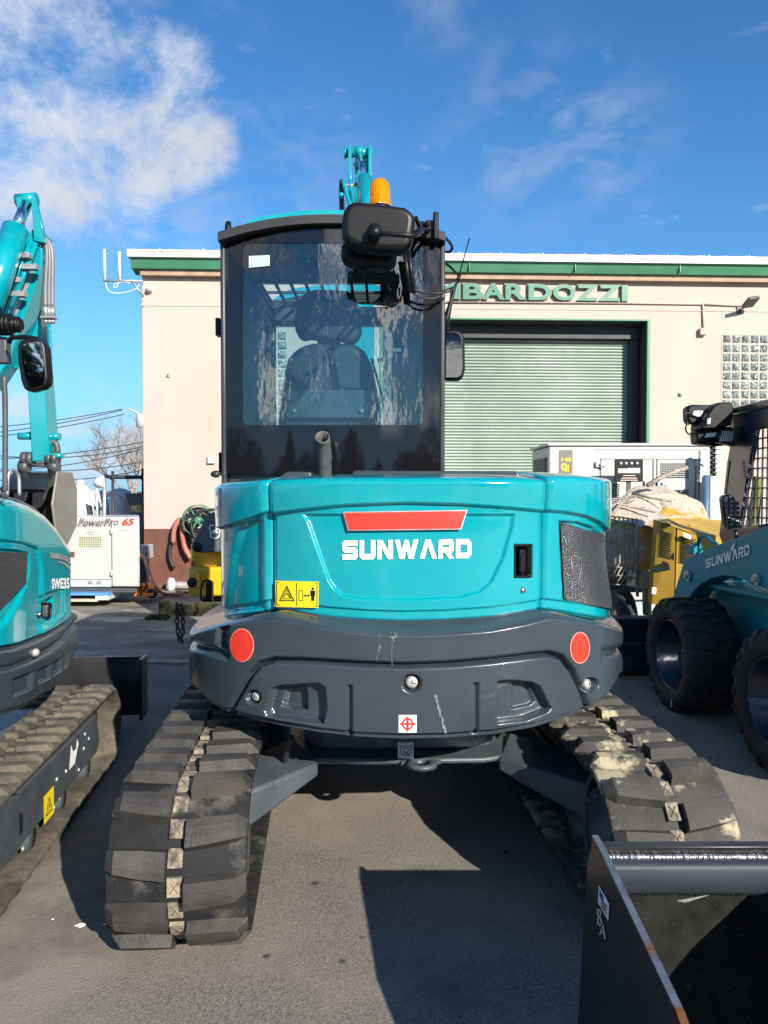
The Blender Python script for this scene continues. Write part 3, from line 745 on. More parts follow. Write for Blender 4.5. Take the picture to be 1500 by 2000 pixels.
# ================================================================ crawler tracks
def track(name, parent, Mx, L, r, w, mats, pitch=.15, two=True, lugh=.036, dust=None, th=.03):
    """rubber crawler track: centre at frame origin (ground), +Y forward, wheel radius r (outside of belt)"""
    ht = r + lugh
    per = 2*L + 2*pi*r; n = max(8, round(per/pitch)); pitch = per/n
    def T(x, s_, h):
        s_ = s_ % per; q = r + h
        if s_ < L: return (x, -L/2 + s_, ht + q)                    # top run, rear to front
        s_ -= L
        if s_ < pi*r:
            a = s_/r; return (x, L/2 + q*sin(a), ht + q*cos(a))
        s_ -= pi*r
        if s_ < L: return (x, L/2 - s_, ht - q)
        a = (s_-L)/r; return (x, -L/2 - q*sin(a), ht - q*cos(a))
    mb = MB(Mx); hw = w/2; N_ = n*6
    vs = []; fs = []
    prof = [(-hw, -th*.6), (-hw, -.006), (-hw+.008, 0), (hw-.008, 0), (hw, -.006), (hw, -th*.6), (hw*.9, -th), (-hw*.9, -th)]
    for i in range(N_):
        s_ = per*i/N_
        for x, h in prof: vs.append(T(x, s_, h))
    k = len(prof)
    for i in range(N_):
        j = (i+1) % N_
        for a in range(k): fs.append((i*k+a, i*k+(a+1) % k, j*k+(a+1) % k, j*k+a))
    mb.add(vs, fs, 0, True)
    for i in range(n):
        for side in ((-1, 1) if two else (0,)):
            s0 = i*pitch + (pitch/2 if side == 1 else 0) + rnd.uniform(-.0015, .0015)
            if two:
                xi, xm, xo = (.026, hw*.85, hw*.995) if side == 1 else (-.026, -hw*.85, -hw*.995)
                j1, j2 = rnd.uniform(-.012, .012), rnd.uniform(-.012, .012); rows = [(xi, .235+j1, 1.0, .0), (xi+(xm-xi)*.5, .225, 1.0, .05), (xm, .195+j2, .97, .10), (xo, .16, .12, .12)]
            else:
                rows = [(-hw*.98, .16, .3, -.1), (-hw*.8, .2, 1, -.06), (0, .2, 1, .06), (hw*.8, .2, 1, -.06), (hw*.98, .16, .3, -.1)]
            vs = []
            m = 6
            for x, hwid, hh, sh in rows:
                for q, (ss, hf) in enumerate(((-1.22, -.15), (-.96, 1), (-.33, 1.04), (.33, 1.04), (.96, 1), (1.22, -.15))):
                    vs.append(T(x, s0 + (sh+hwid*ss)*pitch, max(-.004, lugh*hh*hf) if hf > 0 else -.004))
            fs = []
            R0 = len(rows)
            for a in range(R0-1):
                for b in range(m-1): fs.append((a*m+b, a*m+b+1, (a+1)*m+b+1, (a+1)*m+b))
            fs.append(tuple(range(m))); fs.append(tuple((R0-1)*m+b for b in reversed(range(m))))
            if side == 1 or side == 0: pass
            mb.add(vs, fs, 3 if two else 0)
    if two:
        for i in range(n*2):
            s0 = (i+.25)*pitch/2
            vs = []
            hb = (.012 if i % 2 else .006) + rnd.uniform(-.002, .002)
            for ss in (-.34, .34):
                for x in (-.023, .018):
                    for h in (-.004, hb): vs.append(T(x, s0+ss*pitch/2, h))
            mb.add(vs, [(0,1,3,2),(4,6,7,5),(1,5,7,3),(0,4,5,1),(2,3,7,6)], 1)
            # pressed cross mark
            for sg in (-1, 1):
                q = [T(-.014, s0+sg*-.2*pitch/2, hb+.0012), T(.009, s0+sg*.2*pitch/2, hb+.0012)]
                mb.tube(q, .0009, 4, 2)
            # dark notch behind the block
    o = mb.build(name, mats, parent)
    return o, T, ht
def fixnormals(o):
    import bmesh
    bm = bmesh.new(); bm.from_mesh(o.data); bmesh.ops.recalc_face_normals(bm, faces=bm.faces); bm.to_mesh(o.data); bm.free()

# ================================================================ the main excavator
TY = R(4.6)
TC = Vector((.050, 3.44, 0))          # centre of the undercarriage
EX = thing('mini_excavator', 'teal and dark grey mini excavator with black cab and amber beacon, large in the centre', 'excavator', tuple(TC))
TF = Matrix.Translation(TC) @ Matrix.Rotation(TY, 4, 'Z')
TL, TR_, TW = 1.98, .232, .40
GA = .745                             # half gauge
for side in (-1, 1):
    Mx = TF @ ortho(side*GA, 0)
    o, T, ht = track('rubber_track', EX, Mx, TL, TR_, TW, [M['rubber'] if side < 0 else M['rubber2'], M['block'], M['xmark'], M['lug'] if side < 0 else M['lug2']])
    fixnormals(o)
    o['label'] = 'left rubber track, dark and clean' if side < 0 else 'right rubber track smeared with tan mud'
    # roller frame, drive sprocket, idler, rollers
    mb = MB(Mx); ins = -side
    mb.prism([(-.10, -TL/2+.12, .14), (-.10, TL/2-.12, .14), (-.10, TL/2-.2, .36), (-.10, -TL/2+.2, .36)], (.20, 0, 0))
    mb.lim((ins*.10, -.75, .17), (ins*.125, .75, .33))
    fr = mb.build('track_frame', M['frame'], EX, bevel=.01)
    mb = MB(Mx)
    x0 = ins*.10
    mb.lathe([(0, x0+ins*.085), (.075, x0+ins*.085), (.08, x0+ins*.07), (.145, x0+ins*.06), (.155, x0+ins*.04), (.155, x0)], (0, -TL/2, ht), 'X', 32)
    for k in range(9):
        a = 2*pi*k/9; mb.cyl((x0+ins*.055, -TL/2+.125*cos(a), ht+.125*sin(a)), (x0+ins*.072, -TL/2+.125*cos(a), ht+.125*sin(a)), .009, 8)
    so = mb.build('drive_motor', M['frame'], EX)
    mb = MB(Mx); ng = 19; vs = []
    for k in range(ng*2):
        a = pi*k/ng; rr = .20 if k % 2 else .165; vs.append((-.02, -TL/2+rr*cos(a), ht+rr*sin(a)))
    mb.prism(vs, (.04, 0, 0)); mb.build('sprocket', M['frame'], EX)
    mb = MB(Mx); mb.lathe([(0, -.05), (.19, -.05), (.20, -.02), (.20, .02), (.19, .05), (0, .05)], (0, TL/2, ht), 'X', 32); mb.build('idler', M['frame'], EX)
    for k in range(4):
        mb = MB(Mx); y = -.6+.4*k; mb.lathe([(0, -.13), (.065, -.13), (.07, -.06), (.07, .06), (.065, .13), (0, .13)], (0, y, .125), 'X', 20); mb.build('roller', M['frame'], EX)
    # inner guard ring of the drive end with bolts
    mb = MB(Mx)
    mb.lathe([(.185, x0+ins*.045), (.195, x0+ins*.055), (.205, x0+ins*.045), (.205, x0+ins*.02), (.185, x0+ins*.02), (.185, x0+ins*.045)], (0, -TL/2, ht), 'X', 40)
    for k in range(6):
        a = R(-60+36*k)+pi/2; mb.cyl((x0+ins*.05, -TL/2-.15*cos(a-pi/2)*0-.17*cos(R(-75+30*k)), ht+.17*sin(R(-75+30*k))), (x0+ins*.066, -TL/2-.17*cos(R(-75+30*k)), ht+.17*sin(R(-75+30*k))), .010, 8, 1)
    mb.build('sprocket_guard', [M['frame'], M['boltw']], EX)
# centre frame with legs
mb = MB(TF)
zt = .50
plate = [(-.33, -.52), (-.10, -.555), (.25, -.57), (.33, -.54), (.40, -.42), (.42, .4), (.3, .55), (-.3, .55), (-.42, .4), (-.40, -.42)]
mb.prism([(x*1.15, y*1.0, .365) for x, y in plate], (0, 0, .022))
mb.prism([(x*1.0, y*.80, .387) for x, y in plate], (0, 0, .075))
cf = mb.build('centre_frame', M['frame'], EX, bevel=.008)
mb = MB(TF); ang = []
pts = []
for k in range(13): a = R(180+180*k/12); pts.append((.045+.055*cos(a), -.60+.05*sin(a), .372))
pts = [(-.06, -.555, .372)] + pts + [(.15, -.555, .372)]
mb.lathe([(.024, .368), (.024, .384), (.058, .384), (.058, .368), (.024, .368)], (.045, -.585, 0), 'Z', 28); mb.lim((-.03, -.572, .369), (.022, -.53, .383)); mb.lim((.068, -.572, .369), (.12, -.53, .383))
mb.build('towing_eye', M['frame'], cf)
for sx in (-1, 1):
    for sy in (-1, 1):
        mb = MB(TF)
        a0, a1 = (sx*.34, sy*.50), (sx*.22, sy*.30) 
        A = [(sx*.34, sy*.565, .384), (sx*.44, sy*.33, .41), (sx*.645, sy*.55, .395), (sx*.645, sy*.84, .365)]
        Bm = [(q[0], q[1], q[2]-(.05 if i < 2 else .15)) for i, q in enumerate(A)]
        mb.add(A+Bm, [(0,1,2,3),(7,6,5,4),(0,3,7,4),(1,5,6,2),(0,4,5,1),(3,2,6,7)])
        o = mb.build('frame_leg', M['frame'], EX, bevel=.012); fixnormals(o)
mb = MB(); c = TC
mb.lathe([(0, .43), (.40, .43), (.40, .47), (.37, .475), (.37, .52), (.42, .525), (.42, .60), (0, .60)], (c.x, c.y, 0), 'Z', 64)
mb.build('slewing_ring', M['black'], EX)
mb = MB(); mb.lim((c.x-.55, c.y-.6, .60), (c.x+.55, c.y+.65, .72)); mb.lim((c.x-.15, c.y+.6, .60), (c.x+.15, c.y+1.0, .9)); mb.build('turntable', M['frame'], EX, bevel=.01)
# hanging grease hoses and inspection plate under the tail
mb = MB(); mb.tube(smoothpts([P(570, 1440, 2.75), P(562, 1460, 2.8), P(556, 1490, 2.85)]), .012, 6); mb.build('grease_hose', M['seal'], EX)

# ---- counterweight
UC = Vector((.088, 3.44, 0))
CW = Shell(UC.x, UC.y, .905, .955, 2.5, .42)
cw_top = [(350,1234),(368,1232),(395,1223),(440,1213),(500,1203),(530,1198),(570,1203),(640,1213),(720,1219),(790,1221),(870,1219),(960,1213),(1030,1203),(1066,1197),(1100,1201),(1150,1210),(1190,1217),(1215,1226),(1230,1230)]
cw_face = [(350,1246),(368,1242),(400,1234),(440,1226),(490,1216),(530,1213),(570,1218),(640,1232),(720,1242),(790,1245),(870,1243),(960,1236),(1030,1223),(1075,1211),(1110,1214),(1150,1222),(1190,1229),(1215,1236)]
cw_bot = [(350,1330),(370,1342),(385,1360),(405,1378),(435,1394),(480,1407),(540,1420),(620,1434),(700,1443),(790,1447),(880,1445),(970,1438),(1050,1424),(1120,1403),(1165,1387),(1190,1368),(1205,1345),(1215,1325)]
GR = [[(436,1406),(462,1360),(488,1316),(505,1298),(535,1289),(600,1291),(700,1297),(790,1300),(880,1297),(960,1290),(1040,1280),(1075,1277),(1100,1284),(1122,1312),(1140,1350),(1156,1394)]]
PKL = [(528,1345),(545,1339),(585,1336),(622,1334),(634,1343),(636,1385),(630,1414),(560,1407),(520,1402),(514,1388)]
PKLi = [(545,1352),(583,1345),(588,1352),(590,1393),(560,1392),(536,1386)]
PKR = [(975,1330),(1000,1328),(1040,1332),(1056,1340),(1074,1375),(1078,1384),(1072,1392),(1030,1408),(976,1414),(972,1400)]
PKRi = [(1014,1338),(1046,1342),(1060,1376),(1050,1384),(1012,1392)]
LSD = [(300,1262),(372,1258),(400,1266),(440,1279)]
LPK = [(422,1226),(446,1221),(443,1274),(418,1264)]
BOL = [(493,1362,.9),(805,1335,1.15),(1157,1338,.95)]
def cw_disp(X, Y):
    d = 0.0
    f = interp(cw_face, X); b = interp(cw_bot, X)
    if Y < f: d -= .075*(1-sstep(0, 1, 1-(f-Y)/26)) if f > Y else 0
    if Y > b-14: d -= .022*sstep(b-14, b-9, Y)
    # lower fascia stands a little proud, separated by a groove
    g = sdseg(X, Y, GR[0]) if (430 < X < 1162 and 1270 < Y < 1410) else 99
    if g < 16: d -= .036*math.exp(-(g/4.3)**2)
    if 500 < X < 650 and 1325 < Y < 1420:
        q = sdpoly(X, Y, PKL); d -= .042*sstep(1, -3.2, q)
        if q < 0: d -= .032*sstep(1, -2.5, sdpoly(X, Y, PKLi))
    if 960 < X < 1090 and 1320 < Y < 1420:
        q = sdpoly(X, Y, PKR); d -= .042*sstep(1, -3.2, q)
        if q < 0: d -= .014*sstep(1, -2.5, sdpoly(X, Y, PKRi))
    if 674 < X < 690: d -= .018*sstep(5, 3, abs(X-682)) * sstep(1336, 1342, Y)*sstep(1444, 1438, Y)
    if 922 < X < 940: d -= .018*sstep(5, 3, abs(X-931)) * sstep(1332, 1338, Y)*sstep(1438, 1432, Y)
    for x, y, k in BOL:
        q = math.hypot(X-x, Y-y)
        if q < 22*k: d -= .030*sstep(17*k, 13*k, q)
    if X < 446 and 1215 < Y < 1300:
        g = sdseg(X, Y, LSD); d -= .03*math.exp(-(g/7)**2)
        d -= .045*sstep(1, -4, sdpoly(X, Y, LPK))
    if X > 1176:
        g = sdseg(X, Y, [(1172, 1284), (1190, 1276), (1240, 1268)]); d -= .03*math.exp(-(g/9)**2)
    return d
mb = MB()
CW.sheet(mb, 0.0, CW.L, 760, 190, lambda X: sinterp(cw_top, X), lambda X: interp(cw_bot, X), cw_disp, pre=((.6, .0), (.22, .0), (.12, .0)), post=((.06, -.004), (.6, -.004)))
cwo = mb.build('counterweight', M['slate'], EX)
for x, y, k in BOL:
    q = CW.pt(x, y, -.018); p_, n_ = CW.at(CW.t_of(x))
    mb = MB(); rr = 10.5*k/1500*p_.y
    Mq = Matrix.Translation(q) @ n_.to_track_quat('Z', 'Y').to_matrix().to_4x4()
    mb.lathe([(0, .010), (rr*.6, .010), (rr*.92, .006), (rr, 0), (rr, -.012)], (0, 0, 0), 'Z', 22, 0, Mq)
    mb.tube([(0, 0, .0112), (rr*.1, rr*.62, .0112)], .0012, 4, 1, True, Mq); mb.tube([(0, 0, .0112), (rr*.62, -rr*.1, .0112)], .0012, 4, 1, True, Mq)
    mb.build('mounting_bolt', [M['boltw'], M['ink']], cwo)
def circ(cx, cy, rx, ry, n=36): return [(cx+rx*cos(2*pi*k/n), cy+ry*sin(2*pi*k/n)) for k in range(n)]
for x, y, rx, ry in ((472, 1260, 22, 31), (1134, 1265, 17.5, 29)):
    mb = MB(); CW.poly(mb, circ(x, y, rx+2, ry+2), .002, 1); CW.poly(mb, circ(x, y, rx, ry), .0035, 0)
    for f in mb.f: f.reverse()
    mb.build('round_reflector', [M['red'], mat('reflector_rim', (.75, .25, .2), .4)], cwo)
# balance-point sticker
mb = MB(); CW.decal(mb, [(779, 1396), (814, 1396), (814, 1430), (779, 1430)], 3, 3, .003, 0)
CW.line(mb, circ(796.5, 1413, 10, 10, 28), 3.6, .0042, 1, True)
CW.line(mb, [(781.5, 1413), (811.5, 1413)], 4, .005, 1); CW.line(mb, [(796.5, 1398.5), (796.5, 1428)], 4, .0056, 1)
mb.build('centre_mark_sticker', [M['white'], M['red']], cwo)
# scratches and bird droppings
mb = MB()
for k in range(16):
    x = 850+k*1.35+rnd.uniform(-1, 1); y = 1357+k*4.6; CW.line(mb, [(x, y), (x+rnd.uniform(0, 3), y+6)], rnd.uniform(2, 6), .0022)
for cx, cy, n_, sx, sy in ((768, 1243, 26, 8, 7), (741, 1262, 12, 3, 12)):
    for k in range(n_):
        x, y = cx+rnd.gauss(0, sx*.5), cy+rnd.gauss(0, sy*.5); CW.poly(mb, circ(x, y, rnd.uniform(.6, 2), rnd.uniform(.6, 2), 6), .0022)
CW.line(mb, [(766, 1252), (765, 1275), (766, 1300)], .7, .0022); CW.line(mb, [(738, 1272), (735, 1290)], .6, .0022)
for k in range(12): 
    x, y = rnd.uniform(660, 960), rnd.uniform(1228, 1440); CW.poly(mb, circ(x, y, .9, .9, 5), .0022)
mb.build('scratch_marks', mat('chalky_marks', (.17, .19, .20), .8, var=.3), cwo)
mb = MB(); yd = 2.86
quad = [P(777, 1450, yd), P(808, 1450, yd), P(808, 1481, yd), P(777, 1481, yd)]
mb.add(quad, [(3, 2, 1, 0)]); fq = lambda x, y: P(x, y, yd-.002)
strip(fq, mb, [(782, 1457), (803, 1457), (803, 1470), (797, 1475), (789, 1475), (782, 1470)], 1.4, 1, True)
strip(fq, mb, circ(792.5, 1465, 5, 5, 16), 1.2, 1, True); strip(fq, mb, [(794, 1468), (800, 1478)], 1.2, 1)
mb.build('lifting_point_sticker', [mat('grey_sticker', (.42, .43, .44), .5), M['ink']], EX)

# ---- hood
HD = Shell(UC.x+.028, UC.y-.03, .80, .845, 2.55, .38)
hd_top = [(400,950),(427,946),(440,942),(480,939),(522,936),(540,936),(620,933),(800,932),(950,932),(1020,933),(1058,935),(1070,930),(1120,929),(1165,932),(1185,934)]
hd_bot = [(x, y-3) for x, y in cw_top]
CR = [(400,1034),(455,1022),(500,1007),(527,994),(534,999),(600,990),(680,982),(795,978),(900,981),(1000,988),(1058,994),(1066,993),(1100,996),(1140,1004),(1165,1016),(1182,1032),(1200,1045)]
BIB = [(590,1004),(600,1020),(620,1078),(640,1134),(652,1152),(668,1164),(700,1170),(800,1173),(900,1168),(940,1157),(962,1138),(985,1090),(1002,1030),(1006,1004)]
GRL = [(1094,1018),(1130,1020),(1160,1030),(1174,1045),(1178,1186),(1130,1178),(1103,1170)]
SDL = [(470,1026),(500,1014),(512,1012),(512,1192),(440,1198),(438,1190),(452,1080)]
def hd_disp(X, Y):
    d = 0.0
    t = sinterp(hd_top, X); b = interp(hd_bot, X); c = interp(CR, X)
    r_ = 13
    if Y < t+r_: k = (t+r_-Y)/r_; d -= .034*(1-math.sqrt(max(0, 1-k*k)))
    d += .020*sstep(c+8, c+1, Y) + .004*sstep(c+10, c-40, Y)
    if Y > b-9: d -= .014*sstep(b-9, b, Y)**1.5
    if Y > b-26: d -= .010*sstep(b-26, b-22, Y)
    if 585 < X < 1012 and Y > 1000:
        d -= .012*sstep(2, -5, sdpoly(X, Y, BIB))
    if 1004 < X < 1046 and 1058 < Y < 1134:
        d -= .035*sstep(2, -3, max(abs(X-1022)-18, abs(Y-1096)-32))
    if X < 520 and Y > 1000: d -= .016*sstep(3, -9, sdpoly(X, Y, SDL))
    if X > 1085 and Y > 1008: d -= .016*sstep(3, -3, sdpoly(X, Y, GRL))
    if X > 1100: d += .03*sstep(1050, 1215, Y)*sstep(1100, 1175, X)
    # rounded edges at the panel seams
    for sx in (529.5, 1061.5):
        q = abs(X-sx)
        if q < 12: d -= .011*(1-sstep(1.0, 12, q))
    return d
seams = [(0.0, HD.t_of(527.5), 'left_side_cover', 150), (HD.t_of(531.5), HD.t_of(1060), 'engine_door', 440), (HD.t_of(1063.5), HD.L, 'right_side_cover', 170)]
hp = {}
for a, b, nm, nc in seams:
    mb = MB(); HD.sheet(mb, a, b, nc, 200, lambda X: sinterp(hd_top, X), lambda X: sinterp(hd_bot, X), hd_disp, pre=((.75, .018), (.28, .016), (.12, .014), (.06, .008)), post=((.06, .0),), edge=.03, edgeL=nm != 'left_side_cover', edgeR=nm != 'right_side_cover')
    hp[nm] = mb.build(nm, M['teal'], EX)
mb = MB(); HD.sheet(mb, HD.t_of(515), HD.t_of(1075), 60, 4, lambda X: sinterp(hd_top, X)+6, lambda X: sinterp(hd_bot, X)+2, lambda X, Y: -.035); mb.build('seam_gasket', M['seal'], EX)
ED = hp['engine_door']
# red reflector, lettering, warning label, lock, handle
mb = MB(); HD.decal(mb, [(670, 999.5), (913, 996), (901, 1034), (680, 1036.5)], 16, 1, .0035, 1)
HD.decal(mb, [(673, 1001.5), (910, 998), (899, 1032), (682, 1034.5)], 16, 2, .0050, 0)
mb.build('red_reflector', [M['red'], M['galv']], ED)
mb = MB(); word(lambda u, v: HD.pt(667+255*u, 1093.5-(37.5)*v-3.0*u, -.0075), mb, 'SUNWARD', 0, 1)
for i, f in enumerate(mb.f): pass
mb.build('lettering', M['white'], ED)
mb = MB(); HD.decal(mb, [(538, 1134), (623, 1136), (622, 1187), (539, 1185)], 6, 2, .003, 0)
f2 = lambda pts, wd, cl=False: HD.line(mb, pts, wd, .0042, 1, cl)
f2([(541, 1137), (620, 1138.5), (619.5, 1184), (541.5, 1182)], 1.1, True); f2([(580, 1138), (580, 1183)], 1.1)
f2([(561, 1145), (574.5, 1173), (547, 1172.5)], 1.8, True); f2([(561, 1151), (569.5, 1169), (552, 1169)], .9, True)
f2([(556, 1166), (561, 1158), (564, 1163), (567, 1167)], 1.2)
f2([(584.5, 1153), (592, 1153), (592, 1172.5), (584.5, 1172.5)], .9, True)
f2([(594.5, 1163), (604.5, 1163)], 1.2); HD.poly(mb, [(593.5, 1163), (597.5, 1160), (597.5, 1166)], .0046, 1); HD.poly(mb, [(606, 1163), (602, 1160), (602, 1166)], .0046, 1)
HD.poly(mb, circ(611.5, 1149.5, 2.3, 2.6, 12), .0046, 1)
HD.poly(mb, [(607, 1153), (616, 1153), (616, 1163), (614.6, 1163), (614.4, 1173), (612, 1173), (611.6, 1163.5), (611.2, 1173), (608.8, 1173), (608.4, 1163), (607, 1163)], .0046, 1)
mb.build('warning_label', [M['yellow'], M['ink']], ED)
p_, n_ = HD.at(HD.t_of(1022))
Mh = Matrix.Translation(HD.pt(1022, 1096, -.008)) @ Matrix(((1, 0, 0, 0), (0, 1, 0, 0), (0, 0, 1, 0), (0, 0, 0, 1))) @ Vector((n_.x, n_.y, 0)).to_track_quat('-Y', 'Z').to_matrix().to_4x4()
mb = MB(Mh); s_ = p_.y/1500
o_ = rrect(0, 0, 40*s_, 70*s_, 4*s_); i_ = rrect(0, 0, 30*s_, 58*s_, 3*s_)
n = len(o_); vs = [(x, -.004, z) for x, z in o_]+[(x, -.008, z) for x, z in i_]+[(x, .018, z) for x, z in i_]+[(x, .01, z) for x, z in o_]
mb.add(vs, [(k, (k+1) % n, n+(k+1) % n, n+k) for k in range(n)]+[(n+k, n+(k+1) % n, 2*n+(k+1) % n, 2*n+k) for k in range(n)]+[(3*n+k, 3*n+(k+1) % n, (k+1) % n, k) for k in range(n)]+[list(range(2*n, 3*n))], 0, True)
hb = mb.build('latch_housing', M['gloss'], ED); fixnormals(hb)
mb = MB(Mh); mb.box((0, .002, 0), (14*s_, .022, 46*s_)); mb.build('latch_handle', M['gloss'], hb, bevel=.006, seg=3)
mb = MB(); q = HD.pt(1021, 1153, .0)
mb.lathe([(0, -.006), (.006, -.006), (.009, -.002), (.012, .0), (.012, .004)], (q.x, q.y, q.z), 'Y', 18); mb.build('lock', M['steel'], ED)
# grille with what shows through it
def grille_mat():
    m, nt = nodes('perforated_grille'); N = nt.nodes; L = nt.links
    out = N.new('ShaderNodeOutputMaterial'); bs = N.new('ShaderNodeBsdfPrincipled'); L.new(bs.outputs[0], out.inputs[0])
    tc = N.new('ShaderNodeTexCoord'); vo = N.new('ShaderNodeTexVoronoi'); vo.inputs['Scale'].default_value = 210; L.new(tc.outputs['Object'], vo.inputs[0])
    cr = N.new('ShaderNodeValToRGB'); e = cr.color_ramp.elements; e[0].position = .12; e[0].color = (.008, .008, .009, 1); e[1].position = .5; e[1].color = (.085, .085, .09, 1)
    L.new(vo.outputs['Distance'], cr.inputs[0]); L.new(cr.outputs[0], bs.inputs['Base Color']); bs.inputs['Roughness'].default_value = .35; bs.inputs['Metallic'].default_value = .5
    bp = N.new('ShaderNodeBump'); bp.inputs['Strength'].default_value = .8; bp.inputs['Distance'].default_value = .004; L.new(vo.outputs['Distance'], bp.inputs['Height']); L.new(bp.outputs[0], bs.inputs['Normal'])
    return m
M['grille'] = grille_mat()
mb = MB(); HD.decal(mb, [(1093, 1017), (1176, 1043), (1180, 1188), (1102, 1171)], 24, 16, lambda x, y: hd_disp(x, y)+.008); 
for i in range(len(mb.v)): pass
gl = mb.build('side_grille', M['grille'], hp['right_side_cover'])
mb = MB()
for pts, r_ in (([(1105, 1050), (1110, 1066), (1128, 1072)], .006), ([(1118, 1088), (1120, 1108), (1116, 1130)], .008), ([(1122, 1085), (1138, 1090), (1136, 1115), (1132, 1130), (1128, 1160)], .004), ([(1110, 1122), (1124, 1128)], .006), ([(1120, 1135), (1118, 1165)], .006)):
    mb.tube([HD.pt(x, y, hd_disp(x, y)+.010) for x, y in pts], r_*.34, 6)
mb.build('engine_pipework', mat('pale_engine_metal', (.22, .23, .23), .5, .4, var=.4, scale=60), gl)
# dark strips along the top of the hood and the exhaust
mb = MB(); y0 = 2.76
mb.prism([P(684, 934, y0), P(1024, 934, y0), P(1008, 920, y0), P(690, 919, y0)], (0, .18, 0)); mb.build('hood_top_rail', M['slate'], EX, bevel=.006)
mb = MB(); mb.prism([P(541, 935, y0), P(609, 934, y0), P(608, 922, y0), P(560, 921, y0)], (0, .18, 0)); mb.build('hood_top_cap', M['slate'], EX, bevel=.006)
mb = MB(); pc = P(634, 960, 2.92); r_ = 13.6/1500*2.92
zz = [zat(y, 2.92) for y in (955, 900, 890, 872, 855)]
def ring(cx, cy, cz, r, tilt, n=28): 
    return [(cx+r*cos(2*pi*k/n), cy+r*sin(2*pi*k/n)*cos(tilt), cz+r*sin(2*pi*k/n)*sin(tilt)) for k in range(n)]
rings = [ring(pc.x+.001, 2.92, zz[0], r_*.98, 0), ring(pc.x+.001, 2.92, zz[1], r_*.98, 0), ring(pc.x, 2.92, zz[1]+.001, r_*1.06, 0), ring(pc.x, 2.92, zz[2], r_*1.06, .1), ring(pc.x-.002, 2.90, zz[3]+.015, r_, .45), ring(pc.x-.004, 2.87, zz[4], r_*1.05, 1.0)]
inn = [ring(pc.x-.004, 2.87, zz[4], r_*.9, 1.0), ring(pc.x-.002, 2.90, zz[3]+.01, r_*.86, .45), ring(pc.x, 2.92, zz[2]-.05, r_*.86, 0)]
vs = sum(rings+inn, []); n = 28; fs = [(i*n+k, i*n+(k+1) % n, (i+1)*n+(k+1) % n, (i+1)*n+k) for i in range(len(rings+inn)-1) for k in range(n)]
mb.add(vs, fs, 0, True); mb.build('exhaust_pipe', mat('exhaust_grey', (.085, .085, .085), .55, .2, var=.15, rvar=.2), EX)

# ================================================================ cab
CY0, CY1 = 3.15, 4.40
xl, xr = P(433, 700, CY0).x, P(867, 700, CY0).x
ztop = zat(446, CY0)
CAB = MB(); 
def arch(x): k = (x-xl)/(xr-xl); return zat(474 - 34*(1-abs(2*k-1)**2.2) , CY0)
# rear frit panel with rounded window
OX0, OX1, OY0, OY1 = 437, 863, 470, 926
n_s = 10
def rr_px(cx, cy, w_, h_, r, m=8):
    return [(x, 2*cy-y) for x, y in rrect(cx, cy, w_, h_, r, m)]
inner = rr_px((473+827)/2, (470+830)/2, 354, 360, 12)
inner = [(x, y + (0 if y > 600 else 12*((x-650)/177)**2-6)) for x, y in inner]
outer = []
for x, y in inner:
    ox = OX0 if x < 488 else (OX1 if x > 812 else OX0+(x-473)/354*(OX1-OX0)); 
    outer.append((x, y))
# outer ring generated at the same angular order: corners expanded
outer = rr_px((OX0+OX1)/2, (OY0+OY1)/2, OX1-OX0, OY1-OY0, 8)
def topbow(x): return -30*(1-abs((x-650)/213)**2.2)
outer = [(x, y + (topbow(x) if y < 600 else 0)) for x, y in outer]
def densify(a, b, k=10):
    """insert points on the straight runs of two matching rings"""
    A, B2 = [], []; n = len(a)
    for i in range(n):
        j = (i+1) % n; far = abs(a[i][0]-a[j][0])+abs(a[i][1]-a[j][1]) > 40
        for q in range(k if far else 1):
            t = q/(k if far else 1)
            A.append((a[i][0]*(1-t)+a[j][0]*t, a[i][1]*(1-t)+a[j][1]*t)); B2.append((b[i][0]*(1-t)+b[j][0]*t, b[i][1]*(1-t)+b[j][1]*t))
    return A, B2
inner, outer = densify(inner, outer, 12)
outer = [(x, (OY0+topbow(x)) if (y < 560 and 446 < x < 854) else y) for x, y in outer]
bow = lambda x: CY0 - .020*(1-((x-650)/215)**2)
def pr(x, y, dy=0): return P(x, y, bow(x)+dy)
mb = MB(); n = len(inner)
LV = 12; vs = []
for q in range(LV+1):
    vs += [pr(a[0]+(b[0]-a[0])*q/LV, a[1]+(b[1]-a[1])*q/LV) for a, b in zip(outer, inner)]
mb.add(vs, [(q*n+k, (q+1)*n+k, (q+1)*n+(k+1) % n, q*n+(k+1) % n) for q in range(LV) for k in range(n)], 0, True)
vs = [pr(*p) for p in inner]+[pr(p[0], p[1], .012) for p in inner]+[pr(p[0], p[1], .02) for p in outer]
mb.add(vs, [(k, n+k, n+(k+1) % n, (k+1) % n) for k in range(n)]+[(n+k, 2*n+k, 2*n+(k+1) % n, n+(k+1) % n) for k in range(n)])
rg = mb.build('rear_window', M['gloss'], EX)
mb = MB(); mb.grid(lambda u, v: pr(470+360*u, 832-372*v, .004), 40, 1, 0, True)
mb.build('pane', M['glass'], rg)
mb = MB(); mb.add([pr(486, 500, -.004), pr(527, 498, -.004), pr(527, 519, -.004), pr(486, 523, -.004)], [(0, 1, 2, 3)]); mb.build('inspection_sticker', mat('pale_sticker', (.36, .50, .43), .6), rg)
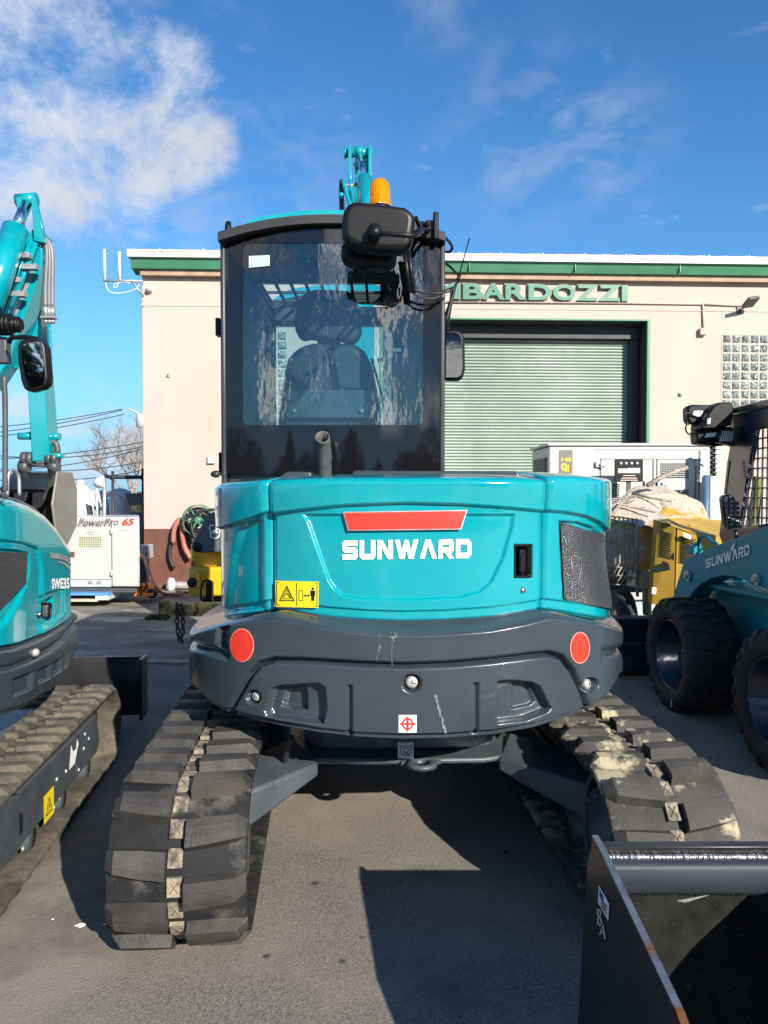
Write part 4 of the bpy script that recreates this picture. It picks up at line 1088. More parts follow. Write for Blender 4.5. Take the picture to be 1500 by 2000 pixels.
# pillars, sills, roof
def bar(mb, a, b, d=.05, mi=0): mb.lim(a, b, mi)
mb = MB()
for x0, x1 in ((xl-.004, xl+.018), (xr-.018, xr+.004)):
    mb.lim((x0, CY0-.006, 1.36), (x1, CY0+.09, ztop-.045)); mb.build('cab_pillar', mat('pillar_paint', (.03, .03, .032), .4, var=.08), EX, bevel=.008); mb = MB()
mb.lim((xl, CY1-.06, 1.0), (xl+.05, CY1, ztop-.03)); mb.lim((xr-.05, CY1-.06, 1.0), (xr, CY1, ztop-.03))
mb.lim((xl+.018, CY0+.03, 1.30), (xr-.018, CY0+.09, zat(845, CY0)))
mb.lim((xl+.05, CY1-.09, zat(641, CY1)), (xr-.05, CY1-.01, zat(606, CY1)))      # header above windscreen
mb.lim((xl+.05, CY1-.05, 1.0), (xr-.05, CY1-.01, 1.55))
mb.lim((xr-.20, CY1-.08, 1.0), (xr-.05, CY1-.0, zat(641, CY1)))
cabf = mb.build('cab_frame', mat('cab_frame_paint', (.03, .03, .032), .4, var=.08), EX, bevel=.008)
# side walls: door with glass on the left, fixed glass on the right
for x, nm in ((xl, 'door'), (xr-.03, 'side_panel')):
    mb = MB()
    mb.lim((x, CY0+.09, 1.0), (x+.03, CY1-.06, 1.62)); mb.lim((x, CY0+.09, 2.30), (x+.03, CY1-.06, ztop-.04))
    mb.lim((x, CY0+.09, 1.62), (x+.03, CY1-.3 if nm == 'door' else CY0+.2, 2.30)); mb.lim((x, CY1-.14, 1.62), (x+.03, CY1-.06, 2.30))
    so = mb.build(nm, M['inner'], EX, bevel=.006)
    mb = MB(); mb.lim((x+.012, CY0+.2 if nm != 'door' else CY1-.3, 1.62), (x+.018, CY1-.14, 2.30)); mb.build('side_glass', M['glass2'], so)
# roof: arched, with skylight opening and guard bars
SKY0, SKY1 = 3.74, 4.30
sx0, sx1 = P(503, 560, 3.8).x, P(745, 560, 3.8).x
def roofz(x): k = (x-xl)/(xr-xl)*2-1; return zat(462, CY0) + (zat(428, CY0)-zat(462, CY0))*(1-abs(k)**2.2)
def slab(mb, x0, x1, y0, y1, z0f, z1f, nx=24, mi=0, tap=0):
    xs = [x0+(x1-x0)*i/nx for i in range(nx+1)]
    vs = []
    for x in xs:
        for y in (y0, y1):
            for zf in (z0f, z1f): vs.append((x, y, zf(x)))
    fs = []
    for i in range(nx):
        a = i*4; b = a+4
        fs += [(a, b, b+1, a+1), (a+2, a+3, b+3, b+2), (a+1, b+1, b+3, a+3), (a, a+2, b+2, b)]
    fs += [(0, 1, 3, 2), (nx*4, nx*4+2, nx*4+3, nx*4+1)]
    mb.add(vs, fs, mi)
mb = MB()
lo = lambda x: roofz(x)-.034; hi = lambda x: roofz(x)
slab(mb, xl-.002, xr+.002, CY0-.055, SKY0, lo, hi); slab(mb, xl-.002, xr+.002, SKY1, CY1+.02, lo, hi)
slab(mb, xl-.002, sx0, SKY0, SKY1, lo, hi, 4); slab(mb, sx1, xr+.002, SKY0, SKY1, lo, hi, 8)
rf = mb.build('roof_frame', mat('roof_black', (.012, .012, .013), .5, var=.1), EX)
mb = MB(); hi2 = lambda x: roofz(x)+.045*min(1, ((x-xl-.03)/.10)**.7 if x > xl+.03 else 0)*min(1, ((xr-.03-x)/.10)**.7 if x < xr-.03 else 0)+.003
hi1 = lambda x: roofz(x)+.0025
slab(mb, xl+.03, xr-.03, CY0+.03, SKY0, hi1, hi2, 40)
rc = mb.build('roof_panel', M['teal'], EX, bevel=.004); fixnormals(rc)
mb = MB(); slab(mb, xl+.03, xr-.03, SKY1, CY1, hi1, hi2, 40); rc = mb.build('roof_panel', M['teal'], EX, bevel=.004); fixnormals(rc)
mb = MB()
zs = zat(560, 3.9)
for k in range(9): 
    x = sx0+(sx1-sx0)*k/8; mb.lim((x-.007, SKY0, ztop-.03), (x+.007, SKY1, ztop-.018))
for k in range(4):
    y = SKY0+(SKY1-SKY0)*k/3; mb.lim((sx0, y-.008, ztop-.017), (sx1, y+.008, ztop-.005))
mb.build('skylight_guard', M['seal'], EX)
mb = MB(); mb.lim((xl+.05, CY1-.035, 1.55), (xr-.2, CY1-.028, zat(641, CY1)-.002)); mb.build('windscreen', M['glass2'], EX)
mb = MB(); mb.lim((xl+.05, CY0+.1, 2.36), (xr-.05, CY0+.42, 2.385)); mb.build('headliner', M['inner'], EX, bevel=.005)
mb = MB(); mb.lim((xl+.03, CY0+.09, 1.0), (xr-.03, CY1-.06, 1.03)); mb.build('cab_floor', M['inner'], EX)
# lifting hooks at the roof corners
for x in (444, 852):
    mb = MB(); q = P(x, 442, CY0)
    th_ = .010; pts = [(q.x-th_, CY0-.01, q.z-.055), (q.x-th_, CY0+.06, q.z-.055), (q.x-th_, CY0+.05, q.z+.01), (q.x-th_, CY0+.02, q.z+.03), (q.x-th_, CY0-.005, q.z+.005)]
    mb.prism(pts, (2*th_, 0, 0)); mb.box((q.x+(.012 if x < 600 else -.012), CY0+.02, q.z-.052), (.06, .07, .012))
    mb.build('lifting_eye', M['black'], EX, bevel=.004)
# seat
def pad(name, px, Y, th_, parent, r_=.05, m='seat'):
    mb = MB(); pts = [P(x, y, Y) for x, y in px]
    mb.prism(pts, (0, th_, 0)); return mb.build(name, M[m], parent, bevel=r_, seg=4)
st = pad('seat', [(548, 905), (752, 905), (741, 780), (726, 710), (712, 683), (690, 668), (610, 668), (580, 676), (560, 700), (548, 760), (542, 830)], 3.58, .14, EX, .04)
pad('headrest', [(576, 648), (574, 620), (581, 588), (596, 569), (620, 563), (676, 566), (694, 578), (704, 610), (706, 645), (698, 664), (682, 668), (664, 662), (640, 664), (606, 658), (588, 662)], 3.56, .10, st, .035)
mb = MB(); mb.lim((P(620, 668, 3.6).x, 3.60, zat(675, 3.6)), (P(664, 668, 3.6).x, 3.66, zat(655, 3.6))); mb.build('headrest_post', M['inner'], st)
mb = MB(); a, b = P(558, 762, 3.55), P(724, 816, 3.55); mb.lim((a.x, 3.548, b.z), (b.x, 3.556, a.z)); pk = mb.build('document_pocket', mat('pocket_plastic', (.09, .12, .13), .25, var=.2, scale=9), st, bevel=.002)
mb = MB()
for x in (574, 706): q = P(x, 803, 3.54); mb.lathe([(0, -.006), (.010, -.004), (.011, .004)], (q.x, q.y, q.z), 'Y', 14)
mb.build('pocket_stud', M['boltw'], pk)
mb = MB(); mb.prism([P(x, y, 3.5) for x, y in [(508, 782), (531, 780), (527, 812), (521, 830), (500, 832), (492, 826), (504, 806)]], (0, .08, 0)); ar = mb.build('control_lever', M['olive'], EX, bevel=.012)
mb = MB(); mb.prism([P(x, y, 3.49) for x, y in [(512, 762), (530, 762), (536, 770), (531, 783), (511, 780)]], (0, .06, 0)); mb.build('lever_grip', M['black'], ar, bevel=.012)
mb = MB(); mb.tube([P(726, 700, 3.57), P(745, 770, 3.57), P(752, 826, 3.57)], .006, 6); mb.build('seat_belt', M['seal'], st)
mb = MB(); mb.tube([P(738, 705, 3.9), P(756, 700, 3.9), P(762, 690, 3.9)], .012, 8); mb.lim(P(768, 680, 3.9), P(783, 688, 3.92)); mb.build('mirror_clip', M['coping'], EX)
# small things left side: latch, work lamp
mb = MB(); q = P(425, 640, 3.3); mb.box((q.x+.005, q.y, q.z), (.02, .05, .075)); mb.box((q.x+.025, q.y, q.z), (.03, .03, .03)); mb.build('door_hinge', M['black'], EX, bevel=.004)
mb = MB(); q = P(432, 905, 3.2); mb.box((q.x, q.y, q.z), (.012, .05, .09)); mb.build('door_latch', M['black'], EX, bevel=.004)
mb = MB(); q = P(421, 926, 3.15); mb.lathe([(0, -.022), (.010, -.016), (.016, 0), (.013, .014), (0, .02)], (q.x, q.y, q.z), 'X', 18); mb.cyl((q.x+.015, q.y, q.z), (q.x+.04, q.y, q.z), .006, 8); mb.build('rubber_stop', M['seal'], EX)
# twin rear mirror, bracket and beacon
def mirror_body(px, Y, dep, nm, parent, bev=.03, tilt=0):
    mb = MB(); pts = [P(x, y, Y) for x, y in px]; mb.prism(pts, (0, dep, 0)); return mb.build(nm, M['black'], parent, bevel=bev, seg=4)
mirror_main = mirror_body([(671, 408), (680, 396), (694, 391), (730, 394), (790, 402), (806, 411), (812, 426), (808, 458), (803, 478), (794, 488), (778, 490), (745, 489), (700, 484), (676, 473), (668, 458), (667, 430)], 2.72, .085, 'rear_view_mirror', EX)
mirror_low = mirror_body([(667, 470), (665, 496), (669, 507), (684, 514), (745, 522), (764, 520), (774, 508), (777, 480)], 2.84, .09, 'lower_mirror', EX, .02)
mb = MB(); q = P(707, 524, 2.86); mb.lathe([(0, -.03), (.016, -.02), (.016, 0), (.012, .012), (.016, .02), (.016, .03)], (q.x, q.y+.04, q.z+.01), 'Z', 14); mb.build('mirror_knob', M['black'], mirror_low)
mb = MB(); q = P(732, 452, 2.66)
mb.lathe([(0, -.015), (.020, -.012), (.022, 0), (.022, .03), (.017, .075)], (q.x, q.y, q.z-.002), 'Y', 20)
mb.lathe([(.0, .012), (.028, .010), (.026, .03), (0, .05)], (q.x, q.y+.02, q.z+.012), 'Y', 20)
mb.build('mirror_pivot', M['black'], mirror_main)
mb = MB(); A = [P(738, 456, 2.66), P(760, 457, 2.64), P(800, 460, 2.64), P(816, 458, 2.68), P(822, 450, 2.78), P(820, 442, 2.9), P(824, 436, 3.05), P(846, 444, 3.13)]
mb.tube(smoothpts(A, 5), .0085, 10); mb.tube(smoothpts([P(812, 425, 2.8), P(818, 440, 2.85), P(821, 446, 2.95), P(838, 450, 3.1)], 5), .008, 8); mb.build('mirror_arm', M['black'], EX)
mb = MB(); a = P(842, 452, 3.12); mb.box(tuple(a), (.05, .05, .075)); b = P(851, 444, 3.1); mb.box(tuple(b), (.022, .05, .11)); mb.build('mirror_bracket', M['black'], EX, bevel=.006)
# struts from the mirror down the rear glass
for x0, x1 in ((797, 808), (789, 801)):
    mb = MB(); mb.tube([P(x0, 482, 3.04), P(x1, 572, 3.05)], .009, 8); mb.build('wiper_arm', M['black'], EX)
mb = MB(); mb.tube(smoothpts([P(801, 566, 3.06), P(815, 578, 3.05), P(836, 583, 3.05), P(856, 580, 3.06), P(868, 566, 3.08)]), .004, 6)
mb.tube(smoothpts([P(808, 568, 3.06), P(830, 572, 3.05), P(866, 572, 3.06), P(884, 565, 3.15), P(893, 548, 3.2)]), .004, 6)
mb.tube(smoothpts([P(852, 450, 3.1), P(872, 466, 3.15), P(883, 482, 3.2), P(878, 492, 3.25), P(866, 491, 3.2)]), .006, 6)
mb.build('wiring_loop', M['bhose'], EX)
mb = MB(); cx, cy = P(742, 395, 2.95).x, 2.95
z0 = zat(398, 2.95); z1 = zat(349, 2.95); H = z1-z0; r_ = 21/1500*2.95
mb.lathe([(r_*1.02, -.02), (r_*1.02, H*.05), (r_*.97, H*.12), (r_*.95, H*.55), (r_*.86, H*.75), (r_*.65, H*.9), (r_*.35, H*.98), (0, H)], (cx, cy, z0), 'Z', 32)
def amber():
    m, nt = nodes('amber_lens'); N = nt.nodes; L = nt.links
    out = N.new('ShaderNodeOutputMaterial'); bs = N.new('ShaderNodeBsdfPrincipled'); L.new(bs.outputs[0], out.inputs[0])
    bs.inputs['Base Color'].default_value = (1, .33, .004, 1); bs.inputs['Roughness'].default_value = .08; bs.inputs['Transmission Weight'].default_value = .55; bs.inputs['IOR'].default_value = 1.25
    tc = N.new('ShaderNodeTexCoord'); wv = N.new('ShaderNodeTexWave'); wv.inputs['Scale'].default_value = 45; wv.bands_direction = 'X'; L.new(tc.outputs['Object'], wv.inputs[0])
    bp = N.new('ShaderNodeBump'); bp.inputs['Strength'].default_value = .35; bp.inputs['Distance'].default_value = .003; L.new(wv.outputs[0], bp.inputs['Height']); L.new(bp.outputs[0], bs.inputs['Normal'])
    return m
bc = mb.build('amber_beacon', amber(), EX)
mb = MB(); mb.lathe([(0, 0), (r_*.4, 0), (r_*.4, H*.5), (r_*.25, H*.7), (0, H*.7)], (cx, cy, z0), 'Z', 20); mb.build('beacon_reflector', mat('beacon_core', (.9, .6, .12), .3), bc)
mb = MB(); mb.lathe([(0, -.09), (r_*.5, -.09), (r_*.5, -.03), (r_*1.05, -.03), (r_*1.05, -.012), (0, -.012)], (cx, cy, z0), 'Z', 24); mb.tube([(cx, cy, z0-.08), (cx+.02, cy+.2, z0-.06)], .012); mb.build('beacon_mount', M['black'], EX)
# side mirror to the right
mb = MB(); o_ = [(866, 643), (892, 643), (903, 648), (908, 660), (909, 720), (905, 738), (896, 742), (868, 742)]
mb.prism([P(x, y, 3.35) for x, y in o_], (0, .06, 0)); sm = mb.build('side_mirror', M['black'], EX, bevel=.015, seg=3)
mb = MB(); o_ = [(871, 650), (890, 650), (899, 655), (902, 664), (903, 718), (900, 733), (892, 737), (871, 737)]
mb.prism([P(x, y, 3.345-(742-y)*.0003) for x, y in o_], (0, .004, 0)); mb.build('mirror_glass', M['mirror'], sm)
mb = MB(); mb.tube(smoothpts([P(868, 634, 3.45), P(872, 628, 3.42), P(874, 645, 3.38)]), .008); mb.build('mirror_stalk', M['black'], sm)
# antenna
mb = MB(); mb.tube([P(866, 638, 3.3), P(872, 622, 3.3), P(878, 600, 3.3), P(888, 562, 3.3), P(894, 548, 3.3)], [.014, .016, .010, .006, .005], 8)
mb.tube([P(893, 552, 3.3), P(898, 535, 3.3)], .008); mb.tube([P(896, 540, 3.3), P(917, 465, 3.3)], .003, 6); mb.tube(smoothpts([P(868, 512, 3.25), P(880, 522, 3.28), P(895, 537, 3.3)]), .005, 6)
mb.build('radio_antenna', M['black'], EX)
# boom folded up in front of the cab
BX = P(708, 400, 5.3).x
def bm_plate(pts, x0, wd, nm, m='teal', par=None, bev=.006):
    mb = MB(); mb.prism([(x0, y, z) for y, z in pts], (wd, 0, 0)); return mb.build(nm, M[m], par or EX, bevel=bev)
kz = zat(292, 5.3)
Bo = bm_plate([(4.7, .75), (4.95, .7), (5.15, 1.6), (5.25, 2.6), (5.45, kz-.45), (5.35, kz-.28), (5.12, kz-.5), (4.95, 2.6), (4.8, 1.6)], BX-.07, .15, 'boom')
for x in (684, 723):
    q = P(x, 300, 5.3).x
    mb = MB(); mb.prism([(q-.011, 5.22, kz-.55), (q-.011, 5.45, kz-.55), (q-.011, 5.36, kz), (q-.011, 5.30, kz+.02), (q-.011, 5.24, kz)], (.022, 0, 0)); mb.build('boom_lug', M['teal'], Bo, bevel=.003)
mb = MB(); a, b = P(676, 300, 5.3), P(728, 298, 5.3); mb.cyl(a, b, .03, 16); mb.cyl((a.x-.012, a.y, a.z), a, .038, 8); mb.build('boom_pin', M['teal'], Bo)
mb = MB(); mb.cyl(P(702, 300, 5.3), P(712, 352, 5.05), .024, 14); mb.build('cylinder_rod', M['chrome'], Bo)
mb = MB(); mb.cyl(P(712, 350, 5.06), P(728, 480, 4.75), .05, 18); q = P(702, 297, 5.3); mb.lathe([(0, -.03), (.035, -.03), (.035, .03), (0, .03)], tuple(q), 'X', 18); mb.build('arm_cylinder', M['teal'], Bo)
mb = MB(); 
for x, x1 in ((672, 684), (684, 694)):
    mb.tube([P(x, 350, 5.1), P(x+1, 365, 5.1), P(x1, 400, 5.0), P(x1+4, 450, 4.9)], .013, 8)
mb.tube([P(662, 382, 5.1), P(672, 382, 5.1)], .022); mb.tube([P(670, 362, 5.1), P(694, 362, 5.1)], .010, 6, 1)
mb.build('hydraulic_pipe', [M['teal'], M['galv']], Bo)
mb = MB(); mb.tube([P(668, 352, 5.15), P(667, 380, 5.15), P(669, 440, 5.1)], .018, 8); mb.tube(smoothpts([P(694, 360, 5.1), P(701, 355, 5.1), P(706, 358, 5.1), P(706, 372, 5.1)]), .012, 8); mb.tube([P(702, 358, 5.05), P(704, 378, 5.05), P(706, 400, 5.0)], [.02, .022, .026], 10, 1); mb.build('hydraulic_hose', [M['bhose'], M['galv']], Bo)
mb = MB(); mb.lim((P(690, 323, 5.3).x, 5.28, zat(327, 5.3)), (P(702, 323, 5.3).x, 5.33, zat(320, 5.3))); mb.build('boom_cross_tube', M['teal'], Bo)
# arm and bucket reaching down beyond the cab
bm_plate([(5.30, kz-.02), (5.42, kz-.02), (6.1, 1.2), (6.0, .9), (5.85, 1.0)], BX-.05, .11, 'arm')
mb = MB(); mb.prism([(BX-.28, 5.75, .85), (BX-.28, 6.15, .95), (BX-.28, 6.3, .5), (BX-.28, 6.1, .12), (BX-.28, 5.8, .15), (BX-.28, 5.95, .5)], (.56, 0, 0)); mb.build('bucket', M['bsteel'], EX, bevel=.01)
# dozer blade at the front
mb = MB(TF); mb.prism([(-.9, 1.45, .06), (-.9, 1.50, .06), (-.9, 1.44, .2), (-.9, 1.50, .38), (-.9, 1.44, .38), (-.9, 1.38, .2)], (1.8, 0, 0)); mb.lim((-.45, .5, .2), (-.33, 1.44, .3)); mb.lim((.33, .5, .2), (.45, 1.44, .3)); mb.build('dozer_blade', M['frame'], EX)
# ================================================================ second excavator at the left
QY = R(5.6)
QC = Vector((-2.15, 2.98, 0))
E2 = thing('mini_excavator', 'teal mini excavator cut off by the left edge, boom raised, bucket hanging behind it', 'excavator', tuple(QC))
QF = Matrix.Translation(QC) @ Matrix.Rotation(QY, 4, 'Z')
QL, QR = 1.62, .185
for side in (-1, 1):
    Mx = QF @ ortho(side*.70, 0)
    o, T, ht = track('rubber_track', E2, Mx, QL, QR, .31, [M['rubber3'], M['rubber3'], M['ink'], M['rubber3']], .11, True, .024, th=.022); fixnormals(o)
    ins = side
    mb = MB(Mx)
    fx = ins*.055
    prof = [(-1.02, .15), (-.86, .125), (.66, .125), (.72, .17), (.66, .315), (-.72, .335), (-.90, .30)]
    mb.prism([(fx, y, z) for y, z in prof], (ins*.062, 0, 0))
    mb.prism([(fx-ins*.2, y, z) for y, z in [(-.66, .12), (.6, .12), (.6, .30), (-.66, .30)]], (ins*.20, 0, 0))
    fr = mb.build('track_frame', M['frame'], E2, bevel=.008)
    if side == 1:
        mb = MB(Mx); xx = fx+ins*.066
        mb.prism([(xx-.002, y, z) for y, z in [(-.62, .17), (-.40, .17), (-.37, .20), (-.37, .31), (-.42, .35), (-.62, .40)]], (.030, 0, 0)); mb.build('tie_down_bracket', M['frame'], fr, bevel=.004)
        mb = MB(Mx); mb.prism([(xx+.0285, y, z) for y, z in rrect(-.425, .245, .03, .075, .014)], (.002, 0, 0)); mb.build('bracket_slot', M['ink'], fr)
        mb = MB(Mx)
        for y, z in ((.46, .28), (.44, .22), (.52, .24), (.36, .15), (.18, .21), (.06, .22), (.02, .12), (-.32, .11)):
            mb.lathe([(0, .006), (.007, .004), (.009, 0)], (xx-.004, y, z), 'X', 10)
        mb.build('frame_bolt', M['boltw'], fr)
        mb = MB(Mx); q = lambda y, z: (xx-.0025, y, z)
        mb.add([q(-.10, .10), q(.02, .10), q(.02, .21), q(-.10, .21)], [(0, 1, 2, 3)]); strip(lambda a, b: (xx-.0015, a, b), mb, [(-.075, .125), (-.005, .125), (-.04, .185)], .006, 1, True); strip(lambda a, b: (xx-.0015, a, b), mb, [(-.05, .135), (-.035, .155), (-.03, .14)], .006, 1)
        mb.build('warning_label', [M['yellow'], M['ink']], fr)
        mb = MB(Mx); mb.add([q(.22, .20), q(.30, .20), q(.36, .27), q(.335, .30), q(.32, .26), q(.28, .26), q(.25, .30)], [range(7)]); mb.build('travel_arrow', M['white'], fr)
    mb = MB(Mx); mb.lathe([(0, -.04), (.15, -.04), (.16, 0), (.15, .04), (0, .04)], (0, QL/2, ht), 'X', 28); mb.build('idler', M['frame'], E2)
    mb = MB(Mx); mb.lathe([(0, -.05), (.15, -.05), (.16, 0), (.15, .05), (0, .05)], (0, -QL/2, ht), 'X', 28); mb.build('sprocket', M['frame'], E2)
    for k in range(4):
        mb = MB(Mx); mb.lathe([(0, -.1), (.05, -.1), (.055, 0), (.05, .1), (0, .1)], (0, -.55+.37*k, .09), 'X', 18); mb.build('roller', M['frame'], E2)
mb = MB(QF); mb.lim((-.62, -.4, .25), (.62, .4, .42)); mb.lathe([(0, .42), (.3, .42), (.3, .52), (0, .52)], (0, 0, 0), 'Z', 40); mb.build('centre_frame', M['frame'], E2, bevel=.01)
# blade at the front
mb = MB(QF)
prof = [(1.52, .06), (1.58, .05), (1.56, .2), (1.60, .40), (1.54, .41), (1.50, .3), (1.49, .15)]
mb.prism([(-.86, y, z) for y, z in prof], (1.72, 0, 0)); mb.lim((.85, 1.44, .05), (.868, 1.60, .41))
mb.lim((-.3, .4, .2), (-.2, 1.5, .3)); mb.lim((.2, .4, .2), (.3, 1.5, .3)); mb.build('dozer_blade', M['bsteel'], E2, bevel=.004)
# counterweight + hood
W2 = Shell(QC.x-.02, QC.y, .79, .81, 2.6, .5, R(4))
t2 = [(0,1263),(30,1258),(70,1243),(100,1228),(125,1212),(145,1190),(160,1180)]
b2 = [(0,1400),(30,1392),(60,1378),(90,1360),(115,1338),(135,1310),(145,1285),(160,1270)]
t2h = [(-60,966),(0,968),(30,974),(60,984),(90,1002),(110,1025),(130,1056),(145,1062)]
PK2 = [[(23,1326),(61,1311),(59,1345),(23,1361)], [(72,1308),(96,1297),(96,1324),(72,1334)], [(102,1294),(118,1284),(118,1309),(102,1318)], [(123,1281),(132,1271),(132,1298),(123,1304)]]
def w2d(X, Y):
    d = 0; t = interp(t2, X); 
    if Y < t+14: d -= .05*(1-sstep(t, t+14, Y))
    g = sdseg(X, Y, [(-20, 1310), (22, 1302), (60, 1287), (96, 1268), (120, 1250), (134, 1232), (150, 1215)])
    d -= .020*math.exp(-(g/4.5)**2)
    if 15 < X < 140:
        for pk in PK2: d -= .016*sstep(1.5, -2.5, sdpoly(X, Y, pk))
    b = interp(b2, X); d -= .03*sstep(b-16, b-4, Y)
    return d
mb = MB(); W2.sheet(mb, 0, W2.L, 300, 110, lambda X: interp(t2, X), lambda X: interp(b2, X), w2d, pre=((.6, 0), (.2, 0), (.1, 0)), post=((.08, -.01), (.6, -.01)))
cw2 = mb.build('counterweight', M['slate'], E2)
mb = MB(); q = W2.pt(63, 1275, .002); mb.lathe([(0, -.012), (.012, -.010), (.016, 0), (.016, .01)], tuple(q), 'Y', 14); mb.build('mounting_bolt', M['boltw'], cw2)
H2 = Shell(QC.x-.02, QC.y, .768, .785, 2.5, .45, R(4))
def h2d(X, Y):
    t = interp(t2h, X); d = 0
    if Y < t+26: k = (t+26-Y)/26; d -= .05*(1-math.sqrt(max(0, 1-k*k)))
    c = interp([(-60, 1050), (0, 1051), (40, 1056), (70, 1068), (76, 1100), (80, 1900)], X)
    d += .010*sstep(c+8, c, Y) if X < 78 else .010
    if X < 66: d -= .014*sstep(2, -3, sdpoly(X, Y, [(-80, 1072), (0, 1072), (34, 1074), (56, 1080), (56, 1112), (50, 1140), (36, 1175), (12, 1214), (-20, 1238), (-80, 1250)]))
    d -= .02*sstep(2, -2, max(abs(X-90)-11, abs(Y-1192+.5*(X-90))-21))
    d -= .010*sstep(4, -3, sdpoly(X, Y, [(74, 1168), (84, 1160), (118, 1150), (118, 1196), (90, 1222), (72, 1228)]))
    return d
mb = MB(); H2.sheet(mb, 0, H2.L, 340, 130, lambda X: interp(t2h, X), lambda X: interp(t2, X)-2, h2d, pre=((.7, .02), (.25, .015), (.1, .012), (.05, .006)), post=((.05, 0),))
h2 = mb.build('engine_hood', M['teal'], E2)
mb = MB(); H2.sheet(mb, 0, H2.L, 90, 3, lambda X: interp([(-60,960),(0,962),(30,967),(60,976),(90,992),(108,1012),(124,1040),(145,1062)], X), lambda X: interp(t2h, X)+1, lambda X, Y: -.045, pre=((.7, .03), (.13, .012), (.08, .01))); mb.build('hood_top_rail', M['slate'], E2)
def hp2(mb, pts, off, mi=0):
    vs = [H2.pt(x, y, off) for x, y in pts]; mb.add(vs, [list(range(len(vs)))[::-1]], mi)
mb = MB(); H2.decal(mb, [(-60, 1075), (54, 1080), (50, 1140), (-60, 1245)], 10, 6, -.001); mb.v = [v for v in mb.v]
mb.build('side_grille', M['grille'], h2)
mb = MB(); hp2(mb, [(89, 1079), (112, 1082), (126, 1088), (137, 1100), (137, 1106), (122, 1096), (108, 1092), (91, 1090)], .0135)
hp2(mb, [(106, 1095), (120, 1099), (130, 1107), (137, 1120), (134, 1120), (126, 1110), (116, 1102), (107, 1099)], .0135); mb.build('swoosh_decal', M['galv'], h2)
vs, fs = text_mesh('SWE35', offset=.04)
mb = MB(); mb.add([H2.pt(93+35*v[0]**1.1, 1151-21*v[1]-1.5*v[0], .0135) for v in vs], fs, 0); mb.build('model_lettering', M['white'], h2)
mb = MB(); hp2(mb, [(133, 1128), (136, 1127), (136, 1150), (133, 1152)], .0135); mb.build('decal_patch', mat('decal_orange', (.7, .4, .1), .5), h2)
q = H2.pt(90, 1192, -.006); mb = MB(); mb.box((q.x, q.y, q.z), (.045, .03, .065)); hs2 = mb.build('latch_housing', M['gloss'], h2, bevel=.006)
mb = MB(); mb.box((q.x+.004, q.y-.016, q.z), (.022, .012, .05)); mb.build('latch_handle', M['dgrey'], hs2, bevel=.004)
q = H2.pt(72, 1200, .002); mb = MB(); mb.lathe([(0, -.004), (.008, -.002), (.010, .004)], tuple(q), 'Y', 12); mb.build('lock', M['steel'], h2)
# cab edge and mirror
mb = MB(); mb.lim((-2.6, 2.62, 1.2), (P(2, 800, 2.75).x-.02, 2.75, 2.42)); mb.build('cab_frame', M['inner'], E2, bevel=.02)
mb = MB(); mb.lim((P(-40, 640, 2.7).x, 2.66, zat(712, 2.7)), (P(22, 640, 2.7).x, 2.70, zat(662, 2.7))); mb.tube(smoothpts([P(8, 735, 2.72), P(10, 800, 2.72), P(10, 960, 2.72)]), .010, 8); mb.build('mirror_bracket', M['dgrey'], E2, bevel=.008)
mb = MB(); 
for k in range(7): 
    q = P(8, 634, 2.65); mb.lathe([(.012, -.006), (.038 if k in (2, 3, 4) else .028, -.003), (.038 if k in (2, 3, 4) else .028, .003), (.012, .006)], (q.x-.035+.014*k, q.y, q.z), 'X', 16)
mb.cyl((q.x-.06, q.y, q.z), (q.x+.06, q.y, q.z), .02, 12); mb.build('horn', M['black'], E2)
mb = MB(); mb.tube(smoothpts([P(18, 668, 2.62), P(24, 660, 2.6), P(50, 659, 2.55), P(72, 662, 2.52)]), .008, 8); mb.build('mirror_stalk', M['black'], E2)
mb = MB(); o_ = [(33, 676), (38, 665), (50, 661), (72, 660), (82, 664), (88, 676), (93, 735), (92, 750), (82, 758), (56, 765), (46, 760), (40, 744), (34, 706)]
mb.prism([P(x, y, 2.5) for x, y in o_], (0, .05, 0)); m2 = mb.build('side_mirror', M['black'], E2, bevel=.012, seg=3)
mb = MB(); o_ = [(43, 674), (52, 669), (76, 667), (82, 680), (87, 736), (84, 748), (58, 757), (52, 744), (45, 708)]
mb.prism([P(x, y, 2.492-(757-y)*.00012) for x, y in o_], (0, .004, 0)); mb.build('mirror_glass', M['mirror'], m2)
# boom, cylinders, arm, bucket
YB = 4.75
def teal_plate(nm, px, Y, dep, par=E2, m='teal', bev=.008):
    mb = MB(); mb.prism([P(x, y, Y) for x, y in px], (0, dep, 0)); return mb.build(nm, M[m], par, bevel=bev)
# boom beam rising from lower left to the knee
bo2 = teal_plate('boom', [(-40, 690), (10, 560), (42, 470), (70, 440), (84, 455), (82, 520), (62, 580), (40, 640), (20, 700), (-20, 760)], YB, .16)
for x0, x1, x2, dep in ((31, 38, 44, .02), (60, 68, 84, .02)):
    teal_plate('boom_lug', [(x0, 386), (x1, 384), (x2-2, 440), (x2+3, 474), (x1-2, 470), (x0+3, 420)] if x0 > 50 else [(31, 386), (39, 384), (43, 420), (48, 470), (36, 470), (34, 420)], YB-.05 if x0 < 50 else YB-.04, .03, bo2, bev=.003)
mb = MB(); a, b = P(33, 393, YB), P(72, 390, YB); mb.cyl(a, b, .042, 18); mb.build('boom_pin', M['teal'], bo2)
mb = MB(); mb.cyl(P(52, 398, YB-.02), P(28, 455, YB-.12), .034, 18); mb.build('cylinder_rod', M['chrome'], bo2)
mb = MB(); mb.cyl(P(30, 448, YB-.11), P(-22, 600, YB-.35), .075, 24); mb.build('arm_cylinder', M['teal'], bo2)
mb = MB()
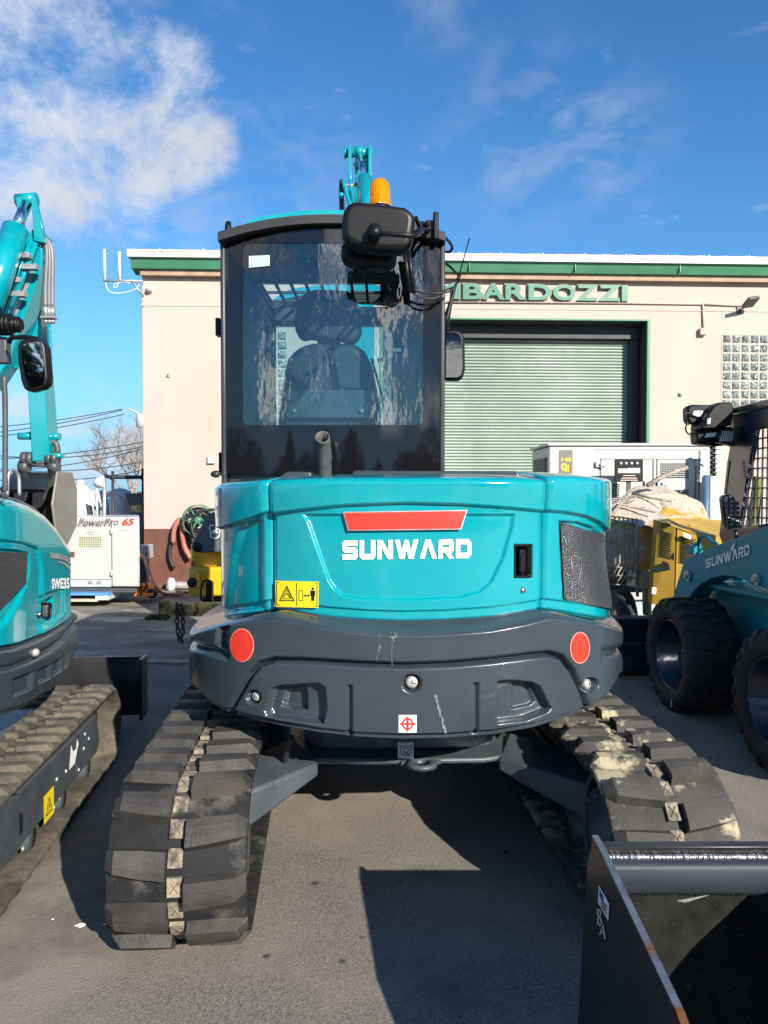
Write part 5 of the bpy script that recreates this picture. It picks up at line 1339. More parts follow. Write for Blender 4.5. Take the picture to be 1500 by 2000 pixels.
for (x0, y0, x1, y1) in ((62, 470, 10, 590), (70, 475, 22, 600), (48, 500, 4, 610)):
    mb.tube([P(x0, y0, YB-.04), P(x1, y1, YB-.10)], .017, 8)
mb.tube(smoothpts([P(44, 478, YB-.06), P(40, 490, YB-.06), P(50, 496, YB-.06)]), .012, 8)
for (x, y) in ((46, 500), (28, 548), (60, 522), (36, 575)):
    q = P(x, y, YB-.08); mb.box((q.x, q.y, q.z), (.09, .05, .03), 1)
mb.build('hydraulic_pipe', [M['teal'], M['galv']], bo2)
for i, dx in enumerate((0, 7, 13)):
    mb = MB(); mb.tube(smoothpts([P(76, 468, YB), P(88+dx*.4, 470, YB), P(92+dx*.8, 500, YB), P(89+dx, 560, YB), P(89+dx, 600, YB)]), .014, 8)
    mb.tube([P(89+dx, 600, YB), P(90+dx, 618, YB)], .018, 8, 1); mb.tube([P(90+dx, 622, YB), P(90+dx, 632, YB)], .015, 8, 1); mb.build('hydraulic_hose', [mat('grey_hose_%d' % i, (.16, .16, .17), .4), M['galv']], bo2)
mb = MB(); a = P(82, 621, YB); b = P(110, 621, YB); mb.lim((a.x, YB-.03, a.z-.006), (b.x, YB+.03, b.z+.006)); mb.build('hose_clamp_plate', M['galv'], bo2)
mb = MB(); mb.tube(smoothpts([P(97, 634, YB), P(99, 690, YB), P(100, 698, YB), P(94, 704, YB)]), .010, 8); mb.build('auxiliary_pipe', M['teal'], bo2)
ar2 = teal_plate('arm', [(46, 640), (58, 540), (72, 520), (78, 560), (80, 620), (82, 700), (90, 800), (97, 900), (62, 902), (54, 770), (48, 700)], YB+.18, .16)
bow2 = teal_plate('boom_rear_plate', [(0, 640), (66, 520), (80, 512), (36, 690), (30, 720), (10, 720)], YB+.10, .05)
mb = MB(); mb.prism([P(x, y, YB-.005) for x, y in [(22, 612), (60, 530), (67, 530), (32, 616)]], (0, .004, 0)); 
mb.build('boom_lettering_stripe', M['galv'], bo2)
for x0, y in ((44, 852), (104, 853)):
    mb = MB(); q = P(x0+6 if x0 < 60 else x0, y, YB+.25); mb.cyl((q.x-.045, q.y, q.z), (q.x+.045, q.y, q.z), .024, 14); mb.build('arm_pin', M['teal'], ar2)
mb = MB(); q = P(118, 890, YB+.2); mb.cyl((q.x-.09, q.y, q.z), (q.x+.02, q.y, q.z), .018, 12); mb.build('link_pin', M['teal'], ar2)
mb = MB(); mb.tube(smoothpts([P(99, 860, YB+.25), P(110, 868, YB+.25), P(113, 885, YB+.25)]), .02, 8)
for x in (50, 60, 98, 108): q = P(x, 896, YB+.22); mb.cyl((q.x-.02, q.y, q.z), (q.x+.02, q.y, q.z), .045, 16)
for x in (48, 106): q = P(x, 912, YB+.22); mb.cyl((q.x-.03, q.y, q.z), (q.x+.03, q.y, q.z), .04, 16)
mb.cyl(P(50, 908, YB+.22), P(106, 908, YB+.22), .016, 10); mb.build('bucket_link', M['dgrey'], E2)
YK = YB+.12
mb = MB()
prof = [(0, 921), (0, 960), (0, 1000), (0, 1022)]
a = P(22, 921, YK).x; b = P(106, 921, YK).x
z0, z1, z2, z3 = zat(922, YK), zat(955, YK), zat(985, YK), zat(1030, YK)
mb.prism([(a, YK+.25, z0), (a, YK+.02, z0), (a, YK-.16, z1), (a, YK-.13, z1-.02), (a, YK+.06, z0-.06), (a, YK+.22, z1), (a, YK+.25, z3), (a, YK+.12, z3-.1), (a, YK+.14, z3-.13), (a, YK+.32, z3), (a, YK+.33, z1)], (b-a, 0, 0))
for x in (a-.014, b):
    mb.prism([(x, YK+.02, z0+.004), (x, YK+.25, z0+.004), (x, YK+.33, z1), (x, YK+.32, z3), (x, YK+.14, z3-.14), (x, YK+.0, z3-.06), (x, YK-.06, z2)], (.014, 0, 0), 1)
for x in (40, 76):
    q = P(x, 965, YK-.12); mb.prism([(q.x-.03, YK-.10, z1+.03), (q.x+.05, YK-.10, z1+.03), (q.x+.05, YK-.17, z1-.07), (q.x+.02, YK-.17, z1-.12), (q.x-.02, YK-.17, z1-.12), (q.x-.03, YK-.15, z1-.04)], (0, .03, 0))
bk = mb.build('bucket', [M['bsteel'], mat('bucket_side_worn', (.22, .20, .175), .5, .1, var=.15)], E2, bevel=.004); fixnormals(bk)
mb = MB(); mb.tube(smoothpts([P(14, 968, 2.9), P(16, 930, 2.9), P(24, 918, 2.92), (P(36, 930, 2.95)), P(38, 968, 2.95)]), .007, 8); mb.build('spring_guard_hose', M['galv'], E2)
# ================================================================ skid steer at the right
SK = thing('skid_steer', 'teal wheeled skid steer loader with dark mesh-sided cab at the right edge, in shade', 'skid steer', (2.7, 4.4, 0))
def wheel(cx, cy, r, wd, side, yaw=0):
    Mx = Matrix.Translation((cx, cy, r-.01)) @ Matrix.Rotation(yaw, 4, 'Z')
    s = side   # outer face towards -x for s=-1
    o0, o1 = s*wd/2, -s*wd/2
    mb = MB(Mx)
    prof = [(r*.60, o0*.80), (r*.64, o0*.98), (r*.74, o0*1.04), (r*.86, o0*1.04), (r*.93, o0*.96), (r*.955, o0*.8), (r*.965, 0), (r*.955, o1*.8), (r*.93, o1*.96), (r*.86, o1*1.04), (r*.66, o1), (r*.60, o1*.8), (r*.60, o0*.8)]
    mb.lathe(prof, (0, 0, 0), 'X', 56)
    for k in range(20):
        for sd in (-1, 1):
            a = 2*pi*(k+(.5 if sd > 0 else 0))/20
            def q(x, da, rr): return (x, rr*sin(a+da), rr*cos(a+da))
            xs = [0.0, sd*wd*.30, sd*wd*.46, sd*wd*.535]
            hs = [(r*.955, r*1.0), (r*.95, r*1.0), (r*.93, r*.985), (r*.86, r*.90)]
            vs = []
            for i, (x, (lo_, hi_)) in enumerate(zip(xs, hs)):
                sk = .14*(abs(x)/wd)*1.0; wv_ = .075
                vs += [q(x-sd*.01*(i == 0), sk-wv_, lo_-.01), q(x, sk-wv_*.85, hi_), q(x, sk+wv_*.85, hi_), q(x, sk+wv_, lo_-.01)]
            fs = [(0, 1, 2, 3), (12, 15, 14, 13)]
            for i in range(3):
                b = i*4; fs += [(b, b+4, b+5, b+1), (b+1, b+5, b+6, b+2), (b+2, b+6, b+7, b+3)]
            mb.add(vs, fs, 0)
    w_ = mb.build('wheel', M['tyre'], SK); fixnormals(w_)
    mb = MB(Mx)
    mb.lathe([(r*.615, o0*.86), (r*.60, o0*.92), (r*.585, o0*.86), (r*.57, o0*.6), (r*.53, o0*.5), (r*.50, o0*.1), (r*.44, o0*-.05), (r*.40, -o0*.1), (r*.2, -o0*.12), (r*.19, o0*.02), (0, o0*.02)], (0, 0, 0), 'X', 48)
    ri = mb.build('rim', M['rim'], w_)
    mb = MB(Mx)
    for k in range(8):
        a = 2*pi*k/8; mb.cyl((-o0*.1, r*.3*sin(a), r*.3*cos(a)), (o0*.04, r*.3*sin(a), r*.3*cos(a)), .014, 8)
    mb.build('wheel_nut', M['boltw'], ri)
    mb = MB(Mx); mb.box((o0*1.075, -.10*1.0, -r*.80), (.004, .008, .05), M=None); mb.build('tyre_tag', M['coping'], w_)
wheel(1.975, 4.92, .365, .31, -1, R(3)); wheel(2.06, 3.80, .365, .31, -1, R(3)); wheel(3.35, 4.92, .365, .31, 1, R(3)); wheel(3.35, 3.80, .365, .31, 1, R(3))
# chassis
sx = 2.26
def side_poly(px, x, dep, nm, m, par=SK, bev=.01):
    mb = MB(); mb.prism([PX(a, b, x) for a, b in px], (dep, 0, 0)); o = mb.build(nm, M[m], par, bevel=bev); fixnormals(o); return o
mb = MB(); mb.lim((sx, 3.3, .22), (3.14, 5.25, .80)); mb.prism([(sx+.02, 5.25, .22), (sx+.02, 5.25, .8), (sx+.02, 5.45, .55), (sx+.02, 5.40, .25)], (.8, 0, 0)); ch = mb.build('chassis', M['tealdull'], SK, bevel=.02); fixnormals(ch)
mb = MB(); mb.prism([(sx-.14, 3.3, .86), (sx-.14, 5.15, .80), (sx+.02, 5.15, .83), (sx+.02, 3.3, .89)], (0, 0, -.035)); mb.lim((sx-.02, 3.3, .60), (sx, 4.45, .84)); mb.build('fender', M['tealdull'], ch, bevel=.01)
mb = MB(); q = [(sx+.0, 5.00, .80), (sx, 4.82, .80), (sx, 4.84, .93), (sx, 4.96, .93)]; mb.prism(q, (.10, 0, 0)); mb.build('arm_rest_post', M['tealdull'], ch, bevel=.006)
arm_px = [(1313, 1170), (1322, 1140), (1337, 1091), (1348, 1086), (1362, 1082), (1400, 1064), (1446, 1048), (1500, 1026), (1560, 1000), (1720, 980), (1720, 1170), (1560, 1168), (1530, 1162), (1500, 1151), (1465, 1140), (1450, 1132), (1435, 1127), (1412, 1125), (1390, 1129), (1370, 1140), (1352, 1158), (1345, 1172)]
la = side_poly(arm_px, 2.06, .13, 'lift_arm', 'tealdull', bev=.006)
la2 = side_poly([(a, b) for a, b in arm_px], 2.06, .13, 'lift_arm', 'tealdull', bev=.006)
la2.location.x += 1.1
mb = MB(); fnx = lambda u, v: PX(1378+86*u, 1111-27*u-18.5*v-4*u*v, 2.054)
word(fnx, mb, 'SUNWARD', 0, 1, gap=.10, sw=.22)
fn2 = lambda a, b: PX(a, b, 2.054)
mb.add([fn2(1432, 1076), fn2(1436, 1062), fn2(1432, 1061), fn2(1424, 1079)], [(0, 1, 2, 3)]); mb.build('arm_lettering', M['white'], la)
for cx, cy in ((1345, 1125), (1480, 1132)):
    q = PX(cx, cy, 2.055); mb = MB(); k = q.y/1500*12
    mb.prism([(q.x, q.y+k*1.0, q.z+k*.6), (q.x, q.y+k*.4, q.z+k*1.0), (q.x, q.y-k*.6, q.z+k*.8), (q.x, q.y-k, q.z-.1*k), (q.x, q.y-k*.5, q.z-k), (q.x, q.y+k*.2, q.z-k*.7), (q.x, q.y+k*1.7, q.z+.2*k)], (-.012, 0, 0)); mb.cyl((q.x-.03, q.y, q.z), (q.x, q.y, q.z), k*.42, 14); mb.build('pivot_plate', M['galv'], la)
mb = MB(); mb.tube(smoothpts([PX(1362, 1075, 2.1), PX(1366, 1052, 2.1), PX(1376, 1046, 2.1), PX(1388, 1056, 2.1), PX(1400, 1062, 2.1)]), .012, 8); mb.tube(smoothpts([PX(1350, 1080, 2.12), PX(1353, 1066, 2.12), PX(1366, 1062, 2.12)]), .014, 8); q = PX(1356, 1074, 2.1); mb.box(tuple(q), (.06, .14, .06)); mb.build('hydraulic_hose', M['tealdull'], la)
# cab
cx_ = 2.34
M['cabin'] = mat('cab_navy_paint', (.02, .025, .045), .28, var=.1, coat=.5)
outer_ = [(1405, 1046), (1420, 905), (1430, 850), (1418, 812), (1430, 806), (1500, 797), (1560, 792), (1560, 1020), (1500, 1028), (1446, 1050), (1412, 1066)]
hole_ = [(1442, 1032), (1458, 930), (1475, 836), (1548, 828), (1548, 1016), (1500, 1022)]
mb = MB()
po = [PX(a, b, cx_) for a, b in outer_]; ph = [PX(a, b, cx_) for a, b in hole_]
# side plate built as strips around the mesh opening
mb.prism([po[0], po[1], po[2], ph[2], ph[1], ph[0]], (.035, 0, 0)); mb.prism([po[2], po[3], po[4], po[5], po[6], ph[3], ph[2]], (.035, 0, 0)); mb.prism([po[0], ph[0], ph[5], ph[4], po[7], po[8], po[9], po[10]], (.035, 0, 0)); mb.prism([po[6], po[7], ph[4], ph[3]], (.035, 0, 0))
cb = mb.build('cab', M['cabin'], SK); fixnormals(cb)
zr = PX(1430, 806, cx_).z
mb = MB(); y0, y1 = PX(1560, 800, cx_).y, PX(1418, 812, cx_).y
mb.lim((cx_-.02, y0, zr-.02), (3.12, y1+.05, zr+.03)); mb.build('cab_roof', M['cabin'], cb, bevel=.01)
mb = MB(); mb.lim((3.06, y0, 1.0), (3.10, y0+.25, zr-.02)); mb.lim((3.06, y1-.2, 1.0), (3.10, y1, zr-.02)); mb.lim((3.06, y0, .8), (3.10, y1, 1.1)); mb.build('far_side_frame', M['cabin'], cb)
mb = MB()
for k in range(24):
    y = ph[1].y+.25-.062*k
    if y < ph[3].y-.02: break
    mb.lim((cx_+.008, y-.005, 1.08), (cx_+.016, y+.005, ph[3].z+.03))
z = 1.05
while z < ph[3].z+.02:
    mb.lim((cx_+.016, ph[3].y-.05, z-.005), (cx_+.024, min(ph[0].y, ph[2].y)+.22, z+.005)); z += .062
mesh = mb.build('side_mesh', M['cabin'], cb)
mb = MB(); mb.prism([PX(a, b, 2.7) for a, b in [(1452, 1040), (1462, 985), (1470, 930), (1478, 930), (1474, 985), (1470, 1040)]], (.05, 0, 0)); mb.build('operator_lever', M['olive'], cb, bevel=.01)
mb = MB(); mb.lim((2.45, 3.6, .9), (3.0, 4.1, 1.15)); mb.lim((2.5, 3.55, 1.15), (2.95, 3.7, 1.7)); mb.build('operator_seat', M['seat'], cb, bevel=.04)
# lamp and camera pod on the front of the cab roof
mb = MB(); L_ = 5.15
def pp(px, Y, dep, mi=0): mb.prism([P(x, y, Y) for x, y in px], (0, dep, 0), mi)
pp([(1343, 797), (1350, 790), (1398, 791), (1396, 824), (1350, 828), (1344, 820)], L_+.02, .10)
pp([(1372, 826), (1392, 795), (1404, 786), (1430, 785), (1434, 800), (1430, 830), (1404, 838), (1370, 838)], L_-.08, .2)
pp([(1360, 840), (1430, 832), (1432, 868), (1400, 872), (1362, 866)], L_-.02, .12)
pod = mb.build('lamp_pod', M['black'], cb, bevel=.012)
mb = MB(); pp([(1356, 802), (1374, 802), (1372, 814), (1362, 814), (1352, 810)], L_+.0, .03); mb.build('lamp_lens', M['coping'], pod, bevel=.004); mb = MB(); pp([(1381, 846), (1400, 844), (1398, 853), (1378, 855)], L_-.06, .03); mb.build('lamp_lens', M['coping'], pod, bevel=.004); mb = MB(); pp([(1382, 818), (1389, 816), (1388, 828), (1381, 829)], L_-.10, .03); mb.build('lamp_lens', M['coping'], pod, bevel=.004)
mb = MB()
pp([(1403, 864), (1411, 839), (1434, 836), (1436, 872)], L_-.14, .06)
mb.build('vent_box', M['black'], pod, bevel=.004)
mb = MB()
for k in range(6): pp([(1406+4.4*k, 862), (1411+4.0*k, 842), (1413+4.0*k, 842), (1408.6+4.4*k, 862)], L_-.15, .008)
mb.build('vent_slats', M['galv'], pod)
mb = MB(); mb.tube(smoothpts([P(1336, 811, L_), P(1338, 807, L_), P(1346, 807, L_)]), .006, 6); mb.tube(smoothpts([P(1343, 824, L_), P(1339, 838, L_), P(1346, 848, L_), P(1358, 847, L_)]), .006, 6)
pts = [P(1392+4.5*sin(k*.9), 868+k*1.35, L_+.03*cos(k*.9)) for k in range(46)]
mb.tube(pts, .006, 5); mb.build('coiled_cable', M['bhose'], pod)
# headlamp with wire guard
mb = MB(); o_ = [(1411, 969), (1424, 965), (1434, 968), (1441, 978), (1443, 1000), (1447, 1018), (1444, 1030), (1424, 1036), (1417, 1020), (1413, 990)]
mb.prism([P(x, y, 4.9) for x, y in o_], (0, .07, 0)); hl = mb.build('side_lamp', M['navy'], SK, bevel=.02, seg=3)
mb = MB()
for i in range(4):
    for j in range(7):
        x = 1415+7.2*i+j*.9; y = 971+9*j
        if x > 1440+.5*j or (j == 0 and i in (0, 3)): continue
        mb.prism([P(x, y, 4.895), P(x+5.6, y, 4.895), P(x+6.2, y+6.8, 4.895), P(x+.7, y+6.8, 4.895)], (0, .004, 0))
mb.build('lamp_pane', M['mirror'], hl)
mb = MB(); mb.tube([P(1436, 1034, 4.95), P(1440, 1060, 4.95)], .012, 8); mb.tube([P(1418, 968, 5.05), P(1422, 930, 5.1), P(1426, 900, 5.1)], .006, 6); mb.build('lamp_stem', M['navy'], hl)
# front bucket of the skid steer
mb = MB(); prof = [(5.75, .06), (5.72, .44), (5.78, .45), (5.95, .44), (6.3, .10), (6.3, .05), (5.8, .02)]
mb.prism([(1.72, y, z) for y, z in prof], (1.85, 0, 0)); mb.lim((1.72, 5.70, .40), (3.57, 5.72, .455)); mb.lim((1.72, 5.71, .26), (3.57, 5.722, .27)); mb.build('bucket', M['navy'], SK, bevel=.004)
mb = MB(); mb.lim((2.35, 5.2, .25), (2.5, 5.7, .45)); mb.lim((2.95, 5.2, .25), (3.1, 5.7, .45)); mb.build('quick_hitch', M['navy'], SK)

# ================================================================ loader bucket in the near right corner
bx, by = .512, 1.86
BK = thing('loader_bucket', 'large black steel loader bucket in the near right corner with a worn orange-rust side edge', 'bucket', (bx, by, 0))
LB = [(1.86, .552), (1.80, .550), (1.32, .487), (1.02, .36), (.80, .05), (.78, .0), (1.93, .0), (1.90, .46)]
BW = .50
# side plates: vertical steel sheets, slight lean like the photo
for k, x in enumerate((bx, bx+BW)):
    mb = MB(); mb.prism([(x-.018*(1-z/.55)*(1 if k == 0 else 0), y, z) for y, z in LB], (.013, 0, 0)); sp = mb.build('side_plate', M['bsteel'], BK); fixnormals(sp)
    mb = MB(); e = [(1.866, .554), (1.80, .5525), (1.32, .4895), (1.015, .362), (.797, .052)]
    vs = []
    for y, z in e: vs += [(x-.001, y, z), (x+.014, y, z), (x+.014, y, z-.006), (x-.001, y, z-.006)]
    fs = []
    for i in range(len(e)-1):
        a = i*4; b = a+4; fs += [(a, a+1, b+1, b), (a+1, a+2, b+2, b+1), (a+3, a, b, b+3)]
    mb.add([(v[0], v[1], v[2]+.002) for v in vs], fs); eo = mb.build('worn_edge', M['bedge'], sp); fixnormals(eo)
    if k == 0: SP = sp
# curved inside
xa, xb = bx+.013, bx+BW
inn = [(1.845, .535), (1.84, .47), (1.842, .43), (1.85, .36), (1.86, .26), (1.84, .15), (1.78, .07), (1.66, .03), (1.4, .016), (1.0, .012), (.80, .010)]
inn2 = smoothpts([(0, a, b) for a, b in inn], 5)
mb = MB(); n = len(inn2)
vs = [(xa, p.y, p.z) for p in inn2]+[(xb, p.y, p.z) for p in inn2]+[(xa, p.y+.012, p.z-.006) for p in inn2]+[(xb, p.y+.012, p.z-.006) for p in inn2]
mb.add(vs, [(i, i+1, n+i+1, n+i) for i in range(n-1)]+[(2*n+i, 3*n+i, 3*n+i+1, 2*n+i+1) for i in range(n-1)], 0, True)
sh = mb.build('back_shell', M['gritty'], BK); fixnormals(sh)
mb = MB(); mb.lim((xa, 1.842, .515), (xb, 1.872, .5385)); mb.build('top_plate', M['bsteel'], BK, bevel=.002)
mb = MB(); prof = [(1.842, .512), (1.826, .518), (1.812, .512), (1.806, .495), (1.806, .445), (1.812, .432), (1.826, .428), (1.846, .428), (1.846, .512)]
prof = [(1.842, .514), (1.822, .514), (1.811, .509), (1.805, .498), (1.805, .448), (1.808, .440), (1.816, .434), (1.846, .432)]
mb.prism([(xa, y, z) for y, z in prof], (xb-xa, 0, 0), 0, None, True)
tb = mb.build('top_tube', M['tubesteel'], BK); fixnormals(tb)
tb.data.set_sharp_from_angle(angle=R(40))
mb = MB(); 
for zc_, yc in ((.5155, 1.835),):
    pts = [(xa+(xb-xa)*k/220, yc+rnd.uniform(-.0012, .0012), zc_+rnd.uniform(-.0008, .0012)) for k in range(221)]; mb.tube(pts, [rnd.uniform(.0055, .0085) for _ in pts], 8)
pts = [(xa+(xb-xa)*k/220, 1.826+rnd.uniform(-.001, .001), .431) for k in range(221)]; mb.tube(pts, [rnd.uniform(.002, .004) for _ in pts], 6)
mb.build('weld_bead', mat('weld_bead', (.42, .42, .44), .3, .85, var=.3, scale=120), BK)
mb = MB(); mb.lim((xa, .72, .0), (xb, .95, .011)); mb.build('cutting_edge', M['bedge'], BK)
# decal and painted number on the outer face of the left plate
def q_(y, z, o=.002): return (bx-.018*(1-z/.55)-o, y, z)
def dp(x, y, o=.002):
    q = PX(x, y, bx-.008); return q_(q.y, q.z, o)
mb = MB(); mb.add([dp(1167, 1729), dp(1187, 1766), dp(1186, 1799), dp(1166, 1762)], [(0, 1, 2, 3)]); mb.add([dp(1169, 1738, .003), dp(1176, 1750, .003), dp(1176, 1762, .003), dp(1169, 1750, .003)], [(0, 1, 2, 3)], 1)
for k in range(3): mb.add([dp(1172+.5*k, 1755+6*k, .0035), dp(1184, 1770+7*k, .0035), dp(1184, 1773+7*k, .0035), dp(1172+.5*k, 1758+6*k, .0035)], [(0, 1, 2, 3)], 2)
mb.build('flag_decal', [M['white'], mat('flag_blue', (.03, .05, .3), .5), mat('flag_red', (.5, .05, .05), .5)], SP)
mb = MB()
num = lambda x, y: dp(x, y, .003)
strip(num, mb, [(1167, 1776), (1171, 1778), (1173, 1786), (1170, 1791), (1167, 1785)], 2.3, 0, True); strip(num, mb, [(1168, 1793), (1173, 1793), (1175, 1802), (1172, 1808), (1168, 1803)], 2.3, 0, True)
strip(num, mb, [(1172, 1826), (1178, 1808), (1182, 1834)], 2.4); strip(num, mb, [(1176, 1820), (1179.5, 1824)], 1.8)
mb.build('painted_number', mat('number_cream', (.62, .52, .46), .6), SP)
mb = MB()
mb.add([(bx+.20+.0, 1.8465-.004, .405), (bx+.27, 1.8465-.004, .418), (bx+.30, 1.8465-.004, .425), (bx+.22, 1.8465-.004, .400)], [(0, 1, 2, 3)]); mb.build('bare_scratch', M['galv'], sh)
# ================================================================ background machines
def pbox(mb, px0, py0, px1, py1, Y, dep, mi=0):
    a, b = P(px0, py0, Y), P(px1, py1, Y); mb.lim((a.x, Y, b.z), (b.x, Y+dep, a.z), mi)
def ptext(mb, txt, px0, py0, px1, py1, Y, mi=0, offset=.02, shear=0.0):
    vs, fs = text_mesh(txt, offset=offset, shear=shear)
    a, b = P(px0, py1, Y), P(px1, py0, Y)
    mb.add([(a.x+(b.x-a.x)*v[0], Y, a.z+(b.z-a.z)*v[1]) for v in vs], fs, mi)
def holes(mb, px0, py0, px1, py1, nx, ny, Y, fill=.6, mi=0):
    for i in range(nx):
        for j in range(ny):
            x = px0+(px1-px0)*i/nx; y = py0+(py1-py0)*j/ny
            pbox(mb, x, y, x+(px1-px0)/nx*fill, y+(py1-py0)/ny*fill, Y, .004, mi)
# ---- white generator under the roller door (right)
YG = 8.3
GR_ = thing('generator', 'long white generator enclosure with black control panel, in front of the roller door', 'generator', tuple(P(1210, 1100, YG).xy.to_3d()))
mb = MB(); gx0, gx1 = P(1072, 900, YG).x, P(1385, 900, YG).x; gz = zat(871, YG)
mb.lim((gx0, YG, .22), (gx1, YG+.95, gz)); en = mb.build('enclosure', M['wpaint'], GR_, bevel=.02)
mb = MB(); mb.prism([(gx0-.02, YG-.02, gz), (gx1+.02, YG-.02, gz), (gx1+.02, YG+.97, gz), (gx0-.02, YG+.97, gz)], (0, 0, .03)); mb.build('lid', M['wpaint'], en, bevel=.008)
mb = MB(); mb.lim((gx0-.05, YG-.03, 0), (gx1+.05, YG+1.0, .20)); mb.build('skid_base', M['gpaint'], GR_, bevel=.01)
mb = MB(); mb.lim((gx0-.012, YG+.12, gz-.32), (gx0-.002, YG+.8, gz-.12)); mb.build('end_panel', M['black'], en)
M['line'] = mat('panel_gap', (.12, .12, .115), .6)
mb = MB()
for (a, b, c, d) in ((1172, 896, 1275, 897), (1282, 896, 1358, 897), (1160, 878, 1384, 878.8)): pbox(mb, a, b, c, d, YG-.004, .006)
for (a, b, c, d) in ((1172, 896, 1172.9, 1100), (1275, 896, 1275.8, 1100), (1282, 896, 1282.8, 1100), (1358, 896, 1358.8, 1100), (1365, 880, 1365.8, 1100)): pbox(mb, a, b, c, d, YG-.004, .006)
mb.build('door_seam', M['line'], en)
mb = MB(); holes(mb, 1290, 905, 1346, 935, 18, 8, YG-.005); holes(mb, 1290, 957, 1346, 972, 18, 4, YG-.005); holes(mb, 1186, 945, 1211, 985, 8, 11, YG-.005); mb.build('vent_grille', M['black'], en)
mb = MB(); pbox(mb, 1092, 879, 1118, 925, YG-.004, .003, 0); ptext(mb, '145', 1097, 894, 1116, 901, YG-.006, 1, .03)
ptext(mb, 'Q', 1096, 905, 1108, 921, YG-.006, 1, .06); pbox(mb, 1109, 908, 1111.5, 921, YG-.006, .001, 1); pbox(mb, 1112.5, 912, 1115, 921, YG-.006, .001, 2)
mb.build('name_strip', [mat('strip_brown', (.16, .14, .12), .5), M['yellow'], M['red']], en)
mb = MB(); a = (1201, 897, 1256, 941); pbox(mb, *a, YG-.30, .02); cpn = mb.build('control_panel', M['black'], en, bevel=.006)
mb = MB(); pbox(mb, 1224, 941, 1232, 990, YG-.28, .02); mb.build('panel_bracket', M['dgrey'], cpn)
mb = MB()
for x in (1213, 1223, 1233.5, 1244.5): q = P(x, 905, YG-.305); mb.lathe([(0, -.003), (.016, -.002), (.018, .004)], tuple(q), 'Y', 12)
pbox(mb, 1207, 915, 1226, 924, YG-.305, .004, 1); pbox(mb, 1226, 914, 1250, 924, YG-.305, .004, 2); ptext(mb, 'RENTAL', 1229, 916, 1247, 922, YG-.307, 0, .03)
for y, w_ in ((928, 24), (933, 30), (937, 34)): pbox(mb, 1229-w_/2, y, 1229+w_/2, y+1.8, YG-.305, .004, 1)
mb.build('panel_print', [M['galv'], mat('panel_tan', (.5, .42, .36), .5), M['gpaint']], cpn)
mb = MB()
for x, y in ((1264, 944), (1289, 944), (1168, 907), (1362, 905)):
    pbox(mb, x-4, y-5, x+4, y+5, YG-.03, .03); q = P(x+3, y, YG-.04); mb.cyl(tuple(q), (q.x+.05, q.y, q.z-.03), .01, 6)
mb.build('door_latch', M['galv'], en)
# ---- pneumatic mast / power unit behind the skid steer lamp
PU = thing('tool_post', 'pale metal post with black spring and blue cylinder between white generator and skid steer', 'post', tuple(P(1400, 1100, 8.0).xy.to_3d()))
mb = MB(); a = P(1386, 930, 8.0); 
mb.cyl((P(1390, 0, 8).x, 8.0, 0), (P(1390, 0, 8).x, 8.0, zat(928, 8)), .03, 14, 0); mb.build('cylinder_tube', mat('steel_blue', (.12, .22, .30), .3, .4), PU)
mb = MB(); mb.lim((P(1396, 0, 8).x, 7.98, 0), (P(1420, 0, 8).x, 8.2, zat(930, 8))); mb.build('housing', M['gpaint'], PU, bevel=.01)
mb = MB(); 
for k in range(6): pbox(mb, 1398, 872+k*9, 1416-k, 877+k*9, 8.0, .1)
mb.cyl((P(1408, 0, 8).x, 8.05, zat(935, 8)), (P(1408, 0, 8).x, 8.05, zat(868, 8)), .035, 12); mb.build('valve_stack', M['galv'], PU)
# ---- concrete mixer hopper
YM = 6.9
MX = thing('concrete_mixer', 'cement-caked yellow mixer hopper with wire cage, standing left of the yellow box', 'mixer', tuple(P(1270, 1200, YM).xy.to_3d()))
mb = MB()
T_ = [P(1172, 1010, YM-.2), P(1236, 952, YM+.5), P(1345, 965, YM+.6), P(1385, 1010, YM+.2), P(1285, 1030, YM-.35), P(1250, 1026, YM-.3)]
# bowl: outer wall from the rim down to a narrow throat
rim = [P(1176, 1012, YM-.1), P(1205, 980, YM+.3), P(1238, 952, YM+.7), P(1300, 952, YM+.9), P(1336, 970, YM+.7), P(1372, 985, YM+.4), P(1386, 1018, YM+.1), P(1330, 1028, YM-.25), P(1252, 1030, YM-.3)]
bot = [P(1182, 1118, YM-.0), P(1200, 1112, YM+.2), P(1240, 1098, YM+.35), P(1270, 1098, YM+.4), P(1290, 1098, YM+.35), P(1310, 1098, YM+.3), P(1318, 1100, YM+.1), P(1295, 1112, YM-.1), P(1270, 1116, YM-.1)]
n = len(rim); c0 = sum(rim, Vector())/n
mid = [r.lerp(b, .45)*1.0 for r, b in zip(rim, bot)]
mb.add(rim+mid+bot, [(i, (i+1) % n, n+(i+1) % n, n+i) for i in range(n)]+[(n+i, n+(i+1) % n, 2*n+(i+1) % n, 2*n+i) for i in range(n)]+[list(range(2*n, 3*n))])
hop = mb.build('hopper', M['mixer'], MX); fixnormals(hop)
mb = MB()
def heap(u, v):
    a = 2*pi*u; k = int(u*n) % n; t = u*n-int(u*n); r0 = rim[k].lerp(rim[(k+1) % n], t)
    q = r0.lerp(c0, v); h = .13*sin(min(1, v*1.3)*pi/2)*(.7+.5*math.sin(a*2+1))
    return (q.x, q.y, q.z+h*.7+rnd.uniform(-.006, .006)+.012)
mb.grid(heap, 54, 12); ht_ = mb.build('cement_crust', M['cement'], MX)
mb = MB()
for a, b, c in ((P(1176, 1010, YM-.12), P(1196, 990, YM+.05), P(1232, 960, YM+.5)),):
    pass
def barp(pts, r_=.013): mb.tube(pts, r_, 6)
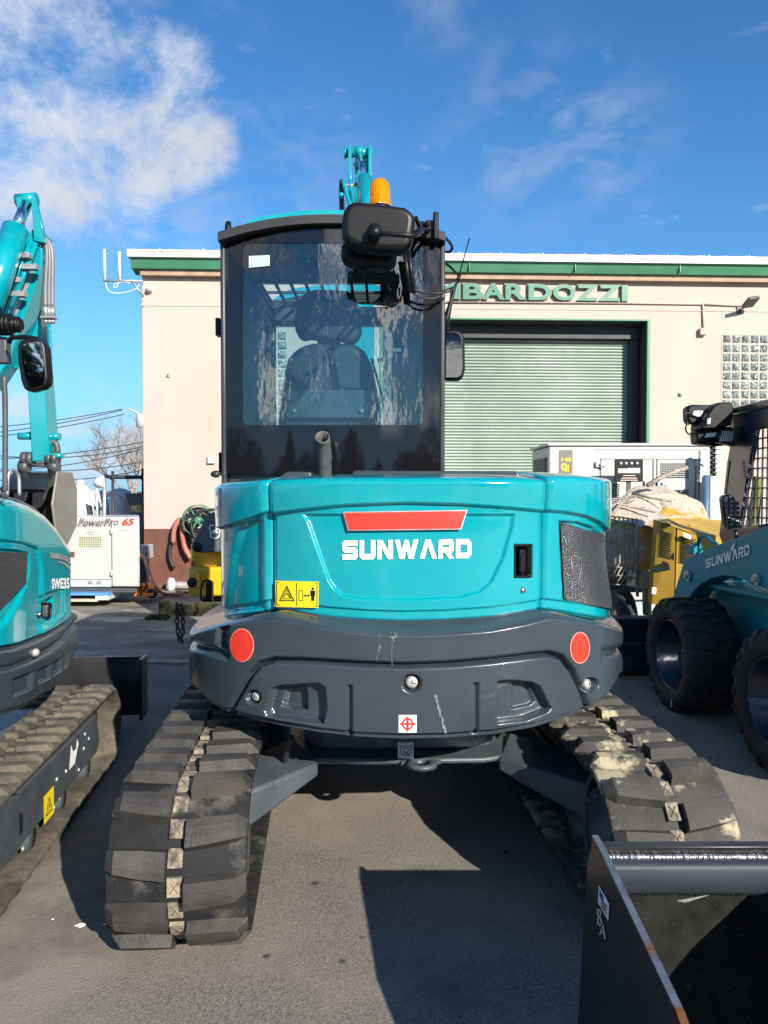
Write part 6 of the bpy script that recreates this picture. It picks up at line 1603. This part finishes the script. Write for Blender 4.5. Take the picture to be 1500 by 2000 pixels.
barp([P(1176, 1006, YM-.15), P(1204, 983, YM), P(1280, 1000, YM-.2)]); barp([P(1192, 1008, YM-.2), P(1232, 962, YM+.2)], .018); barp([P(1232, 962, YM+.2), P(1268, 972, YM+.1), P(1312, 979, YM)]); barp([P(1204, 983, YM), P(1232, 962, YM+.2)])
mb.build('grid_bar', M['rebar'], MX); mb = MB(); mb.lim((P(1180, 0, YM+.1).x, YM+.1, zat(1160, YM)), (P(1300, 0, YM+.1).x, YM+.5, zat(1112, YM))); mb.build('hopper_shade_box', M['dgrey'], MX); mb = MB()  # dark box added to stand for the black shade under the hopper
barp([P(1264, 948, YM+.2), P(1296, 930, YM+.25), P(1342, 913, YM+.3)], .022); mb.build('grid_bar', M['rebar'], MX)
mb = MB(); q0 = [P(1285, 1034, YM-.40), P(1262, 1028, YM-.32), P(1310, 978, YM+.3), P(1338, 965, YM+.55), P(1372, 990, YM+.3), P(1386, 1020, YM)]
mb.add([q0[1], q0[2], q0[3], q0[4], q0[5], q0[0]], [range(6)]); mb.add([q0[1]+Vector((0, .02, -.03)), q0[2]+Vector((0, .02, -.03)), q0[3]+Vector((0, .02, -.03)), q0[4]+Vector((0, .02, -.03)), q0[5]+Vector((0, .02, -.03)), q0[0]+Vector((0, .02, -.03))], [range(6)])
mb.build('chute_lip', M['mixer'], hop)
# wire cage
YC = 6.45
cage = []
mb = MB()
for k in range(8):
    x = 1184+k*8.4; t = k/7
    mb.tube([P(x, 1008+4*t, YC), P(x+1+rnd.uniform(-1, 1), 1050, YC), P(x+1, 1098+4*t, YC), P(x-8, 1112+5*t, YC), P(x-12, 1130+6*t, YC+.05)], .007, 6)
for y0 in (1008, 1020, 1106, 1122, 1140):
    mb.tube([P(1180, y0, YC-.01), P(1210, y0+2, YC-.01), P(1246, y0+8, YC-.01)], .007, 6)
for k in range(5): mb.tube([P(1186+k*9, 1140, YC-.02), P(1204+k*10, 1108, YC-.02)], .006, 6)
mb.tube([P(1243, 1014, YC-.03), P(1244, 1060, YC-.03), P(1245, 1165, YC-.03)], .014, 8)
mb.build('wire_cage', M['rebar'], MX)
mb = MB(); mb.prism([P(1246, 1115, YM-.3), P(1275, 1140, YM-.3), P(1276, 1150, YM-.3), P(1244, 1150, YM-.3)], (0, .3, 0)); mb.build('wood_chock', M['wood'], MX); mb = MB(); mb.tube([P(1262, 1115, YM-.2), P(1264, 1200, YM-.2)], .04, 8); mb.build('support_leg', M['wood'], MX); mb = MB(); mb.tube([P(1315, 1100, YM+.2), P(1312, 1190, YM+.2)], .05, 8); mb.build('support_leg', M['wood'], MX)
mb = MB(); q = P(1212, 1182, YM-.35); r_ = .28
mb.lathe([(r_*.55, -.07), (r_*.75, -.085), (r_*.95, -.07), (r_, -.03), (r_, .03), (r_*.95, .07), (r_*.55, .07)], (q.x, q.y, .28), 'X', 36, 0, None); wt = mb.build('wheel', M['tyre'], MX)
mb = MB(); mb.lathe([(0, -.05), (r_*.3, -.05), (r_*.5, -.02), (r_*.57, -.06)], (q.x, q.y, .28), 'X', 24); mb.build('rim', M['galv'], wt)
# ---- yellow box unit
YS = 6.15
ST_ = thing('power_trowel_case', 'yellow steel engine box with louvres and dark holes, behind the skid steer arm', 'engine box', tuple(P(1340, 1170, YS).xy.to_3d()))
mb = MB(); L0 = [P(1285, 1016, YS+.05), P(1321, 1029, YS-.05), P(1321, 1180, YS-.05), P(1272, 1180, YS+.05)]
c1 = P(1415, 1018, YS+.45); 
def pan(a, b, c, d): 
    mb.prism([a, b, c, d], Vector((.02, .16, 0)))
pan(P(1285, 1016, YS), P(1320, 1030, YS-.1), P(1316, 1185, YS-.1), P(1273, 1180, YS))
lf = mb.build('left_louvre_panel', M['ypaint'], ST_); fixnormals(lf)
mb = MB(); pan(P(1323, 1034, YS-.1), P(1366, 1046, YS-.15), P(1366, 1190, YS-.15), P(1318, 1188, YS-.1)); rf_ = mb.build('right_louvre_panel', M['ypaint'], ST_); fixnormals(rf_)
mb = MB(); mb.add([P(1285, 1015, YS), P(1322, 1031, YS-.1), P(1366, 1045, YS-.15), P(1411, 1048, YS-.1), P(1414, 1017, YS+.75), P(1340, 1010, YS+.8)], [range(6)]); t_ = mb.build('top_panel', M['ypaint'], ST_)
mb = MB(); mb.prism([P(1368, 1047, YS-.14), P(1410, 1049, YS-.09), P(1408, 1180, YS-.09), P(1368, 1185, YS-.14)], (0, .5, 0)); mb.build('rear_panel', M['ypaint'], ST_)
mb = MB(); q = P(1348, 1027, YS+.3); mb.tube([P(1342, 1029, YS+.2), P(1345, 1025, YS+.2), P(1353, 1026, YS+.2), P(1355, 1029, YS+.2)], .008, 6); mb.build('lid_handle', M['rust'], t_)
def louv(par, x0, y0, x1, y1, Ya, Yb, rows, cols, xs):
    mb = MB()
    for j in range(rows):
        for i in range(cols):
            u = i/cols; v = j/rows
            X = x0+(x1-x0)*u - (xs*v); Y_ = y0+(y1-y0)*v+ (8*u)
            d = Ya+(Yb-Ya)*u-.012
            mb.prism([P(X, Y_, d), P(X+(x1-x0)/cols*.75, Y_+1, d), P(X+(x1-x0)/cols*.75, Y_+1+(y1-y0)/rows*.4, d), P(X, Y_+(y1-y0)/rows*.4, d)], (0, .006, 0))
    return mb.build('louvre_slots', M['ink'], par)
louv(lf, 1291, 1036, 1314, 1088, YS-.02, YS-.08, 11, 6, 3); louv(rf_, 1330, 1046, 1360, 1100, YS-.11, YS-.15, 12, 7, 2)
mb = MB(); 
mb.prism([P(x, y, YS-.075) for x, y in [(1294, 1096), (1303, 1098), (1309, 1106), (1309, 1114), (1297, 1112), (1293, 1106)]], (0, .01, 0)); mb.prism([P(x, y, YS-.095) for x, y in [(1314, 1082), (1318, 1076), (1319, 1090), (1326, 1094), (1325, 1101), (1316, 1096), (1313, 1088)]], (0, .01, 0)); mb.build('dark_hole', M['ink'], lf)
mb = MB(); ptext(mb, 'STOW', 1291, 1021, 1311, 1031, YS-.095, 0, .03); 
for v in range(len(mb.v)): pass
mb.build('stencil_name', M['ink'], lf)
mb = MB(); mb.prism([P(1335, 1040, YS-.165), P(1350, 1046, YS-.165), P(1349, 1054, YS-.165), P(1335, 1048, YS-.165)], (0, .004, 0)); mb.prism([P(1274, 1147, YS-.02), P(1282, 1148, YS-.02), P(1281, 1161, YS-.02), P(1273, 1160, YS-.02)], (0, .004, 0)); mb.build('paper_label', M['white'], ST_)
mb = MB(); mb.tube([P(1266, 1115, YS-.2), P(1309, 1110, YS-.2)], .009, 8); o = mb.build('steel_bar', M['rebar'], loc=tuple(P(1288, 1112, YS-.2))); tag(o, 'short cement-coated bar poking across the front of the yellow box', 'bar')

# ---- left background: white generator on a blue pallet
YL = 9.3
GL = thing('generator', 'white generator marked PowerPro 65 by the building corner, on a dark base', 'generator', tuple(P(205, 1150, YL).xy.to_3d()))
mb = MB(); a_, b_, c_, d_ = P(60, 1010, YL), P(272, 1010, YL), P(271, 1010, YL+.9), P(40, 1010, YL+.9); mb.prism([(q.x, q.y, a_.z) for q in (a_, b_, c_, d_)], (0, 0, zat(1146, YL)-a_.z)); e2 = mb.build('enclosure', M['wpaint'], GL, bevel=.012)
mb = MB(); pbox(mb, 217, 1012, 270.5, 1146, YL-.03, .028); mb.build('corner_panel', M['wpaint'], e2, bevel=.02)
mb = MB(); pbox(mb, 60, 1025, 219, 1025.8, YL-.004, .006); pbox(mb, 218.5, 1026, 219.4, 1132, YL-.006, .008); pbox(mb, 60, 1131.5, 217, 1132.5, YL-.004, .006); mb.build('door_seam', M['line'], e2)
mb = MB(); holes(mb, 155, 1049, 199, 1070, 10, 5, YL-.005, .62); mb.build('vent_grille', M['olive'], e2)
mb = MB(); ptext(mb, 'PowerPro', 153, 1012.5, 231, 1026, YL-.036, 0, .006, .3); mb.build('enclosure_lettering', mat('text_grey', (.12, .09, .09), .5), e2); mb = MB(); ptext(mb, '65', 238, 1012.5, 263, 1026, YL-.036, 1, .03, .3); mb.build('number_lettering', [M['red'], M['red']], e2); mb = MB(); ptext(mb, 'AIRMAN', 232, 1034, 259, 1037, YL-.036, 2, .02)
mb.tube([P(170, 1041, YL-.004), P(180, 1039, YL-.004), P(193, 1041, YL-.004)], .004, 4, 2); mb.tube([P(174, 1044, YL-.004), P(193, 1044, YL-.004)], .003, 4, 2)
mb.build('small_lettering', [M['gpaint'], M['red'], M['gpaint']], e2)
mb = MB(); pbox(mb, 137, 1078, 145, 1088, YL-.01, .012); mb.build('door_latch', M['brown'], e2)
mb = MB()
for y in (1037, 1119): pbox(mb, 216, y-5, 221, y+5, YL-.045, .02)
mb.build('hinge', M['gpaint'], e2)
mb = MB(); pbox(mb, 60, 1133, 216, 1146, YL-.012, .01); mb.build('lower_panel', M['gpaint'], GL)
mb = MB(); a_, b_, c_, d_ = P(60, 1146, YL+.02), P(268, 1146, YL+.02), P(267, 1146, YL+.9), P(40, 1146, YL+.9); mb.prism([(q.x, q.y, a_.z-.002) for q in (a_, b_, c_, d_)], (0, 0, zat(1157, YL)-a_.z)); bs2 = mb.build('skid_base', M['dgrey'], GL)
mb = MB()
for x in (176, 193): pbox(mb, x-4, 1134, x+4, 1140, YL-.03, .03)
mb.build('forklift_bracket', M['galv'], GL)
PL = thing('pallet', 'blue wooden pallet under the PowerPro 65 generator', 'pallet', tuple(P(160, 1170, YL-.05).xy.to_3d()))
mb = MB(); pbox(mb, 60, 1158, 212, 1163, YL-.1, .9); 
for x in (60, 100, 186): pbox(mb, x, 1163, x+26, 1172, YL-.09, .85, 1)
pbox(mb, 60, 1171, 190, 1175, YL-.1, .9, 2); mb.build('board', [M['blue'], M['gpaint'], M['wood']], PL)
# white tanks behind
for k, (x0, x1, yt, yb, dom, Y) in enumerate(((128, 187, 954, 1010, 937, 13.5), (212, 256, 955, 1010, 948, 15.0))):
    T_ = thing('storage_tank', 'white round tank with stepped cap behind the PowerPro 65 generator' if k == 0 else 'white domed tank behind the thin poles, right of the stepped-cap tank', 'tank', tuple(P((x0+x1)/2, 1010, Y).xy.to_3d()))
    r_ = (x1-x0)/2/1500*Y; cxx = P((x0+x1)/2, 960, Y).x
    mb = MB(); zz1 = zat(yt, Y); mb.lathe([(r_, 0), (r_, zz1-.45*r_), (r_*.94, zz1-.18*r_), (r_*.80, zz1-.05), (r_*.55, zz1), (0, zz1+.02)], (cxx, Y, 0), 'Z', 40); mb.build('shell', M['coping'], T_)
    if k == 0:
        mb = MB(); zd = zat(dom, Y); h_ = zd-zz1; mb.lathe([(r_*.5, zz1-.02), (r_*.48, zz1+h_*.28), (r_*.24, zz1+h_*.34), (r_*.24, zz1+h_*.55), (r_*.3, zz1+h_*.56), (r_*.3, zz1+h_*.66), (r_*.2, zz1+h_*.7), (r_*.2, zz1+h_), (0, zz1+h_)], (cxx, Y, 0), 'Z', 24); mb.build('cap', M['coping'], T_)
    mb = MB()
    for dx in ((180, 186, 191) if k == 0 else (197, 204)):
        mb.tube([P(dx, 958, Y-.6), P(dx+5, 985, Y-.6), P(dx+7, 1012, Y-.6)], .03 if k else .02, 6)
    if k: mb.tube(smoothpts([P(206, 972, Y-.7), P(218, 964, Y-.8), P(232, 968, Y-.8), P(248, 985, Y-.7)]), .02, 6)
    mb.build('pipe', M['gpaint'], T_)
FP = thing('work_light_frame', 'grey pole frame with crossbar and a round lamp beside the building corner', 'frame', tuple(P(220, 1010, 12).xy.to_3d()))
mb = MB(); mb.tube([P(204, 930, 12), P(204, 1010, 12), (P(204, 1010, 12).x, 12, 0)], .03, 8); mb.build('upright', M['galv'], FP)
mb = MB(); mb.tube([P(220, 920, 12), (P(221, 1010, 12).x, 12, 0)], .022, 8, 0); mb.tube([P(280, 915, 12), (P(279, 1010, 12).x, 12, 0)], .028, 8); mb.tube([P(205, 930, 12), P(220, 932, 12), P(286, 932, 12)], .03, 8); mb.build('dark_post', M['seal'], FP)
mb = MB(); q = P(191, 942, 12); mb.lathe([(0, -.06), (.06, -.05), (.08, 0), (.10, .10), (.0, .11)], tuple(q), 'X', 18); mb.tube([tuple(q), P(189, 958, 12), P(190, 1010, 12), (P(190, 1010, 12).x, 12, 0)], .02, 6); mb.build('round_lamp', M['gpaint'], FP)
# yellow machine with PC marking, mostly hidden by the wall
YP = 13.0
PM = thing('parked_excavator', 'dark and yellow excavator partly hidden behind the building corner, marked PC', 'excavator', tuple(P(268, 1100, YP).xy.to_3d()))
mb = MB(); mb.prism([P(244, 964, YP), P(300, 962, YP), P(300, 985, YP), P(252, 986, YP)], (0, 1.2, 0)); mb.build('cab_roof', M['dgrey'], PM)
mb = MB(); pbox(mb, 254, 985, 282, 1001, YP, 1.0); ptext(mb, 'PC', 257, 988, 269, 998, YP-.01, 1, .03); mb.build('counterweight', [M['ypaint'], M['white']], PM)
mb = MB(); pbox(mb, 256, 1001, 300, 1045, YP+.02, 1.0); mb.build('body', mat('blue_grey_body', (.06, .07, .16), .5), PM)
mb = MB(); pbox(mb, 270, 1045, 300, 1064, YP-.5, 1.0); mb.build('lower_body', M['olive'], PM)
mb = MB(); pbox(mb, 262, 1000, 300, 1150, YP+.05, .9); mb.build('side_frame', M['dgrey'], PM)
PB = thing('notice_box', 'small cream box with dark marks beside the white generator at the wall corner', 'box', tuple(P(280, 1085, 10.4).xy.to_3d()))
mb = MB(); pbox(mb, 268, 1065, 289, 1092, 10.4, .25); mb.build('box_body', M['wpaint'], PB, bevel=.01)
mb = MB(); pbox(mb, 284, 1078, 287, 1086, 10.39, .005); pbox(mb, 284, 1069, 286, 1072, 10.39, .005); mb.build('box_marks', M['ink'], PB)
mb = MB(); pbox(mb, 274, 1092, 286, 1172, 10.45, .15); mb.build('box_stand', M['dgrey'], PB)
OP = thing('plug_stand', 'orange plastic crate with black cable beside the white generator base', 'crate', tuple(P(283, 1165, 9.8).xy.to_3d()))
mb = MB(); pbox(mb, 265, 1143, 291, 1163, 9.6, .3); pbox(mb, 258, 1159, 297, 1165, 9.5, .45); mb.build('crate_body', M['orangep'], OP, bevel=.01)
mb = MB(); mb.tube(smoothpts([P(271, 1095, 9.5), P(273, 1130, 9.5), P(276, 1160, 9.5), P(268, 1160, 9.45)]), .012, 6); mb.tube(smoothpts([P(280, 1135, 9.5), P(287, 1142, 9.5), P(280, 1155, 9.5)]), .010, 6); q = P(297, 1159, 9.6); mb.lathe([(0, -.04), (.06, -.03), (.06, .03), (0, .04)], tuple(q), 'Y', 16); mb.build('cable', M['bhose'], OP)
# hose from the generator along the ground
mb = MB(); mb.tube(smoothpts([P(271, 1083, 9.4), P(281, 1090, 9.35), P(289, 1110, 9.2), P(297, 1135, 9.1), P(308, 1152, 9.0), G(322, 1164)+Vector((0, 0, .03)), G(342, 1166)+Vector((0, 0, .03)), G(358, 1162)+Vector((0, 0, .03))]), .022, 8); o = mb.build('air_hose', M['hose'], loc=tuple(G(320, 1160))); tag(o, 'dusty red hose curving from the white generator down to the ground', 'hose')
HS = thing('hanging_hose', 'loops of red and black hose hanging on the wall above the brown base', 'hose', tuple(BM @ WPt(350, 1040)), BA)
w_ = lambda x, y, d=-.08: BM @ WPt(x, y, d)
mb = MB(); mb.tube(smoothpts([w_(339, 1110), w_(331, 1085), w_(334, 1060), w_(340, 1030), (w_(348, 1016)), w_(358, 1018), w_(366, 1035), w_(372, 1062)]), .028, 8); mb.build('dark_loop', M['bhose'], HS)
mb = MB(); mb.tube(smoothpts([w_(338, 1060, -.13), w_(340, 1035, -.13), w_(347, 1019, -.13), w_(355, 1020, -.13), w_(356, 1045, -.13), w_(361, 1070, -.13), w_(372, 1090, -.13)]), .036, 8); mb.build('red_loop', M['hose'], HS)
mb = MB(); mb.tube([w_(350, 1022, 0), w_(350, 1022, -.14)], .02, 8); mb.build('hose_hook', M['galv'], HS)
RL = thing('hose_reel', 'green round hose reel with black hose on the wall above the yellow backhoe', 'hose reel', tuple(BM @ WPt(388, 1015)), BA)
q = WPt(388, 1016, -.15); mb = MB(BM)
mb.lathe([(.21, -.12), (.22, -.10), (.22, -.06), (.21, -.05)], tuple(q), 'Y', 32); mb.lathe([(.21, .05), (.22, .06), (.22, .09), (.21, .10)], tuple(q), 'Y', 32)
for k in range(6): a = pi*k/3; mb.tube([(q.x, q.y-.09, q.z), (q.x+.21*cos(a), q.y-.09, q.z+.21*sin(a))], .012, 6)
mb.lathe([(0, -.1), (.05, -.1), (.05, .12), (0, .12)], tuple(q), 'Y', 16); mb.build('reel', M['green'], RL)
mb = MB(BM)
for k in range(5): mb.tube([(q.x+(.15+.006*k)*cos(a*pi/12), q.y-.04+.02*k, q.z+(.15+.006*k)*sin(a*pi/12)) for a in range(25)], .014, 6)
mb.tube(smoothpts([w2 for w2 in (WPt(420, 995, -.25), WPt(390, 1000, -.25), WPt(374, 1020, -.25), WPt(378, 1045, -.25), WPt(388, 1056, -.25))]), .022, 8); mb.build('wound_hose', M['bhose'], RL)
# ---- yellow and grey backhoe at the left of the main excavator
YD = 8.2
DZ = thing('backhoe', 'yellow backhoe with grey arm cover and white deer emblem, half hidden by the hood', 'backhoe', tuple(P(400, 1170, YD).xy.to_3d()))
mb = MB(); pbox(mb, 372, 1060, 470, 1112, YD, .9); pbox(mb, 366, 1108, 470, 1165, YD-.2, 1.1); mb.build('body', M['deere'], DZ, bevel=.03)
mb = MB(); pbox(mb, 367, 1114, 386, 1150, YD-.32, .12); dq = mb.build('stabiliser_mount', M['deere'], DZ, bevel=.03, seg=3)
mb = MB(); q = P(375, 1138, YD-.33); mb.lathe([(0, -.03), (.03, -.03), (.05, -.01), (.055, .02)], tuple(q), 'Y', 18); mb.build('pivot_boss', M['black'], dq)
mb = MB(); mb.prism([P(x, y, YD-.3) for x, y in [(375, 1070), (374, 1062), (378, 1055), (390, 1032), (398, 1015), (408, 1003), (430, 995), (460, 994), (460, 1078), (392, 1080), (382, 1079)]], (0, .3, 0)); ac = mb.build('arm_cover', mat('cover_grey', (.075, .085, .095), .45, var=.06), DZ, bevel=.02)
mb = MB(); q = P(385, 1069, YD-.31); mb.lathe([(0, -.02), (.012, -.02), (.02, -.01), (.045, -.008), (.05, .0)], tuple(q), 'Y', 20); mb.build('cover_pivot', M['black'], ac)
mb = MB(); fy = lambda x, y: P(x, y, YD-.306)
strip(fy, mb, [(411, 1026), (428, 1026), (430, 1030), (428, 1048), (420, 1052), (412, 1049), (409, 1030)], 1.8, 0, True)
mb.add([fy(x, y) for x, y in [(412, 1041), (416, 1036), (421, 1033), (420, 1029), (423, 1031), (427, 1033), (424, 1037), (427, 1041), (423, 1041), (420, 1040), (417, 1044), (415, 1041)]], [range(12)]); mb.build('deer_emblem', M['white'], ac)
mb = MB(); pbox(mb, 373, 1096, 377, 1112, YD-.02, .03); mb.build('tail_lamp', M['red'], DZ)
mb = MB(); pbox(mb, 402, 1138, 414, 1184, YD-.6, .08); mb.tube(smoothpts([P(414, 1136, YD-.6), P(400, 1134, YD-.6), P(393, 1150, YD-.6), P(393, 1170, YD-.6), P(402, 1172, YD-.6)]), .012, 6); mb.build('jack_leg', M['black'], DZ)
mb = MB(); q = P(402, 1160, YD+.5); mb.lathe([(.1, -.15), (.3, -.17), (.36, -.1), (.36, .1), (.3, .17), (.1, .15)], (P(440, 1150, YD+.5).x, YD+.4, .36), 'X', 32); mb.build('wheel', M['tyre'], DZ)
GP = thing('breaker_tool', 'grey hydraulic tool lying on the ground against the brown wall base', 'tool', tuple(G(335, 1150)))
mb = MB(); g0 = G(325, 1155)+Vector((0, 0, .09)); g1 = G(342, 1154)+Vector((0, 0, .08)); g2 = G(372, 1153)+Vector((0, 0, .07))
mb.tube([g0, g0.lerp(g1, .3), g1.lerp(g0, .2), g1], [.05, .11, .10, .05], 16); mb.build('tool_head', M['gpaint'], GP)
mb = MB(); mb.tube([g1, g1.lerp(g2, .1), g2], [.05, .055, .05], 12); mb.build('tool_shaft', mat('grey_shaft', (.25, .22, .22), .5), GP)
mb = MB(); mb.tube(smoothpts([G(345, 1158)+Vector((0, 0, .02)), G(370, 1160)+Vector((0, 0, .02)), G(395, 1166)+Vector((0, 0, .02)), G(402, 1168)+Vector((0, 0, .02))]), .014, 6); o = mb.build('ground_cable', M['bhose'], loc=tuple(G(370, 1160))); tag(o, 'thin dark cable lying on the ground from the grey tool to the backhoe', 'cable')
# ---- towing beam with chain
YT = 6.3
TB = thing('tow_bar', 'rusty yellow towing beam with a hanging chain, left of the counterweight', 'tow bar', tuple(P(350, 1290, YT).xy.to_3d()))
mb = MB(); pbox(mb, 318, 1184, 420, 1204, YT, .10); mb.prism([P(345, 1181, YT), P(430, 1178, YT), P(430, 1184, YT), P(345, 1185, YT)], (0, .1, 0)); b1 = mb.build('beam', M['rust'], TB, bevel=.004)
mb = MB(); pbox(mb, 309, 1175, 325, 1213, YT-.03, .16); mb.build('end_plate', M['rust'], b1, bevel=.012)
mb = MB(); mb.tube([P(284, 1208, YT+.05), P(296, 1205, YT+.05), P(312, 1206, YT+.05)], [.018, .024, .024], 10); mb.build('pin', M['chain'], b1)
mb = MB(); mb.lim((P(418, 1184, YT).x, YT, 0), (P(440, 1184, YT).x, YT+.3, zat(1190, YT))); mb.build('beam_support', M['rust'], TB)
mb = MB()
def chain(pts, r_, lk):
    pts = smoothpts(pts, 8); acc = 0; k = 0; 
    L_ = [0]
    for a, b in zip(pts, pts[1:]): L_.append(L_[-1]+(b-a).length)
    s = lk/2
    while s < L_[-1]:
        i = max(j for j in range(len(L_)) if L_[j] <= s); i = min(i, len(pts)-2)
        t = (s-L_[i])/(L_[i+1]-L_[i]+1e-9); c = pts[i].lerp(pts[i+1], t); d = (pts[i+1]-pts[i]).normalized()
        side = d.orthogonal().normalized() if k % 2 else d.cross(d.orthogonal()).normalized()
        mb.tube([c+d*(lk*.62*cos(a))+side*(lk*.36*sin(a)) for a in [2*pi*q/10 for q in range(10)]], r_, 5, 0, False, None, True)
        s += lk; k += 1
chain([P(346, 1178, YT-.03), P(346, 1205, YT-.03), P(347, 1230, YT-.03), P(350, 1248, YT-.03), P(354, 1253, YT-.03)], .007, .042)
chain([P(354, 1180, YT-.03), P(357, 1210, YT-.03), P(357, 1235, YT-.03), P(353, 1252, YT-.03)], .007, .042)
mb.build('chain', M['chain'], TB)
# ---- bare tree, utility pole with transformer, power lines
def tree(x, y, h, seed, spread=1.0):
    rr = random.Random(seed); mbt = MB(); mbb = MB()
    def br(p, d, L, r_, depth, m):
        n_ = 4; pts = [p]; dd = d.copy()
        for i in range(n_):
            dd = (dd + Vector((rr.uniform(-.22, .22), rr.uniform(-.22, .22), rr.uniform(-.06, .14)))).normalized(); pts.append(pts[-1]+dd*L/n_)
        m.tube(pts, [r_*(1-.45*i/n_) for i in range(n_+1)], 5 if depth > 1 else 8, 0, False)
        if depth >= 6: return
        for k in range(4 if depth < 3 else (3 if depth < 5 else 2)):
            a = rr.uniform(0, 2*pi); q = pts[rr.choice((2, 3, 4))]
            nd_ = (dd + Vector((cos(a)*.9*spread, sin(a)*.9*spread, rr.uniform(-.1, .55)))).normalized()
            br(q, nd_, L*rr.uniform(.60, .80), r_*.52, depth+1, mbb)
    br(Vector((x, y, 0)), Vector((0, 0, 1)), h*.33, h*.022, 0, mbt)
    return mbt, mbb
for k, (px, Y, h, sd) in enumerate(((272, 30, 5.6, 4), (300, 34, 5.2, 9))):
    x = P(px, 960, Y).x; TT = thing('bare_tree', 'leafless pale tree behind the pole frame, left of the building corner' if k == 0 else 'smaller bare tree half hidden behind the building corner', 'tree', (x, Y, 0))
    a, b = tree(x, Y, h, sd, 1.15); a.build('trunk', M['bark'], TT); b.build('branch_crown', M['bark'], TT)
UP = thing('utility_pole', 'wooden utility pole with a grey transformer can, peeking past the building corner', 'utility pole', tuple(P(292, 960, 24).xy.to_3d()))
xx = P(287, 960, 24).x
mb = MB(); mb.tube([(xx, 24, 0), (xx, 24, zat(808, 24))], [.15, .11], 12); mb.build('pole', M['bark'], UP)
mb = MB(); q = P(275, 822, 24); mb.lathe([(0, -.22), (.13, -.2), (.14, .15), (.12, .2), (0, .22)], tuple(q), 'Z', 16); mb.tube([tuple(q+Vector((0, 0, .2))), P(268, 806, 24), P(255, 800, 24), P(253, 797, 24)], .03, 6); mb.tube([tuple(q), (xx, 24, q.z)], .05, 6); mb.build('transformer', M['gpaint'], UP)
def cable(x0, y0, x1, y1, Y0, Y1, sag, lab):
    mb = MB(); a, b = P(x0, y0, Y0), P(x1, y1, Y1)
    pts = []
    for i in range(21):
        t = i/20; p = a.lerp(b, t); p.z -= sag*4*t*(1-t); pts.append(p)
    mb.tube(pts, .017, 5, 0, False); o = mb.build('power_line', M['seal'], loc=tuple(a)); tag(o, lab, 'power line', 'power lines behind the left excavator arm')
cable(-80, 840, 238, 799, 26, 30, .10, 'highest power line, rising to the right behind the teal arm')
cable(-80, 852, 238, 801, 26, 30, .12, 'second power line from the top, rising right behind the teal arm')
cable(-80, 861, 242, 809, 26, 30, .10, 'third power line from the top, rising right behind the teal arm')
cable(-80, 880, 292, 869, 26, 28, .35, 'nearly level power line at the height of the transformer pole base')
cable(-80, 899, 292, 861, 26, 28, .15, 'power line rising right, crossing the bare tree near its top')
cable(-80, 922, 292, 873, 26, 28, .25, 'power line rising right through the middle of the bare tree')
cable(-80, 908, 292, 899, 26, 28, .30, 'lower level power line just above the white tanks')
cable(-80, 930, 292, 915, 26, 28, .30, 'lowest power line, level with the cap of the white tank')
# low far buildings and hedge closing the horizon
FB = thing('distant_building', 'low grey distant building beyond the white tanks', 'building', (-16, 60, 0))
mb = MB(); mb.lim((-45, 60, 0), (-4, 70, 1.2)); mb.build('wall', M['gpaint'], FB)
mb = MB(); mb.lim((-45.3, 59.7, 1.2), (-3.7, 70.3, 1.4)); mb.build('roof', M['dgrey'], FB)
# white scraps on the asphalt
def scrap(px, py, s, nm, lab, n_=7):
    c = G(px, py); mb = MB()
    pts = [(c.x+s*(.6+.4*rnd.random())*cos(2*pi*k/n_), c.y+s*.6*(.6+.4*rnd.random())*sin(2*pi*k/n_), .004+rnd.uniform(0, s*.25)) for k in range(n_)]
    mb.add(pts+[(c.x, c.y, .006+s*.35)], [(k, (k+1) % n_, n_) for k in range(n_)]); o = mb.build(nm, M['coping'], loc=tuple(c)); tag(o, lab, 'litter')
scrap(157, 1811, .022, 'paper_scrap', 'crumpled white scrap on the asphalt left of the near track, largest of the scraps', 9)
scrap(204, 1809, .009, 'paper_scrap', 'small white scrap in the shadow right beside the near left track')
scrap(103, 1798, .006, 'paper_scrap', 'tiny white scrap left of the crumpled one')
# ---- trees and roofs across the road, behind the camera: what the cab glass and paint mirror
rr = random.Random(3)
mb = MB()
for k in range(40):
    x, y = -20+1.0*k+rr.uniform(-.5, .5), -27+rr.uniform(-2, 2); h = rr.uniform(1.8, 4.2); w_ = rr.uniform(.7, 1.9); ex = rr.choice((.15, .3, .75))
    mb.tube([(x, y, 0), (x, y, h)], [w_*.08, .02], 6, 1)
    for q in range(420):
        f = rr.random()**.8; z = h*(.06+.94*f); r_ = w_*(1-f)**ex*(.5+.7*rr.random()); a = rr.uniform(0, 2*pi)
        c = Vector((x+r_*cos(a), y+r_*sin(a), z)); s = .18+.35*(1-f)
        d = Vector((cos(a), sin(a), -.35)); sd = Vector((-sin(a), cos(a), 0))
        mb.add([c-sd*s*.5, c+d*s, c+sd*s*.5, c+Vector((0, 0, s*.5))], [(0, 1, 3), (1, 2, 3)])
o = mb.build('evergreen_belt', [M['deadglass'], M['bark']], loc=(0, -27, 0)); tag(o, 'belt of dark evergreens mirrored low in the black cab glass', 'trees', kind='stuff')
